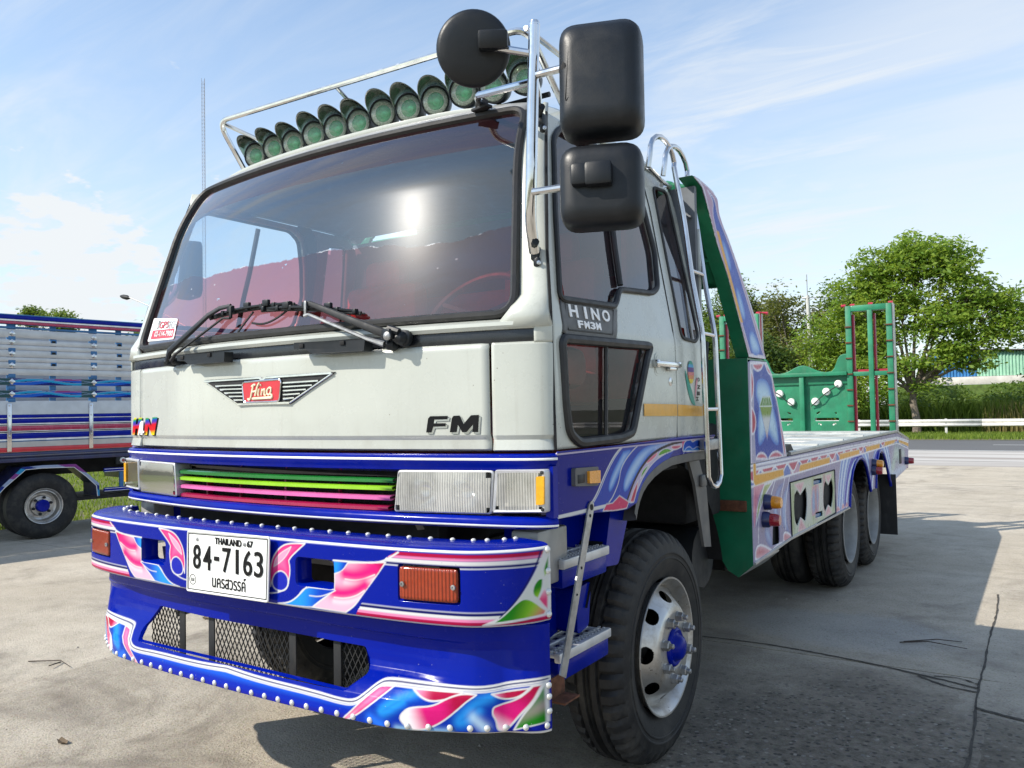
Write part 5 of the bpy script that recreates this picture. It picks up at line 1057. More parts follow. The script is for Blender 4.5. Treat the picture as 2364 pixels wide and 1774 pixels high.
def build_roof_gear():
    mb = MB(); mb.tube([(-.90, .76, 2.93), (-.90, .80, 2.86), (0, .80, 2.865), (.90, .80, 2.86)], .012, 6); P(mb, 'lamp_rail', 'dark_metal')
    # one lamp: body, reflector ring with beads, green core, lens, tinted visor
    c = (0, 0, 0); ax = (0, -1, 0)
    mb = MB(); mb.lathe([(-.10, 0), (-.10, .035), (-.07, .056), (-.03, .064), (.0, .066), (.006, .066), (.008, .062), (.004, .058), (.002, .058)], c, ax, 28); body = new_mesh('roof_lamp', mb.v, mb.f, 'plastic_black', 40)
    mb = MB(); mb.lathe([(.002, .059), (.0, .055), (-.004, .040), (-.002, .038)], c, ax, 28)
    for k in range(18):
        a = k*math.pi/9; mb.lathe([(.0, .0062), (.004, .005), (.0055, 0)], (.0485*math.cos(a), .002, .0485*math.sin(a)), ax, 8)
    ring = new_mesh('reflector_ring', mb.v, mb.f, 'roof_ring', 50)
    mb = MB(); mb.lathe([(-.002, .040), (-.008, .034), (-.016, .018), (-.014, .016), (-.012, 0)], c, ax, 48, rad=lambda i, j: (-.0022 if j % 2 else 0) if i < 3 else 0); core = new_mesh('reflector', mb.v, mb.f, 'roof_green', 10)
    mb = MB(); mb.lathe([(.002, .060), (.010, .054), (.016, .034), (.018, .014), (.0182, 0)], c, ax, 28); lens = new_mesh('lens', mb.v, mb.f, 'roof_lens', 60)
    mb = MB(); rows = []
    for t in np.linspace(0, 1, 9):
        row = []
        for a in np.linspace(-1.62, 1.62, 31):
            ln = .105*max(0, math.cos(a*.965))**1.1; r = .0668+.004*t; row.append((r*math.sin(a), -.004-ln*t, r*math.cos(a)+.016*t))
        rows.append(row)
    mb.loft(rows); visor = new_mesh('visor', mb.v, mb.f, 'visor_plastic', 60)
    mb = MB(); mb.tube([(0, .03, -.05), (0, .07, -.075)], .01, 6); foot = new_mesh('foot', mb.v, mb.f, 'dark_metal', 60)
    xs = np.linspace(-.830, .832, 12)
    for i, x in enumerate(xs):
        o = link('roof_lamp', body, TRUCK, (x-FLATBED_LOC[0], .70+.02*(x/.83)**2-FLATBED_LOC[1], 2.925+.006*math.sin(i*2.3)-.012*(x/.83)**2)); o.rotation_euler = (R(random.uniform(6, 12)), 0, R(random.uniform(-5, 5)+17))
        for nm, m in (('reflector_ring', ring), ('reflector', core), ('lens', lens), ('visor', visor), ('foot', foot)):
            ch = link(nm, m, o)
            if nm == 'visor': solidify(ch, .002, 0)
    # chrome rack
    mb = MB(); mb.tube(rounded([(-.925, .735, 2.845), (-.94, .575, 3.075), (.94, .573, 3.040), (.955, .83, 2.79), (.965, .95, 2.70)], .075), .0135, 10); rk = P(mb, 'roof_rack', 'chrome')
    for q, rr in (([(-.10, .58, 3.058), (-.10, .98, 2.86)], .009), ([(.93, .575, 3.04), (.95, 1.2, 3.0), (.955, 1.30, 2.86)], .0115), ([(-.93, .585, 3.07), (-.95, 1.2, 3.02), (-.955, 1.30, 2.86)], .0115)): mb = MB(); mb.tube(q, rr, 8); P(mb, 'strut', 'chrome', rk)
build_roof_gear()

def build_mirrors():
    pole = [(1.125, .29, 2.10), (1.15, .225, 2.19), (1.174, .20, 2.32), (1.186, .20, 2.60), (1.197, .20, 2.832)]
    pm = adopt(MB().tube(rounded(pole, .08), .0195, 12).build('mirror_pole', 'chrome'))
    mb = MB(); mb.tube([(1.197, .20, 2.826), (1.1972, .20, 2.842), (1.1974, .20, 2.846)], [.0195, .016, .004], 12); P(mb, 'pole_cap', 'chrome', pm)
    for p in ((1.125, .300, 2.095), (1.085, .425, 2.60)):
        mb = MB(); mb.box(p, (.026, .04, .05), bevel=.008); mb.box((p[0]+.008, p[1]-.008, p[2]-.03), (.022, .022, .035), bevel=.008); mb.tube([(p[0]-.0, p[1]-.02, p[2]+.02), (p[0]+.03, p[1]-.05, p[2]+.03)], .013, 8); P(mb, 'pole_bracket', 'plastic_black', pm)
        mb = MB(); mb.lathe([(0, .008), (.006, .008), (.007, 0)], (p[0]+.018, p[1]-.014, p[2]-.035), (.6, -.8, 0), 6); P(mb, 'bolt', 'steel', pm)
    mb = MB(); mb.tube(rounded([(.795, .46, 2.735), (.83, .38, 2.735), (1.187, .205, 2.645)], .03), .0135, 10); P(mb, 'mirror_arm', 'chrome', pm)
    mb = MB(); mb.box((.79, .47, 2.735), (.05, .05, .035), rot=.6, bevel=.006); mb.box((.80, .455, 2.718), (.085, .035, .012), rot=-.2, bevel=.003); P(mb, 'pole_bracket', 'dark_metal', pm)
    mb = MB(); mb.tube(rounded([(1.190, .205, 2.66), (1.13, .33, 2.655), (1.066, .43, 2.61)], .05), .012, 8); P(mb, 'mirror_arm', 'chrome', pm)
    for z, x1 in ((2.662, 1.325), (2.277, 1.315)):
        mb = MB(); mb.tube([(1.18, .20, z), (x1, .195, z-.006)], .0125, 10); P(mb, 'mirror_arm', 'steel', pm)
    mb = MB(); mb.tube([(1.19, .20, 2.735), (1.06, .155, 2.775)], .013, 10); P(mb, 'mirror_arm', 'steel', pm)
    def shell(name, c, w, h, dep, rz, tilt=0, rz0=0):
        rows = []
        for t, k in ((0, 1.0), (.25, 1.0), (.55, .985), (.8, .93), (.95, .80), (1.0, .60)):
            q = rpoly([(-w/2*k, -h/2*k), (w/2*k, -h/2*k), (w/2*k, h/2*k), (-w/2*k, h/2*k)], min(w, h)*.22*k, 6); rows.append([(u, dep*(.5-t), v) for u, v in q])
        mb = MB(); mb.loft(rows, closed=True); n = len(rows[0]); mb.f.append(tuple(range((len(rows)-1)*n, len(rows)*n))); mb.mi.append(0)
        M = Matrix.Translation(c) @ Matrix.Rotation(rz, 4, 'Z') @ Matrix.Rotation(tilt, 4, 'X'); mb.v = [tuple(M @ Vector(p)) for p in mb.v]
        o = P(mb, name, 'plastic_black', angle=50)
        g = MB(); q = rpoly([(-w/2*.93, -h/2*.95), (w/2*.93, -h/2*.95), (w/2*.93, h/2*.95), (-w/2*.93, h/2*.95)], min(w, h)*.2, 5); g.prism(q, lambda u, v, d: tuple(M @ Vector((u, d, v))), dep*.5-.004, dep*.5+.002); P(g, 'mirror_glass', 'chrome', o)
        return o, M
    o, M = shell('wing_mirror', (1.432, .205, 2.592), .262, .362, .125, R(20), R(-3))
    T = lambda u, v, d: tuple(M @ Vector((u, -.0625-d, v)))
    mb = MB(); mb.tube([T(u, v, -.004-.10*max(0, abs(u)-.085)**1.5) for u, v in rounded_uv([(-.105, -.09), (-.08, -.055), (-.02, -.05), (.09, -.06), (.088, .085), (-.09, .095)], .02)], .0013, 5, True); P(mb, 'panel_groove', 'rubber_black', o)
    mb = MB(); mb.lathe([(0, .022), (.004, .02), (.006, 0)], T(-.112, .03, -.022), (-.5, -.8, 0), 16); P(mb, 'arm_socket', 'cavity', o)
    o, M = shell('wing_mirror', (1.426, .205, 2.256), .262, .262, .105, R(20), R(-2))
    mb = MB(); mb.box((0, -.062, .018), (.085, .05, .075), bevel=.012); mb.box((-.055, -.058, .02), (.06, .05, .07), bevel=.012); mb.v = [tuple(M @ Vector(p)) for p in mb.v]; P(mb, 'arm_socket', 'plastic_black', o)
    # round mirror looking down at the front
    n = Vector((.50, -.80, -.20)).normalized(); c = Vector((.985, .15, 2.787))
    mb = MB(); mb.lathe([(-.02, .0), (-.02, .116), (-.010, .125), (.006, .126), (.017, .121), (.023, .110), (.028, .085), (.031, .05), (.032, 0)], c, n, 48); ro = P(mb, 'round_mirror', 'plastic_black', angle=60)
    mb = MB(); q = n.to_track_quat('-Y', 'Z').to_matrix().to_4x4(); mb.box((0, 0, 0), (.10, .06, .062), bevel=.010); mb.v = [tuple(Matrix.Translation(c+n*.045+Vector((.062, .03, .012))) @ q @ Vector(p)) for p in mb.v]; P(mb, 'arm_socket', 'plastic_black', ro)
    o, M = shell('wing_mirror', (-1.26, .60, 2.345), .22, .30, .10, R(-14)); mb = MB(); mb.tube(rounded([(-1.13, .36, 2.10), (-1.19, .50, 2.2), (-1.20, .56, 2.60), (-1.08, .64, 2.66)], .06), .017, 10); mb.tube([(-1.20, .55, 2.40), (-1.24, .57, 2.40)], .012, 8); P(mb, 'mirror_pole', 'chrome', o)
def rounded_uv(p, r): return [(q.x, q.y) for q in rounded([(u, v, 0) for u, v in p], r, 4, True)]
build_mirrors()

def build_wipers():
    def W(x, z, d): y = (float(glass_y(x, max(z, 1.9))) if z > 1.88 else float(front(x))-.0); return (x, y-d, z)
    # left wiper
    a = adopt(MB().tube([W(-.646, 1.806, .035), W(-.60, 1.845, .05), W(-.392, 1.990, .05), W(-.325, 2.015, .045), W(-.258, 2.020, .04)], [.016, .017, .012, .011, .009], 8, flat=.7).build('wiper_arm', 'plastic_black'))
    mb = MB(); mb.tube([W(-.600, 1.806, .04), W(-.56, 1.83, .045), W(-.285, 1.968, .045), W(-.240, 1.966, .04)], [.010, .006, .005, .006], 6); mb.box(W(-.243, 1.99, .042), (.014, .01, .05), bevel=.003); P(mb, 'link_rod', 'dark_metal', a)
    mb = MB(); mb.lathe([(0, .022), (.03, .020), (.045, .016), (.05, 0)], W(-.646, 1.804, .0), (0, -1, 0), 14); mb.lathe([(0, .017), (.03, .016), (.04, 0)], W(-.603, 1.804, .0), (0, -1, 0), 12); P(mb, 'pivot', 'plastic_black', a)
    mb = MB(); mb.lathe([(0, .011), (.01, .011), (.011, 0)], W(-.668, 1.808, .03), (-.6, -.8, 0), 8); P(mb, 'nut', 'steel', a)
    b = adopt(MB().tube([W(.668, 1.828, .045), W(.60, 1.855, .055), W(.30, 1.962, .06), W(.23, 1.985, .05)], [.016, .0155, .0115, .010], 8, flat=.75).build('wiper_arm', 'dark_metal'))
    mb = MB(); mb.tube([W(.628, 1.803, .04), W(.565, 1.824, .05), W(.245, 1.940, .052), W(.222, 1.936, .05)], [.011, .0075, .006, .007], 6, flat=.8); mb.box(W(.226, 1.962, .055), (.013, .008, .062), bevel=.003); P(mb, 'link_rod', 'galvanized', b)
    mb = MB(); mb.lathe([(0, .030), (.018, .030), (.022, .024), (.04, .024), (.052, .018), (.06, 0)], W(.690, 1.822, .0), (0, -1, 0), 16); mb.lathe([(0, .022), (.03, .02), (.045, 0)], W(.640, 1.802, .0), (0, -1, 0), 14); mb.tube([W(.655, 1.855, .05), W(.70, 1.84, .05)], .014, 8); mb.box(W(.655, 1.836, .052), (.05, .03, .035), rot=-.2, bevel=.006); P(mb, 'pivot', 'plastic_black', b)
    mb = MB(); mb.lathe([(0, .015), (.006, .015), (.009, .010), (.012, .005), (.012, 0)], W(.668, 1.827, .07), (0, -1, 0), 14); P(mb, 'nut', 'galvanized', b)
    for par, x0, z0, x1, z1, off in ((a, -.425, 1.982, .12, 1.992, .018), (b, -.06, 1.984, .478, 1.928, .026)):
        n = 12; L = lambda t: (x0+(x1-x0)*t, z0+(z1-z0)*t+.010*math.sin(math.pi*t))
        mb = MB(); mb.tube([W(*L(t), off) for t in np.linspace(0, 1, n)], .009, 6, flat=.6); mb.tube([W(*L(t), .006) for t in np.linspace(0, 1, n)], .004, 5); bl = P(mb, 'blade', 'rubber_black', par)
        mb = MB()
        for t0, t1, h in ((.12, .88, .018), (.04, .34, .010), (.66, .97, .010), (.36, .64, .012)):
            mb.tube([W(L(t)[0], L(t)[1]+.006, off+h*math.sin(math.pi*(t-t0)/(t1-t0))) for t in np.linspace(t0, t1, 7)], .0055, 6)
        for t in (.04, .2, .34, .5, .66, .8, .96): mb.box(W(L(t)[0], L(t)[1]+.004, off+.008), (.016, .02, .02), bevel=.003)
        for t in (.30, .50, .72): mb.box(W(L(t)[0], L(t)[1]+.014, off+.016), (.034, .016, .026), bevel=.003)
        P(mb, 'blade_bridge', 'plastic_black', par)
    # washer hoses on the strip
    for x0, x1, z in ((-.525, -.175, 1.808), (.225, .56, 1.812)):
        mb = MB(); mb.prism(rpoly([(x0, z+.018), (x1, z+.012), (x1-.005, z-.030), (x0+.09, z-.028), (x0+.06, z-.010), (x0, z-.008)], .006), F3, .012, .055); o = P(mb, 'grab_handle', 'plastic_black', angle=20)
        for t in (.12, .70): mb = MB(); mb.box(F3(x0+(x1-x0)*t, z+.004, .056), (.022, .004, .016), bevel=.0015); P(mb, 'recess', 'cavity', o)
    for pts in ([(-.13, 1.985), (-.17, 1.94), (-.20, 1.905)], [(.10, 1.985), (.02, 1.94), (-.05, 1.925), (-.12, 1.937)]):
        mb = MB(); mb.tube([W(x, z, .012) for x, z in openc(pts, 2)], .0045, 6); P(mb, 'washer_hose', 'rubber_black')
build_wipers()

def build_sides():
    # blue fender panels; the driver's near side carries the airbrush art
    pts = [(.268, 1.42), (.76, 1.421), (1.385, 1.434), (1.79, 1.424), (1.787, 1.354), (1.574, 1.354), (1.42, 1.353), (1.274, 1.348), (1.17, 1.334), (1.074, 1.311), (1.00, 1.283), (.954, 1.257), (.918, 1.222), (.895, 1.188), (.80, 1.172), (.53, 1.19), (.268, 1.201)]
    for sg in (1, -1):
        f = lambda y, z: np.stack([np.full_like(y, sg*1.204)+sg*.012*np.exp(-((z-1.425)/.012)**2)-sg*np.clip((z-1.427)/.007, 0, 1)*.02, y, z], 1)
        fd = adopt(panel_grid(pts, [], .0034 if sg > 0 else .03, f, 'fender', 'art_gloss', color=paint_fender, rv=.0032 if sg > 0 else .02)); solidify(fd, .005, -sg)
        arch = [(1.70, 1.352), (1.574, 1.354), (1.42, 1.353), (1.274, 1.348), (1.17, 1.334), (1.074, 1.311), (1.00, 1.283), (.954, 1.257), (.918, 1.222), (.895, 1.188), (.878, 1.15)]
        c = np.array([1.36, .50]); mb = MB(); A = np.array(arch)
        rows = [[(sg*x, *(c+(p-c)*k)) for p in A] for x, k in ((1.200, 1.0), (1.202, .985), (1.198, .955), (1.16, .945), (.80, .94))]; mb.loft(rows); P(mb, 'arch_lip', 'grey_plastic', fd)
        # side indicator
        if sg > 0:
            mb = MB(); mb.prism(rpoly([(.370, 1.30), (.541, 1.288), (.543, 1.355), (.372, 1.361)], .008), lambda u, v, d: (1.206+d, u, v), -.002, .014); il = P(mb, 'side_indicator', 'grey_plastic')
            mb = MB(); mb.prism(rpoly([(.456, 1.303), (.537, 1.298), (.539, 1.343), (.456, 1.345)], .004), lambda u, v, d: (1.206+d, u, v), .010, .024)
            P(mb, 'lens', 'amber_clear', il); mb = MB(); mb.box((1.220, .412, 1.322), (.004, .05, .03), bevel=.002); P(mb, 'badge', 'plastic_black', il)
        # stepped entry: upper and lower blue boxes with aluminium treads
        for poly, nm in (([(.36, 1.205), (.80, 1.176), (.895, 1.188), (.952, 1.12), (.86, .95), (.40, .985), (.365, 1.04)], 'entry_box'), ([(.30, .94), (.67, .915), (.645, .755), (.335, .69)], 'entry_box')):
            mb = MB(); mb.prism(poly, lambda u, v, d: (sg*d, u, v), .93 if nm else 1, 1.02); o = P(mb, nm, 'blue_paint')
        mb = MB(); mb.prism(rpoly([(.80, 1.170), (.893, 1.186), (.953, 1.12), (.858, .948), (.74, .958), (.745, 1.0)], .02), lambda u, v, d: (sg*d, u, v), .95, 1.135); P(mb, 'entry_side', 'blue_paint')
        mb = MB(); mb.prism(rpoly([(.56, .905), (.672, .915), (.648, .755), (.56, .74)], .02), lambda u, v, d: (sg*d, u, v), .95, 1.11); P(mb, 'entry_side', 'blue_paint')
        for y0, y1, z0, z1, x1 in ((.385, .735, 1.026, 1.030, 1.160), (.345, .735, .716, .716, 1.160)):
            st = adopt(MB().box((sg*(x1-.012), (y0+y1)/2, z0), (.024, y1-y0, .034), bevel=.005).build('step', 'aluminium'))
            mb = MB()
            for x in np.linspace(x1-.20, x1-.05, 4): mb.box((sg*x, (y0+y1)/2, z0+.008), (.012, y1-y0-.02, .014), bevel=.003)
            for y in np.linspace(y0+.01, y1-.01, 6): mb.box((sg*(x1-.11), y, z0+.004), (.20, .010, .014), bevel=.003)
            P(mb, 'tread', 'aluminium', st)
            mb = MB()
            for x in (x1-.025, x1-.045):
                for y in np.linspace(y0+.015, y1-.015, 16): mb.box((sg*x, y, z0+.017), (.009, .009, .004))
            P(mb, 'tread_teeth', 'aluminium', st, angle=10)
            mb = MB(); mb.box((sg*(x1-.11), (y0+y1)/2, z0-.05), (.20, y1-y0-.01, .07), bevel=.008); P(mb, 'step_skirt', 'blue_paint', st)
        mb = MB(); mb.box((sg*1.08, .36, 1.06), (.11, .20, .19), bevel=.01); P(mb, 'step_bracket', 'visor_grey')
        mb = MB(); mb.prism([(.36, .66), (.66, .70), (.67, .60), (.37, .59)], lambda u, v, d: (sg*d, u, v), 1.0, 1.01); P(mb, 'mud_shield', 'grey_plastic')
        # galvanised stay
        if sg > 0:
            mb = MB(); d = Vector((0, .50-.225, 1.215-.705)).normalized(); n_ = Vector((0, d.z, -d.y)); a = Vector((1.205, .50, 1.215)); b = Vector((1.235, .225, .705)); q = [a+n_*.020, a+d*.018+n_*.012, a+d*.022, a+d*.018-n_*.012, a-n_*.020, b-n_*.020, b+n_*.020]
            mb.add([tuple(p) for p in q]+[tuple(p+Vector((.006, 0, 0))) for p in q], [tuple(range(7)), tuple(range(13, 6, -1))]+[(i, (i+1) % 7, 7+(i+1) % 7, 7+i) for i in range(7)]); stay = P(mb, 'stay', 'galvanized')
            for t, r in ((.0, .011), (-.055, .006), (-.38, .005), (-.54, .004)):
                mb = MB(); mb.lathe([(0, r), (.0015, r), (.0015, 0)], a+(b-a)*(-t*1.0)+Vector((.0062, 0, 0)) if t else a+Vector((.0062, 0, 0)), (1, 0, 0), 14); P(mb, 'bolt_hole', 'cavity', stay)
            mb = MB(); mb.box((1.17, .30, .64), (.006, .10, .07)); mb.box((1.20, .30, .607), (.06, .10, .006)); P(mb, 'angle_bracket', 'rust')
        # mud guards behind the front wheel
        mb = MB(); mb.prism([(1.60, 1.350), (1.735, 1.352), (1.80, 1.24), (1.855, 1.16), (1.90, .862), (1.805, .875), (1.70, 1.19)], lambda u, v, d: (sg*d, u, v), 1.125, 1.14); mg = P(mb, 'mudguard', 'grey_plastic')
        mb = MB(); mb.box((sg*1.147, 1.79, 1.20), (.02, .07, .06), bevel=.01); P(mb, 'mudguard_clip', 'grey_plastic', mg)
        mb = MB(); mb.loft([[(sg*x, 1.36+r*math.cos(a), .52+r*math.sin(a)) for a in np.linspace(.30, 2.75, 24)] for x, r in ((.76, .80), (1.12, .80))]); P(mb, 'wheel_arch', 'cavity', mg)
    # ladder beside the cab
    def rail(y, yt):
        return rounded([(1.262, y, 1.24), (1.255, y-.005, 1.9), (1.205, y+.015, 2.16), (1.165, y+.035, 2.45), (1.128, y+.02, 2.70)], .05)+[Vector((1.122, yt+.145*math.cos(a), 2.70+.11*math.sin(a)*1.0)) for a in np.linspace(.25, math.pi, 9)]+[Vector((1.112, yt-.145, 2.64))]
    y1, y2 = 1.545, 1.715
    rA = rail(y1, y1-.10)[::-1]; rB = rail(y2, y2-.10)
    bot = [Vector((1.264, y1+.03, 1.205)), Vector((1.264, y1+.07, 1.19)), Vector((1.264, y2-.07, 1.19)), Vector((1.264, y2-.03, 1.205))]
    ld = adopt(MB().tube(rA+bot+rB, .0125, 10).build('ladder', 'steel'))
    for z, x, dy in ((1.55, 1.258, 0), (1.90, 1.252, .0), (2.20, 1.198, .018), (2.48, 1.160, .033)): mb = MB(); mb.tube([(x, y1+dy, z), (x, y2+dy, z)], .0095, 8); P(mb, 'rung', 'steel', ld)
    mb = MB(); mb.tube([(1.112, y1-.245, 2.64), (1.10, y1-.02, 2.61), (1.10, y2-.24, 2.60)], .010, 8); P(mb, 'ladder_foot', 'steel', ld)
    mb = MB(); mb.box((1.235, 1.66, 1.385), (.05, .16, .05), bevel=.006); P(mb, 'ladder_bracket', 'galvanized', ld)
    mb = MB(); mb.tube(rounded([(1.16, 1.80, 1.62), (1.16, 1.81, 1.78), (1.16, 1.83, 1.88)], .04), .022, 8); P(mb, 'air_intake', 'plastic_black')
build_sides()

def build_chassis():
    for sg in (1, -1):
        mb = MB(); mb.box((sg*.42, 4.3, .86), (.08, 7.6, .26)); P(mb, 'chassis_rail', 'dark_metal')
    for y in (1.36, 5.37, 6.47): mb = MB(); mb.tube([(-1.0, y, .505), (1.0, y, .505)], .075, 10); mb.box((0, y, .5), (.4, .36, .36), bevel=.1); P(mb, 'axle', 'dark_metal')
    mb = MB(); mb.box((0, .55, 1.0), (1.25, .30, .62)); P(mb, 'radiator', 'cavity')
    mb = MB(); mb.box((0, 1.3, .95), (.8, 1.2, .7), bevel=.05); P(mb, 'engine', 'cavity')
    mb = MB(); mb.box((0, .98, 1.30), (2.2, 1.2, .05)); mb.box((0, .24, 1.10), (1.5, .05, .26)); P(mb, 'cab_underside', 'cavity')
    mb = MB(); mb.tube([(.30, .15, 1.02), (.70, .16, 1.02)], .03, 10); mb.tube([(-.70, .16, 1.02), (-.30, .15, 1.02)], .03, 10); P(mb, 'tow_bar', 'galvanized')
    mb = MB(); mb.box((-.95, 3.5, .72), (.5, 1.2, .5), bevel=.08); P(mb, 'fuel_tank', 'dark_metal')
    mb = MB(); mb.box((0, 2.80, 1.0), (1.7, .84, .42)); P(mb, 'sun_block_beam', 'cavity')  # unseen block, added to stop sunlight slipping under the bed front
    for x in (.62, -.62): mb = MB(); mb.tube([(x-.42, 2.05, .78), (x+.42, 2.05, .78)], .16, 14); P(mb, 'sun_block_tank', 'dark_metal')  # unseen tanks, added to block the sun between cab and headboard
    mb = MB(); mb.box((0, 2.08, 1.22), (2.1, .52, .5), bevel=.03); P(mb, 'sun_block_box', 'cavity')  # unseen box added behind the cab to keep a sun streak off the ground
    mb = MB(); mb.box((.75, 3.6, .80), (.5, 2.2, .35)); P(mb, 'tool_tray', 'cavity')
build_chassis()

# ------------------------------------------------------------------ flatbed truck, bed
BX_ = 1.2
def build_bed():
    XS = lambda y, z: np.stack([np.full_like(y, BX_), y, z], 1)
    # painted skirt with two wheel arches
    def arch(cy, r, z0, n=14): return [(cy+r*math.cos(a)*1.0, .52+(r+.03)*math.sin(a)) for a in np.linspace(math.pi-.32, .32, n)]
    a1 = [(4.985, .719), (5.01, .80), (5.06, .90), (5.147, 1.0), (5.26, 1.06), (5.40, 1.09), (5.542, 1.093), (5.68, 1.06), (5.779, 1.0), (5.87, .90), (5.93, .82), (5.963, .763)]
    a2 = [(6.22, .765), (6.26, .90), (6.33, 1.02), (6.44, 1.09), (6.56, 1.105), (6.70, 1.07), (6.82, .99), (6.93, .89), (7.02, .80), (7.08, .745), (7.10, .712)]
    outline = [(2.39, .695), (3.206, .728), (4.985, .719)]+a1[1:]+[(6.10, .768)]+a2+[(7.16, .735), (8.40, .815), (8.52, 1.125), (7.66, 1.236), (3.141, 1.240), (2.39, 1.240)]
    hole = [tuple(q) for q in curve(PT['s_hole'])]; hl = [tuple(q) for q in curve(PT['s_hl'])]; hr = [tuple(q) for q in curve(PT['s_hr'])]
    slot = [(3.80, 1.008), (4.06, 1.000), (4.06, 1.035), (3.81, 1.045)]; slot2 = [(3.83, .775), (4.05, .765), (4.05, .800), (3.84, .812)]
    rear_h = [(7.74, .90), (7.90, .90), (7.90, 1.05), (7.74, 1.05)]
    sk = adopt(panel_grid(outline, [hole, hl, hr, slot, slot2], .0068, XS, 'bed_skirt', 'art_satin', color=paint_skirt, rv=.0056)); solidify(sk, .006, -1)
    mb = MB(); mb.tube([(BX_+.002, y, z) for y, z in [(2.40, .697), (3.206, .73), (4.975, .721)]], .010, 6); mb.tube([(BX_-.06, y, z-.02) for y, z in [(2.40, .697), (3.206, .73), (4.975, .721)]], .03, 6); P(mb, 'skirt_edge', 'visor_grey', sk)
    for a in (a1, a2): mb = MB(); mb.tube([(BX_+.002, y, z) for y, z in a], .014, 8); P(mb, 'arch_trim', 'blue_paint', sk)
    mb = MB(); mb.tube([(BX_+.003, y, z) for y, z in ((3.19, .725), (3.18, 1.075), (4.475, 1.063), (4.475, .738), (3.19, .725))], .0045, 6); P(mb, 'hatch_gap', 'cavity', sk)
    for q in (slot, slot2): mb = MB(); mb.prism([(y, z-.012) for y, z in q[:2]]+[(y, z-.014) for y, z in q[2:]], lambda u, v, d: (d, u, v), BX_-.02, BX_-.012); P(mb, 'hinge_tab', 'truck_blue', sk)
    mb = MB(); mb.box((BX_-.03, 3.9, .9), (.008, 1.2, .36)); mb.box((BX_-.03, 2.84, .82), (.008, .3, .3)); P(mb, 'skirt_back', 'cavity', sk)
    mb = MB(); mb.box((BX_+.002, 7.82, .975), (.008, .13, .16), bevel=.003); P(mb, 'rear_cover', 'dark_metal', sk)
    # side marker lamps
    for y, z, mt in ((2.64, 1.010, 'amber_clear'), (2.60, .915, 'red_lens'), (6.10, 1.005, 'amber_clear'), (6.06, .945, 'red_lens'), (8.18, .905, 'red_lens')):
        o = adopt(MB().lathe([(0, .046), (.03, .044), (.042, .036), (.042, 0)], (BX_+.001, y, z), (1, 0, 0), 18).build('marker_lamp', 'navy')); mb = MB(); mb.lathe([(.036, .037), (.06, .036), (.085, .033), (.092, .028), (.093, 0)], (BX_+.001, y, z), (1, 0, 0), 18); P(mb, 'lens', mt, o)
    # far side skirt
    o = adopt(panel_grid(outline, [], .03, lambda y, z: np.stack([np.full_like(y, -BX_), y, z], 1), 'bed_skirt', 'blue_paint')); solidify(o, .006, 1)
    # lower quarter of the headboard: painted side, green box front
    q_out = [tuple(p[:2]) for p in PT['q_outline']]; q_out = [(2.392, 1.242), (2.392, 1.802), (2.45, 1.816), (2.756, 1.817), (2.859, 1.749), (2.955, 1.592), (3.05, 1.43), (3.139, 1.242)]
    for sg in (1, -1):
        if sg > 0: qd = adopt(panel_grid(q_out, [], .0065, XS, 'headboard_side', 'art_satin', color=paint_quarter)); solidify(qd, .006, -1)
        else: qd = adopt(MB().prism(q_out, lambda u, v, d: (-d, u, v), BX_-.006, BX_).build('headboard_side', 'green_paint'))
        mb = MB(); fr = [(1.199, .69), (1.199, 1.828), (.86, 1.828), (.86, .70), (.99, .768), (1.058, .651), (1.117, .618)]; mb.prism(fr, lambda u, v, d: (sg*u, d, v), 2.386, 2.395); mb.box((sg*1.03, 2.58, 1.823), (.33, .37, .008)); mb.box((sg*.862, 2.6, 1.4), (.006, .4, .85)); mb.box((sg*1.03, 2.77, 1.4), (.33, .006, .83)); P(mb, 'headboard_box', 'green_paint', qd)
        mb = MB(); mb.prism([(1.117, .618), (1.199, .69), (1.199, .70), (1.117, .628)], lambda u, v, d: (sg*u, d, v), 2.395, 2.9); P(mb, 'box_floor', 'visor_grey', qd)
        mb = MB(); mb.box((sg*1.09, 2.375, 1.012), (.17, .02, .06), bevel=.004); P(mb, 'reflector', 'rust', qd)
        # leaning post
        po = [(1.62, 2.663), (1.70, 2.665), (1.815, 2.655), (1.90, 2.645), (1.966, 2.618), (1.985, 2.55), (2.05, 2.49), (2.114, 2.45), (2.328, 2.271), (2.56, 2.06), (2.672, 1.927), (2.743, 1.835), (2.418, 1.832), (2.25, 2.05), (2.096, 2.241), (1.946, 2.382), (1.825, 2.538), (1.74, 2.632)]
        pst = adopt(MB().prism(po, lambda u, v, d: (sg*d, u, v), BX_-.075, BX_-.004).build('headboard_post', 'green_bright'))
        if sg > 0: o = panel_grid(po, [], .0065, XS, 'painted_face', 'art_satin', color=paint_post); adopt(o, pst); solidify(o, .003, -1)
    # cross beam between the posts
    def yfr(z): return interp(z, [1.83, 2.241, 2.382, 2.538, 2.632, 2.80], [2.42, 2.096, 1.946, 1.825, 1.74, 1.68])+.03
    bo = [(-1.124, 2.20), (-1.02, 2.235), (-.96, 2.27), (.96, 2.27), (1.02, 2.235), (1.124, 2.20), (1.124, 2.655), (1.0, 2.70), (.90, 2.80), (.78, 2.82), (-.78, 2.82), (-.90, 2.80), (-1.0, 2.70), (-1.124, 2.655)]
    ah = rpoly([(.62, 2.49), (1.06, 2.49), (1.07, 2.56), (.99, 2.68), (.86, 2.715), (.62, 2.715)], .05); sh = [(.15, 2.335), (1.075, 2.335), (1.06, 2.435), (.15, 2.435)]
    f = lambda x, z: np.stack([x, np.array([yfr(v) for v in z]), z], 1)
    bm_ = adopt(panel_grid(bo, [ah, sh, mirror_pts(ah), mirror_pts(sh)], .014, f, 'headboard_beam', 'green_bright')); solidify(bm_, .02, -1)
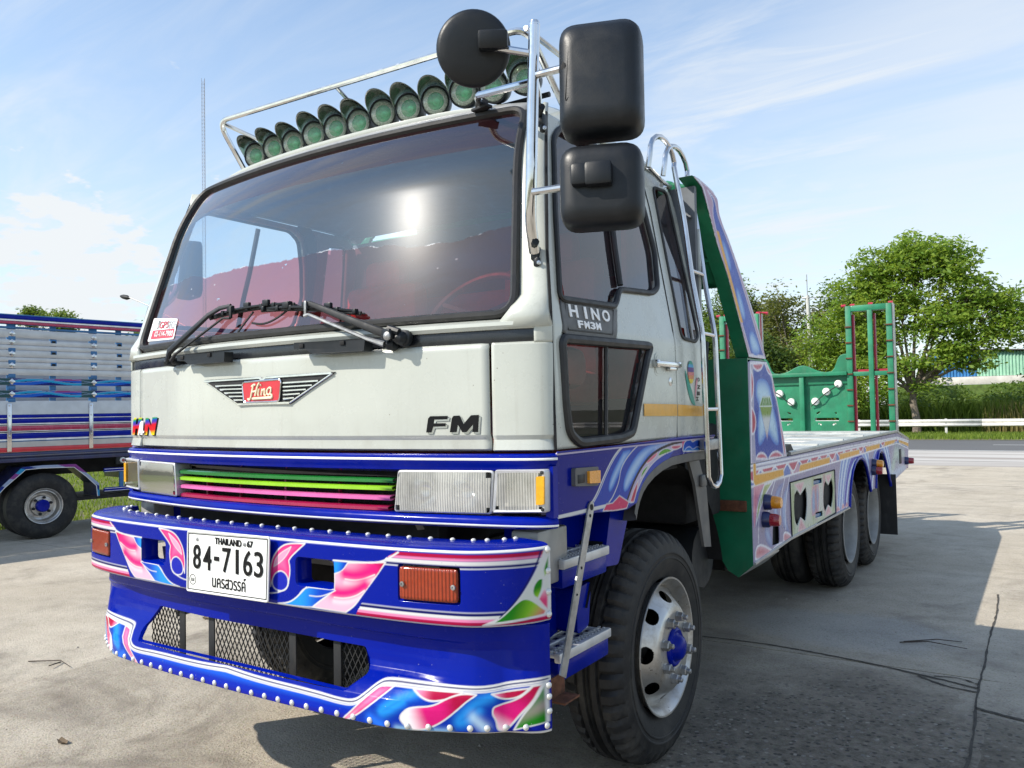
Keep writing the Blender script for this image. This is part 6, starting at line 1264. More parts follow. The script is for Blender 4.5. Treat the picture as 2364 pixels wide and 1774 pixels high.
    mb = MB(); mb.loft([[(-1.12, yfr(z)+.16, z), (1.12, yfr(z)+.16, z)] for z in np.linspace(2.22, 2.70, 8)]); o = P(mb, 'beam_back', 'green_bright', bm_); solidify(o, .01, 0)
    mb = MB(); mb.box((.5, yfr(2.45)-.03, 2.455), (1.26, .10, .034), bevel=.004); mb.box((.5, yfr(2.33)+.06, 2.325), (1.26, .16, .02)); P(mb, 'beam_ledge', 'green_bright', bm_)
    mb = MB(); mb.lathe([(-.08, .03), (-.04, .035), (.0, .05), (.04, .075), (.045, .078), (.04, .06), (0, 0)], (1.0, yfr(2.58)-.06, 2.585), (-.3, -.9, .1), 20); P(mb, 'horn', 'plastic_black', bm_)
    # deck with cut-outs, front nosing and sloped tail
    slots = []
    for y in np.arange(3.55, 7.4, .62):
        for x in (-.72, 0, .72): slots.append(rpoly([(x-.22, y-.10), (x+.22, y-.10), (x+.22, y+.10), (x-.22, y+.10)], .09, 4))
    dk = adopt(panel_grid([(-1.19, 3.16), (1.19, 3.16), (1.19, 7.66), (-1.19, 7.66)], slots, .04, lambda x, y: np.stack([x, y, np.full_like(x, 1.262)], 1), 'deck', 'deck_steel')); solidify(dk, .012, -1)
    mb = MB(); mb.box((0, 5.4, 1.20), (2.34, 4.4, .03)); P(mb, 'deck_underside', 'navy', dk)
    mb = MB(); mb.prism([(3.10, 1.262), (3.18, 1.262), (3.18, 1.248), (3.10, 1.248)], lambda u, v, d: (d, u, v), -1.19, 1.19); mb.prism([(3.06, 1.30), (3.30, 1.312), (3.36, 1.27), (3.06, 1.25)], lambda u, v, d: (d, u, v), .7, 1.185); P(mb, 'deck_nosing', 'dark_metal', dk)
    mb = MB(); mb.tube([(1.195, 3.2, 1.256), (1.195, 7.66, 1.256), (1.195, 8.5, 1.142)], .016, 6); mb.tube([(-1.195, 3.2, 1.256), (-1.195, 7.66, 1.256), (-1.195, 8.5, 1.142)], .016, 6); P(mb, 'deck_edge', 'visor_grey', dk)
    for y in (4.2, 5.1, 6.0, 6.9): mb = MB(); mb.box((0, y, 1.268), (2.3, .05, .012)); P(mb, 'deck_bar', 'deck_steel', dk)
    mb = MB(); mb.prism([(7.66, 1.262), (8.5, 1.148), (8.5, 1.10), (7.66, 1.21)], lambda u, v, d: (d, u, v), -1.19, 1.19); P(mb, 'tail_slope', 'deck_steel', dk)
    mb = MB(); mb.box((0, 8.49, .97), (2.38, .03, .34)); P(mb, 'rear_bar', 'navy')
    for x in (1.0, -1.0): mb = MB(); mb.box((x, 7.12, .52), (.5, .012, .62)); P(mb, 'mudflap', 'rubber_black')
    # folding ramps standing at the tail
    for x0, x1 in ((.612, 1.118), (-.92, -.414)):
        z0, z1 = 1.10, 2.725; Y = 8.2; w = x1-x0
        rp = adopt(MB().box((x0+.031, Y, (z0+z1)/2), (.062, .11, z1-z0), bevel=.004).box((x1-.031, Y, (z0+z1)/2), (.062, .11, z1-z0), bevel=.004).box(((x0+x1)/2, Y, z1-.033), (w-.124, .11, .066), bevel=.004).build('loading_ramp', 'green_bright'))
        mb = MB(); mb.box(((x0+x1)/2+.015, Y-.03, (z0+z1)/2-.02), (.052, .05, z1-z0-.06), bevel=.003); mb.box(((x0+x1)/2, Y-.02, 1.918), (w-.13, .04, .05), bevel=.003); P(mb, 'cross_member', 'green_bright', rp)
        mb = MB()
        for x in (x0+.075, (x0+x1)/2+.055): mb.box((x, Y+.03, (z0+z1)/2-.05), (.024, .05, z1-z0-.1), bevel=.002)
        mb.box(((x0+x1)/2, Y+.03, 1.955), (w-.13, .03, .03)); P(mb, 'inner_angle', 'red_paint', rp)
        for x in (x0+.031, x1-.031):
            for z in np.arange(z0+.26, z1-.1, .186): mb = MB(); mb.box((x, Y-.062, z), (.072, .018, .016), bevel=.002); P(mb, 'grip_bar', 'rust', rp)
        for x in (x0-.03, x0+.07, x0+.27, x1-.02): mb = MB(); mb.lathe([(0, .016), (.05, .016), (.05, 0)], (x-.02, Y, z1+.012), (1, 0, 0), 10); P(mb, 'hinge_pin', 'red_paint', rp)
        mb = MB(); mb.box((x1+.006, Y+.03, (z0+z1)/2), (.012, .14, z1-z0)); P(mb, 'painted_side', 'ink_purple' if False else 'visor_grey', rp)
    mb = MB(); mb.tube([(-.414, 8.2, 2.30), (-.414, 8.2, 2.745), (-.31, 8.2, 2.722)], .022, 8); P(mb, 'ramp_latch', 'red_paint')
    # scalloped tailboard with lamps
    Y = 8.2
    half = [(.09, 2.048), (.13, 2.042), (.18, 2.022), (.25, 1.985), (.308, 1.963), (.37, 1.955), (.428, 1.963), (.462, 2.0), (.485, 2.06), (.505, 2.115), (.535, 2.152), (.575, 2.164), (.612, 2.166), (.612, 1.12)]
    full = [(.18-x, z) for x, z in half[::-1]]+half[1:]
    def cres(cx, s): # crescent slit
        c = [(cx+s*(-.13), 1.395), (cx+s*.13, 1.392), (cx+s*.13, 1.378), (cx-s*.13, 1.380)]; return c if s > 0 else c[::-1]
    cut = [[(.222, 1.402), (.498, 1.400), (.498, 1.366), (.222, 1.368)], [(.235, 1.350), (.325, 1.318), (.29, 1.312), (.232, 1.342)], [(.478, 1.350), (.397, 1.318), (.43, 1.312), (.481, 1.342)], [(.232, 1.43), (.30, 1.49), (.25, 1.47), (.226, 1.43)], [(.486, 1.43), (.42, 1.49), (.47, 1.47), (.492, 1.43)]]
    cut += [[(.18-x, z) for x, z in q] for q in cut]
    tb = adopt(panel_grid(full, cut, .010, lambda x, z: np.stack([x, np.full_like(x, Y), z], 1), 'tailboard', 'green_bright')); solidify(tb, .012, -1)
    mb = MB(); mb.box((.09, Y-.04, 1.53), (.055, .07, .80), bevel=.004); mb.box((.09, Y-.05, 1.93), (1.05, .08, .045), bevel=.005); P(mb, 'tailboard_frame', 'green_bright', tb)
    mb = MB(); mb.box((.36, Y-.012, 1.86), (.50, .012, .10)); mb.box((-.18, Y-.012, 1.86), (.50, .012, .10)); P(mb, 'dark_rail', 'green_paint', tb)  # thin strips of darker green below the top bar
    for x, z in ((.507, 1.809), (.367, 1.719), (.236, 1.603), (-.327, 1.809), (-.187, 1.709), (-.048, 1.602)):
        o = adopt(MB().lathe([(0, .046), (.03, .046), (.04, .040), (.046, .02), (.047, 0)], (x, Y-.002, z), (0, -1, 0), 20).build('tail_lamp', 'lamp_white'), tb)
    for sg in (1, -1):
        X = lambda x: x if sg > 0 else .18-x
        mb = MB(); mb.tube([(X(x), Y-y, z) for x, y, z in ((.507, .05, 1.79), (.44, .065, 1.745), (.367, .05, 1.70), (.30, .065, 1.64), (.236, .05, 1.585), (.19, .03, 1.545))], .006, 5); P(mb, 'lamp_wire', 'rubber_black', tb)
build_bed()

# ------------------------------------------------------------------ the other truck, parked beyond
def build_cargo_truck():
    T = thing('cargo_truck', 'blue and silver cargo truck with slatted sides parked on the grass behind the white cab', 'truck', (-8.486, 3.461, 0), R(-8))
    # local axes: x towards us (right side of the truck), y along it; side face at x = 0
    def part(mb, nm, mt, par=None, **k): o = mb.build(nm, mt, par or T, **k); return o
    y0, y1 = -4.2, 3.4; yc, L = (y0+y1)/2, y1-y0
    def bar(z0, z1, x0, x1, mt, nm='plank', par=None, ya=y0, yb=y1): mb = MB(); mb.box(((x0+x1)/2, (ya+yb)/2, (z0+z1)/2), (x1-x0, yb-ya, z1-z0), bevel=.006); return part(mb, nm, mt, par)
    tr = bar(2.800, 2.930, -.05, .03, 'truck_blue', 'top_rail'); bar(2.868, 2.915, .03, .036, 'blue_paint', 'rail_stripe', tr); bar(2.842, 2.862, .03, .037, 'ink_white', 'rail_stripe', tr); bar(2.802, 2.838, .03, .036, 'slat_crimson', 'rail_stripe', tr)
    bar(2.742, 2.772, -.02, .01, 'truck_blue', 'side_rail')
    for z0, z1 in ((2.628, 2.735), (2.535, 2.605), (2.470, 2.531), (2.378, 2.466), (2.314, 2.374), (2.230, 2.310), (2.142, 2.226)): bar(z0, z1, .0, .022, 'plank_metal')
    def flame(y, z, zc):
        p = Paint(y, z, (.008, .015, .16), .004); t = (z-zc)/.05; u = y/1.05; a = .55*np.sin(2*np.pi*u); b_ = .55*np.sin(2*np.pi*u+2.1); c_ = .6*np.sin(4*np.pi*u+.7)
        m = np.abs(t-a) < .42; p.c[m] = np.array((.010, .10, .52)); m = np.abs(t-b_) < .30; p.c[m] = np.array((.015, .30, .55)); m = (t > .45) & (np.sin(2*np.pi*u-.6) > .35); p.c[m] = np.array((.28, .05, .20)); m = np.sin(2*np.pi*u+1.2) < -.86; p.c[m] = np.array((.03, .08, .09))
        for q in (a+.42, b_+.3): m = np.abs(t-q) < .06; p.c[m] = np.array((.25, .34, .50))
        m = np.abs(np.abs(t)-.93) < .08; p.c[m] = np.array((.30, .33, .40)); return p.c
    for z0, z1 in ((2.012, 2.104), (1.852, 1.948)):
        o = panel_grid([(y0, z0), (y1, z0), (y1, z1), (y0, z1)], [], .012, lambda y, z: np.stack([np.full_like(y, .02), y, z], 1), 'plank', 'art_satin', T, color=lambda y, z, zc=(z0+z1)/2: flame(y, z, zc), rv=.006); solidify(o, .02, -1)
    posts = []
    for y in (-3.20, -2.25, -1.28, -.35, .655, 1.62, 2.6):
        mb = MB(); mb.box((-.02, y, 2.31), (.036, .10, 1.00), bevel=.004); posts.append(part(mb, 'post', 'truck_blue'))
        for z in (2.68, 2.57, 2.42, 2.27, 2.06, 1.90):
            mb = MB(); mb.lathe([(0, .042), (.004, .040), (.010, .018), (.012, 0)], (.023, y, z), (1, 0, 0), 4); part(mb, 'bolt_plate', 'steel', posts[-1])
    for y in (-2.7, -1.75, -.82, .145, 1.0, 2.1): mb = MB(); mb.box((-.02, y, 2.31), (.03, .075, 1.00), bevel=.004); part(mb, 'half_post', 'truck_blue')
    for y in (-3.20, -2.25, -1.28, -.35, .655, 1.62, 2.6):
        for z in (2.62, 2.468, 2.312, 2.135, 1.98, 1.82): mb = MB(); mb.box((.012, y, z), (.022, .085, .05), bevel=.003); part(mb, 'spacer', 'truck_blue')
    for y in (-2.7, -1.75, -.82, .145, 1.0, 2.1):
        for z in (2.60, 2.448, 2.295): mb = MB(); mb.box((.014, y, z), (.020, .075, .05), bevel=.003); o = part(mb, 'spacer', 'truck_blue'); mb = MB(); mb.box((.024, y, z-.008), (.006, .045, .028)); part(mb, 'slot', 'cavity', o)
    # lower drop side with its stripes
    ds = bar(1.147, 1.812, -.04, .02, 'plank_metal', 'drop_side')
    for z0, z1, mt in ((1.590, 1.634, 'blue_paint'), (1.522, 1.580, 'blue_paint'), (1.497, 1.507, 'ink_black'), (1.425, 1.490, 'slat_crimson'), (1.404, 1.415, 'ink_black'), (1.322, 1.395, 'blue_paint'), (1.285, 1.297, 'truck_blue'), (1.153, 1.212, 'ink_red')): bar(z0, z1, .02, .0235, mt, 'stripe', ds)
    for z0, z1 in ((1.581, 1.590), (1.507, 1.521), (1.490, 1.496), (1.415, 1.424), (1.396, 1.403), (1.298, 1.320)): bar(z0, z1, .02, .023, 'ink_white', 'stripe', ds)
    for y in (-3.25, -2.3, -1.32, -.38, .615, 1.58, 2.55):
        mb = MB(); mb.box((.028, y, 1.47), (.012, .052, .62), bevel=.004); st = part(mb, 'strap', 'steel'); 
        for z in (1.75, 1.62, 1.36): mb = MB(); mb.lathe([(0, .012), (.008, .010), (.010, 0)], (.034, y, z), (1, 0, 0), 8); part(mb, 'bolt', 'steel', st)
    # far side and floor
    for z0, z1 in ((2.800, 2.930), (2.40, 2.735), (2.142, 2.38), (2.012, 2.104), (1.852, 1.948), (1.147, 1.812)): bar(z0, z1, -2.36, -2.32, 'plank_metal')
    bar(1.06, 1.145, -2.34, -.02, 'navy', 'bed_floor'); bar(1.082, 1.142, -.06, .028, 'navy', 'side_member'); bar(1.098, 1.104, .028, .031, 'visor_grey', 'side_line'); bar(1.02, 1.075, -.12, .0, 'navy', 'side_member')
    for x in (-.75, -1.6): mb = MB(); mb.box((x, -.8, .90), (.1, 8.6, .22)); part(mb, 'chassis_rail', 'dark_metal')
    mb = MB(); mb.box((-1.15, -5.6, 1.75), (2.3, 1.9, 2.1), bevel=.12); cab = part(mb, 'cab', 'blue_paint'); mb = MB(); mb.box((-1.15, -6.56, 2.2), (2.0, .02, .8), bevel=.008); part(mb, 'windscreen', 'strip_black', cab)
    # rear wheels, mudguard, guard bars, lamps
    Rt = .43
    def wl(x, y, side):
        mb = MB(); mb.lathe([(-.24, .24), (-.22, .32), (-.21, .40), (-.19, .425), (-.05, .43), (-.02, .40), (0, .34), (-.01, .26), (-.02, .235)], seg=64, axis=(side, 0, 0)); w = part(mb, 'wheel', 'tyre_rubber', loc=(x, y, Rt))
        mb = MB(); mb.lathe([(-.01, .235), (.0, .232), (-.004, .222), (-.02, .215), (-.03, .205), (-.028, .195), (-.11, .185), (-.12, .16)], seg=48, axis=(side, 0, 0)); part(mb, 'rim', 'rim_silver', w)
        mb = MB(); mb.lathe([(-.12, .17), (-.12, .14), (-.085, .13), (-.08, .08)], seg=32, axis=(side, 0, 0)); part(mb, 'disc', 'rim_silver', w)
        mb = MB(); mb.lathe([(-.09, .085), (-.03, .08), (-.02, .07), (-.018, 0)], seg=24, axis=(side, 0, 0)); part(mb, 'hub', 'blue_paint', w)
        for k in range(6): a = k*math.pi/3+.3; mb = MB(); mb.lathe([(-.08, .02), (-.05, .018), (-.045, 0)], (0, .11*math.cos(a), .11*math.sin(a)), (side, 0, 0), 6); part(mb, 'wheel_nut', 'dark_metal', w)
        return w
    wl(.02, .03, 1); wl(-.28, .03, 1); wl(-2.32, .03, -1); wl(-.10, -5.3, 1); wl(-2.25, -5.3, -1)
    def mg(y, z):
        p = Paint(y, z, (.012, .03, .20), .004); t = y*2.2
        for k, c in ((.0, (.03, .25, .48)), (1.5, (.22, .05, .22)), (3.0, (.30, .36, .50))): m = np.sin(t*3+k+z*18) > .45; p.c[m] = np.array(c)
        return p.c
    m0 = [(-.56, .60), (-.48, .723), (-.24, .955), (.0, .965), (.41, .957), (.56, .82), (.71, .673), (.715, .50), (.690, .50), (.675, .645), (.54, .785), (.385, .918), (0, .930), (-.2, .922), (-.44, .71), (-.535, .60)]
    o = panel_grid(m0, [], .012, lambda y, z: np.stack([np.full_like(y, .05), y, z], 1), 'mudguard', 'art_satin', T, color=mg, rv=.006); solidify(o, .01, 0)
    mb = MB(); mb.loft([[(x, y, z) for y, z in m0[:8]] for x in (.045, -.5)]); part(mb, 'mudguard_top', 'navy')
    mb = MB(); mb.tube([(.05, y, z-.0) for y, z in m0[8:]], .006, 5); part(mb, 'mudguard_lip', 'ink_white')
    for z in (.845, .575):
        g = bar(z-.028, z+.028, -.04, .0, 'blue_paint', 'guard_bar', None, .80, 2.2); bar(z+.012, z+.018, .0, .004, 'ink_white', 'stripe', g, .80, 2.2); bar(z-.022, z-.016, .0, .004, 'ink_white', 'stripe', g, .80, 2.2)
    mb = MB(); mb.box((-.03, 1.04, .71), (.03, .05, .24)); part(mb, 'guard_stay', 'truck_blue')
    lb = bar(.915, 1.02, -.05, .0, 'dark_metal', 'lamp_box', None, .96, 1.24)
    for y in (1.05, 1.16): mb = MB(); mb.lathe([(0, .043), (.012, .04), (.016, .03)], (0, y, .973), (1, 0, 0), 8); mb.lathe([(.014, .03), (.020, .02), (.022, 0)], (0, y, .973), (1, 0, 0), 12); part(mb, 'rear_lamp', 'lamp_white', lb); mb = MB(); mb.lathe([(.020, .022), (.026, .018), (.028, 0)], (0, y, .973), (1, 0, 0), 10); part(mb, 'rear_lamp_lens', 'red_lens', lb)
    mb = MB(); mb.box((-.9, 1.9, .80), (1.5, .9, .3), bevel=.03); part(mb, 'tool_box', 'navy'); mb = MB(); mb.box((-.6, 1.2, .47), (.9, 2.2, .05)); part(mb, 'under_rail', 'dark_metal')
build_cargo_truck()

# ------------------------------------------------------------------ ground
def sheet(name, x0, y0, x1, y1, z, mat, kind='structure', label=None, th=0):
    mb = MB(); mb.add([(x0, y0, z), (x1, y0, z), (x1, y1, z), (x0, y1, z)], [(0, 1, 2, 3)]); o = mb.build(name, mat); return tag(o, label, None, None, kind)
def build_ground():
    sheet('ground', -900, -400, 900, 1200, -.10, 'soil')
    base = sheet('yard', -10.0, -12, 60, 20.6, -.035, 'joint_dirt')
    xs = [-9.96, -7.54, -2.67, 2.205, 7.08, 11.95, 16.8, 21.7, 26.6]; ys = [-12, -2.85, 3.23, 9.3, 15.4, 20.55]
    for i in range(len(xs)-1):
        for j in range(len(ys)-1):
            x0, x1, yy0, yy1 = xs[i]+.007, xs[i+1]-.007, ys[j]+.007, ys[j+1]-.007
            if i >= 3 and j == 1: yy1 = 2.66
            if i >= 3 and j == 2: yy0 = 2.68
            n, m = max(2, int((x1-x0)/.10)), max(2, int((yy1-yy0)/.10)); near = i in (1, 2, 3) and j in (0, 1, 2, 3)
            if not near: n, m = 2, 2
            dz = random.uniform(-.002, .003); vs = []; fs = []
            jit = lambda: random.uniform(-.004, .004) if near else 0
            for a in range(n+1):
                for b in range(m+1):
                    ex = jit() if a in (0, n) else 0; ey = jit() if b in (0, m) else 0; edge = a in (0, n) or b in (0, m)
                    vs.append((x0+(x1-x0)*a/n+ex, yy0+(yy1-yy0)*b/m+ey, dz-(random.uniform(.001, .010) if edge and near else 0)))
            for a in range(n):
                for b in range(m): fs.append((a*(m+1)+b, (a+1)*(m+1)+b, (a+1)*(m+1)+b+1, a*(m+1)+b+1))
            # skirt round the rim
            k = len(vs); rim = [a*(m+1) for a in range(n+1)]+[n*(m+1)+b for b in range(1, m+1)]+[a*(m+1)+m for a in range(n-1, -1, -1)]+[b for b in range(m-1, 0, -1)]
            vs += [(vs[q][0], vs[q][1], -.04) for q in rim]; fs += [(rim[q], k+q, k+(q+1) % len(rim), rim[(q+1) % len(rim)]) for q in range(len(rim))]
            sl = link('slab', new_mesh('slab', vs, fs, 'concrete', 60), base); i -= 1; sl.color = ({(2, 1): .42, (1, 1): .72, (0, 1): .9, (0, 2): .85, (1, 2): .86, (2, 2): .80}.get((i, j), random.uniform(.75, 1)), {(2, 1): 1., (1, 1): .75, (1, 2): .55, (2, 2): .5, (0, 1): .45, (0, 2): .5}.get((i, j), .45), 0, 1)
    # a wandering crack filled with dirt beside the truck, and one at the left
    for pts, w in (([(1.2, 3.30), (1.6, 3.24), (2.0, 3.12), (2.2, 3.05)], .010), ([(2.21, 2.72), (2.5, 2.62), (3.4, 2.66)], .012), ([(-2.66, .25), (-2.75, .32), (-2.95, .30), (-3.2, .38)], .007), ([(.2, 3.25), (.9, 3.33), (1.2, 3.30)], .008), ([(2.19, 5.6), (2.215, 4.9), (2.20, 4.2), (2.21, 3.5), (2.20, 2.9), (2.235, 2.3), (2.22, 1.6), (2.26, 1.0)], .006), ([(1.9, 3.12), (2.05, 3.0), (2.2, 2.98)], .009), ([(1.98, 3.16), (2.1, 3.2), (2.2, 3.12)], .006)):
        P_ = openc(pts, 3); mb = MB(); T_ = np.gradient(P_, axis=0); T_ /= np.hypot(*T_.T)[:, None]; rows = [[(p[0]-q[1]*w*s+random.uniform(-.004, .004), p[1]+q[0]*w*s+random.uniform(-.004, .004), .0045) for s in (-1, 1)] for p, q in zip(P_, T_)]; mb.loft(rows); o = mb.build('crack', 'joint_dirt'); o.parent = base
    sheet('dirt_strip', -120, 20.4, 160, 23.6, -.06, 'shoulder'); sheet('road_shoulder', -120, 23.4, 160, 28.75, -.055, 'shoulder'); sheet('road', -160, 28.7, 200, 37.2, -.05, 'asphalt')
    rd = sheet('edge_line', -160, 28.66, 200, 28.86, -.045, 'road_white'); rd.parent = bpy.data.objects['road']; del rd['kind']
    for x in np.arange(-120, 160, 12): o = sheet('lane_dash', x+.9, 32.95, x+6.9, 33.10, -.045, 'road_white'); o.parent = bpy.data.objects['road']; del o['kind']
    sheet('verge', -160, 37.1, 200, 60, -.04, 'soil'); sheet('lawn', -200, -60, -9.95, 37.0, -.045, 'soil')
build_ground()

# ------------------------------------------------------------------ vegetation
def leaf_cloud(pts, size, nrm_up=.35, aspect=2.2, curl=.25):
    """one folded leaf-sized blade per point"""
    n = len(pts); a = rng.uniform(0, 2*np.pi, n); el = rng.normal(-.25, .45, n); L = size*rng.uniform(.6, 1.35, n)
    d = np.stack([np.cos(a)*np.cos(el), np.sin(a)*np.cos(el), np.sin(el)], 1); r = rng.normal(0, 1, (n, 3))*.75+np.array([-.25, -.45, 1.0])*nrm_up*2.4; w = np.cross(d, r); w /= np.linalg.norm(w, axis=1)[:, None]+1e-9
    L = L[:, None]; W = L/aspect/2; nn = np.cross(d, w)
    v = np.stack([pts, pts+d*L*.45+w*W-nn*L*.06, pts+d*L, pts+d*L*.45-w*W-nn*L*.06], 1).reshape(-1, 3); f = np.arange(4*n).reshape(n, 4)
    return v, f
def quick_mesh(name, v, f, mat):
    me = bpy.data.meshes.new(name); me.vertices.add(len(v)); me.vertices.foreach_set('co', np.asarray(v, np.float32).ravel()); k = f.shape[1]
    me.loops.add(f.size); me.loops.foreach_set('vertex_index', f.astype(np.int32).ravel()); me.polygons.add(len(f)); me.polygons.foreach_set('loop_start', np.arange(0, f.size, k, dtype=np.int32)); me.update(calc_edges=True); me.materials.append(MATS[mat]); return me
def make_tree(name, label, loc, lobes, nleaf, lsize, mat, trunk_h, trunk_r, group=None, twigs=60, seed=1, gaps=.5, clump=.42):
    """lobes: (x, y, z, rx, ry, rz) ellipsoids the sprays of leaves gather in; limbs run from the trunk to each"""
    global rng; rng = np.random.default_rng(seed); rd = random.Random(seed)
    t = thing(name, label, 'tree', loc, 0, group); L = np.array(lobes, float); vol = L[:, 3]*L[:, 4]*L[:, 5]; nsp = max(40, int(nleaf/38)); which = rng.choice(len(L), nsp, p=vol/vol.sum())
    u = rng.normal(0, 1, (nsp, 3)); u /= np.linalg.norm(u, axis=1)[:, None]; r = rng.uniform(0, 1, nsp)**gaps; C = L[which, :3]+u*r[:, None]*L[which, 3:]; C[:, 2] = np.maximum(C[:, 2], .35)
    per = 38; P_ = np.repeat(C, per, 0)+rng.normal(0, 1, (nsp*per, 3))*np.array([clump, clump, clump*.5])*rng.uniform(.5, 1.1, (nsp*per, 1)); P_[:, 2] = np.maximum(P_[:, 2], .06)
    v, f = leaf_cloud(P_, lsize); link('crown', quick_mesh('crown', v, f, mat), t)
    mb = MB(); top = Vector((rd.uniform(-.2, .2), 0, trunk_h)); mb.tube([(0, 0, -.1), (.03, .02, trunk_h*.3), (top.x*.6-.05, -.03, trunk_h*.7), top], [trunk_r*1.25, trunk_r, trunk_r*.9, trunk_r*.75], 9)
    for l in L:
        e = Vector(l[:3]); m = top.lerp(e, .5)+Vector((rd.uniform(-.2, .2), rd.uniform(-.2, .2), rd.uniform(-.1, .35))); mb.tube([top-Vector((0, 0, trunk_h*.12)), top.lerp(m, .5), m, e, e+(e-m)*.35], [trunk_r*.6, trunk_r*.48, trunk_r*.33, trunk_r*.18, .012], 6)
    for k in range(twigs):
        c = Vector(C[k % nsp]); i = which[k % nsp]; b = Vector(L[i, :3]); mb.tube([b.lerp(top, .25), b.lerp(c, .5)+Vector((0, 0, .1)), c], [trunk_r*.15, trunk_r*.1, .008], 4)
    mb.build('trunk', 'bark', t, fix=False); return t
def build_trees():
    make_tree('broadleaf_tree', 'tall bright green roadside tree with an open crown rising above the guardrail', (-3.05, 44.6, -.04),
              [(-1.6, 0, 8.6, 1.5, 1.5, 1.3), (.2, .3, 9.1, 1.6, 1.5, 1.4), (1.7, 0, 8.6, 1.4, 1.4, 1.3), (-2.6, -.3, 7.3, 1.4, 1.3, 1.2), (-.6, 0, 7.0, 1.7, 1.5, 1.3), (2.6, .2, 7.0, 1.6, 1.4, 1.2), (3.9, 0, 6.4, 1.2, 1.2, 1.1), (1.3, -.4, 5.7, 1.6, 1.4, 1.1), (3.7, .2, 5.0, 1.4, 1.3, .9), (-1.6, -.3, 5.2, 1.5, 1.3, 1.1), (-.3, -.4, 3.6, 1.1, 1.1, .9), (1.7, -.3, 3.9, 1.1, 1.1, .8), (2.3, -.5, 4.3, 1.0, 1.0, .8), (2.9, -.3, 3.7, .8, .9, .6), (-1.7, -.4, 3.7, 1.2, 1.1, .9), (-1.4, -.5, 2.6, .9, .9, .6), (.7, -.5, 2.5, .7, .8, .5), (4.9, .5, 5.9, .8, 1, .8)], 31000, .25, 'leaf_bright', 2.3, .19, twigs=170, seed=3, gaps=.42, clump=.33)
    make_tree('leafy_shrub_tree', 'yellow green bushy tree just left of the tall bright roadside tree', (-6.9, 45.5, -.04), [(-1.0, 0, 5.4, 1.2, 1.2, 1.3), (.5, 0, 6.0, 1.3, 1.2, 1.2), (-.3, 0, 3.9, 1.6, 1.3, 1.4), (1.2, 0, 4.3, 1.2, 1.2, 1.3), (-1.9, 0, 2.6, 1.2, 1.2, 1.1), (.4, -.2, 2.2, 1.6, 1.2, 1.1), (-3.0, 0, 1.9, .9, 1, .8)], 17000, .20, 'leaf_bright', 1.4, .12, twigs=70, seed=5)
    g = 'trees along the far side of the road'
    for i, (x, y, h, w, m, lab, sd) in enumerate([
        (-10.6, 52, 9.2, 3.0, 'leaf_olive', 'olive green tree behind the concrete utility pole', 11), (-14.2, 55, 9.6, 2.9, 'leaf_olive', 'olive brown tree left of the utility pole, behind the dark bushes', 12), (-16.6, 54, 10.4, 2.0, 'leaf_mid', 'feathery taller green tree peeking over the painted headboard post', 13),
        (-19.5, 53, 8.6, 2.6, 'leaf_mid', 'green tree seen through the gap between the ladder and the headboard', 14), (-12.2, 49, 5.8, 2.6, 'leaf_dark', 'dark green bushy tree in front of the olive trees', 15), (-15.8, 49.5, 6.2, 2.4, 'leaf_dark', 'dark green tree above the left end of the tailboard', 16),
        (4.2, 51, 7.0, 2.6, 'leaf_mid', 'mid green tree at the right edge overhanging the green shed', 17), (-7.6, 53, 9.0, 2.6, 'leaf_mid', 'mid green tree behind the bright roadside tree on its left', 18), (5.4, 52, 7.4, 2.8, 'leaf_dark', 'dark tree beyond the right edge of the shed', 19), (-23.5, 54, 8.4, 3, 'leaf_mid', 'broad green tree hidden behind the cab ladder', 20)]):
        rd = random.Random(sd); lobes = [(rd.uniform(-.55, .55)*w, rd.uniform(-.5, .5)*w, h*(.30+.62*k/8), w*rd.uniform(.42, .62)*(1-.35*abs(k/8-.45)), w*.5, h*.13) for k in range(9)]
        make_tree('background_tree', lab, (x, y, -.04), lobes, 12500, .24, m, h*.25, .16, g, 24, sd, .42, .5)
    # treetops over the cargo truck on the left
    for i, (x, y, h, w, lab) in enumerate([(-62.4, 30, 10.3, 1.1, 'thin treetop showing above the cargo truck, taller of the two'), (-57.9, 30, 9.6, 1.0, 'thin treetop showing above the cargo truck, nearer the white cab')]):
        rd = random.Random(30+i); lobes = [(rd.uniform(-1, 1)*w, 0, h-rd.uniform(.1, 1.5), .5, .5, .3) for k in range(7)]
        make_tree('slender_tree', lab, (x, y, -.05), lobes, 760, .26, 'leaf_mid', h*.7, .12, 'trees beyond the lawn', 20, 30+i, .5, .4)
    make_tree('slender_tree', 'small tree poking up beside the windscreen edge under the street lamp', (-41.5, 26, -.05), [(0, 0, 6.6, .9, .9, .8), (.8, 0, 5.6, .8, .8, .7), (-.4, 0, 4.8, 1.0, 1, .9)], 2600, .24, 'leaf_mid', 3.4, .1, 'trees beyond the lawn', 14, 34, .5, .35)
    for i, x in enumerate((-34, -27.5, -47)):
        rd = random.Random(50+i); lobes = [(rd.uniform(-2, 2), rd.uniform(-1, 1), rd.uniform(.8, 2.2), 1.3, 1.2, .9) for k in range(6)]
        make_tree('hedge_bush', ('low hedge bush seen through the slats of the cargo truck', 'rounded bush beyond the cargo truck tail', 'wide bush far behind the cargo truck cab')[i], (x, 17+i*2, -.05), lobes, 5000, .22, 'leaf_mid', .6, .08, 'bushes beyond the lawn', 8, 60+i, .45, .45)
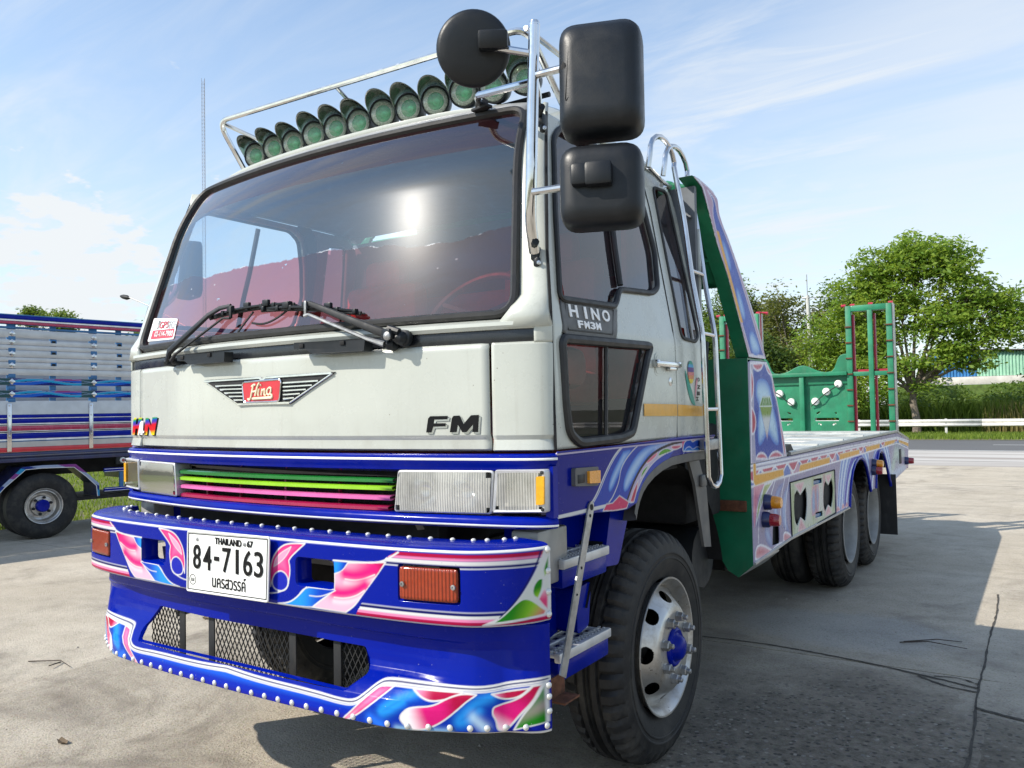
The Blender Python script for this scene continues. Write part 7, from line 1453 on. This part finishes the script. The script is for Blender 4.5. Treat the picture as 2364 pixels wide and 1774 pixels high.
def grass_patch(name, n, xr, yr, h, mat, fn=None, lean=.35, w=.012, z=-.05):
    x = rng.uniform(*xr, n); y = rng.uniform(*yr, n)
    if fn is not None: k = fn(x, y); x, y = x[k], y[k]
    n = len(x); hh = h*rng.uniform(.4, 1.25, n); a = rng.uniform(0, 2*np.pi, n); ln = rng.uniform(.1, 1, n)*lean*hh; b = rng.uniform(0, np.pi, n); wx, wy = np.cos(b)*w*rng.uniform(.6, 1.4, n), np.sin(b)*w
    zz = np.full(n, z); base = np.stack([x, y, zz], 1); W = np.stack([wx, wy, zz*0], 1); mid = base+np.stack([np.cos(a)*ln*.35, np.sin(a)*ln*.35, hh*.6], 1); tip = base+np.stack([np.cos(a)*ln, np.sin(a)*ln, hh], 1)
    v = np.stack([base-W, base+W, mid+W*.7, tip, mid-W*.7], 1).reshape(-1, 3); f = np.arange(5*n).reshape(n, 5); o = link(name, quick_mesh(name, v, f, mat)); o['kind'] = 'stuff'; o['label'] = {'lawn_grass': 'short mown grass of the lawn behind the cargo truck', 'verge_grass': 'grass of the verge under the guardrail', 'tall_grass': 'tall reedy grass below the shed', 'dry_grass': 'pale dry grass stalks among the reeds'}.get(name, 'grass'); return o
def build_undergrowth():
    global rng; rng = np.random.default_rng(5)
    grass_patch('lawn_grass', 60000, (-28, -10.0), (2, 19), .085, 'grass_blade', lambda x, y: (x < -10.05) & (y > 2.0), .5, .010)
    grass_patch('verge_grass', 22000, (-12, 7), (37.3, 44), .17, 'grass_blade', lambda x, y: rng.uniform(0, 1, len(x)) < np.clip((y-37.2)/2, .05, 1), .5, .02, -.04)
    grass_patch('tall_grass', 16000, (-10, 7), (46.2, 50), 1.5, 'grass_blade', lambda x, y: (x > -2.4) | (rng.uniform(0, 1, len(x)) < .35), .5, .026, -.04)
    grass_patch('dry_grass', 350, (-.2, 2.2), (45.8, 47), 1.5, 'grass_dry', None, .35, .022, -.04)
    n = 46000; x = rng.uniform(-14, 7, n); y = rng.uniform(46.5, 59, n); hz = .9+.6*np.sin(x*1.3)+.5*np.sin(x*2.9+y)+np.clip(y-49, 0, 8)*.22; z = rng.uniform(0, 1, n)**.6*np.clip(hz, .3, 2.75)
    v, f = leaf_cloud(np.stack([x, y, z], 1), .22); o = link('undergrowth', quick_mesh('undergrowth', v, f, 'leaf_mid')); o['kind'] = 'stuff'; o['label'] = 'tangled green undergrowth between the guardrail and the shed'
build_trees(); build_undergrowth()

# ------------------------------------------------------------------ roadside things
def build_roadside():
    g = thing('guardrail', 'long pale steel guardrail on posts along the far road edge', 'guardrail', (0, 43.0, -.04))
    prof = [(0, .42), (.07, .46), (.07, .52), (.0, .575), (.0, .615), (.07, .67), (.07, .73), (0, .775)]
    for x0 in np.arange(-40, 36, 4.0): mb = MB(); mb.loft([[(x, -d, z) for x in (x0, x0+3.992)] for d, z in prof]); o = mb.build('rail', 'rail_steel', g, angle=20); solidify(o, .01, 0)
    for x in np.arange(-37.6, 36, 4.0)+.0: mb = MB(); mb.box((x+.06, .08, .40), (.11, .12, .80), bevel=.01); o = mb.build('post', 'rail_steel', g); mb = MB(); mb.lathe([(0, .03), (.02, .02), (.02, 0)], (x+.06, -.012, .60), (0, -1, 0), 8); mb.build('bolt', 'galvanized', o)
    u = thing('utility_pole', 'leaning pale concrete utility pole standing in front of the olive trees', 'pole', (-8.45, 46.0, -.04))
    MB().tube([(0, 0, 0), (-.06, 0, 4.0), (-.16, 0, 7.9)], [.17, .14, .10], 10).build('shaft', 'concrete_pole', u); MB().tube([(-.16, 0, 7.8), (-.17, 0, 9.1)], .022, 6).build('top_rod', 'galvanized', u)
    MB().box((-.22, -.05, 7.75), (.42, .08, .09), bevel=.01).box((-.42, -.05, 7.86), (.05, .05, .16), bevel=.01).build('crossarm', 'galvanized', u)
    for dz, xa in ((7.78, -.4), (7.0, -.12), (6.3, -.1)):
        for sg in (1, -1):
            pts = [(xa+sg*28*t, .6*sg*t, dz-.6*4*t*(1-t)+.2*t) for t in np.linspace(0, 1, 14)]; MB().tube(pts, .013, 4).build('cable', 'rubber_black', u)
    m = thing('telecom_mast', 'tall thin lattice telecom mast far behind the cab', 'mast', (-207, 150, -.05)); H = 104; w = .55; mb = MB(); cs = [(w*math.cos(a), w*math.sin(a)) for a in (0, 2.1, 4.2)]
    for x, y in cs: mb.tube([(x, y, 0), (x, y, H)], .06, 4)
    mb.build('leg', 'mast_paint', m); mb = MB()
    for k in range(int(H/1.1)):
        z = k*1.1
        for i in range(3): a, b = cs[i], cs[(i+1) % 3]; mb.tube([(*a, z), (*b, z+1.1)], .03, 3, caps=False); mb.tube([(*a, z), (*b, z)], .03, 3, caps=False)
    o = mb.build('lattice', 'mast_paint', m); o['kind'] = 'stuff'
    l = thing('street_lamp', 'grey street lamp on a long slanting arm behind the windscreen edge', 'street lamp', (-55, 40, -.05))
    MB().tube([(0, 0, 0), (0, 0, 8.2)], [.12, .08], 8).tube([(0, 0, 8.0), (-7.5, 0, 11.25), (-11.3, 0, 12.55)], [.07, .06, .05], 8).build('pole', 'galvanized', l)
    mb = MB(); mb.lathe([(-.75, 0), (-.70, .10), (-.3, .20), (.3, .22), (.62, .12), (.75, .05)], (-11.95, 0, 12.62), (1, 0, -.22), 12); mb.build('lamp_head', 'dark_metal', l)
    # corrugated shed
    s = thing('shed', 'low corrugated shed with blue and pale green walls behind the reeds', 'shed', (-4, 60, 2.75))
    MB().box((3.4, 3, -1.4), (11.0, 6, 2.76)).build('bank', 'bank_grass', s); MB().box((3.4, .1, .25), (8.0, .25, .50), bevel=.01).build('base_wall', 'shed_wall', s)
    k = 0
    for x in np.arange(0, 7.4, .19):
        mt = 'shed_blue' if x < 2.75 else 'shed_green'; zt = 2.38-.055*x; mb = MB(); mb.loft([[(x, .12, z), (x+.05, .05, z), (x+.11, .05, z), (x+.15, .12, z), (x+.19, .12, z)] for z in (.52, zt)]); mb.build('wall_sheet', mt, s, angle=20)
    mb = MB(); mb.prism([(-.3, 2.44), (7.6, 2.02), (7.6, 2.08), (-.3, 2.50)], lambda a, b, d: (a, d, b), -.25, 4); mb.build('roof', 'shed_roof', s); MB().box((3.6, 3.5, 1.2), (7.3, .1, 2.0)).build('back_wall', 'shed_wall', s)
build_roadside()

# ------------------------------------------------------------------ bits on the concrete
def build_litter():
    tw = [('forked dry twig lying on the shaded concrete beside the truck', [(1.72, 3.75), (1.88, 3.82), (2.10, 3.80)], [(1.74, 3.78), (1.92, 3.90), (2.06, 3.95)]), ('bent dry twig on the sunny concrete left of the bumper', [(-2.95, .62), (-2.75, .72), (-2.60, .70)], [(-2.75, .72), (-2.70, .62)])]
    for lab, a, b in tw:
        o = thing('twig', lab, 'twig', (a[0][0], a[0][1], 0)); mb = MB()
        for q in (a, b):
            if q: mb.tube([(x-a[0][0], y-a[0][1], .012+.01*(i == 1)) for i, (x, y) in enumerate(q)], [.0042, .0034, .002][:len(q)], 5)
        mb.build('stem', 'twig', o)
    for lab, x, y in (('curled dry leaf on the sunny concrete below the bumper corner', -1.45, .05), ('small dry leaf on the concrete at the far left', -2.25, -.95), ('dry leaf on the sunny slab left of the bumper', -2.9, 1.9)):
        mb = MB(); mb.loft([[(-.03, -.012, .018), (0, -.02, .004), (.03, -.01, .012)], [(-.035, 0, .008), (0, 0, .002), (.04, 0, .004)], [(-.03, .012, .02), (0, .02, .006), (.03, .012, .014)]]); o = mb.build('dry_leaf', 'dry_leaf', loc=(x, y, .004)); tag(o, lab, 'leaf')
    rg = np.random.default_rng(9); n = 2600; r = rg.uniform(0, 1, n); x = rg.uniform(-4.5, 4.2, n); y = rg.uniform(-1.6, 8, n); s = rg.uniform(.0016, .006, n)*(1+(rg.uniform(0, 1, n) > .97)*1.3); V = []; F = []
    base = np.array([(1, 0, 0), (-.9, .2, 0), (.1, 1, 0), (0, -.9, .1), (.1, .1, .7), (0, 0, -.5)]); fc = [(0, 2, 4), (2, 1, 4), (1, 3, 4), (3, 0, 4)]
    for i in range(n):
        k = len(V); a = rg.uniform(0, 6.28); c, d = math.cos(a), math.sin(a)
        V += [(x[i]+(p[0]*c-p[1]*d)*s[i], y[i]+(p[0]*d+p[1]*c)*s[i], .0015+p[2]*s[i]) for p in base]; F += [tuple(k+q for q in t) for t in fc]
    o = link('grit', new_mesh('grit', V, F, 'pebble', 10)); o['kind'] = 'stuff'; o['label'] = 'fine grit scattered over the concrete'
build_litter()
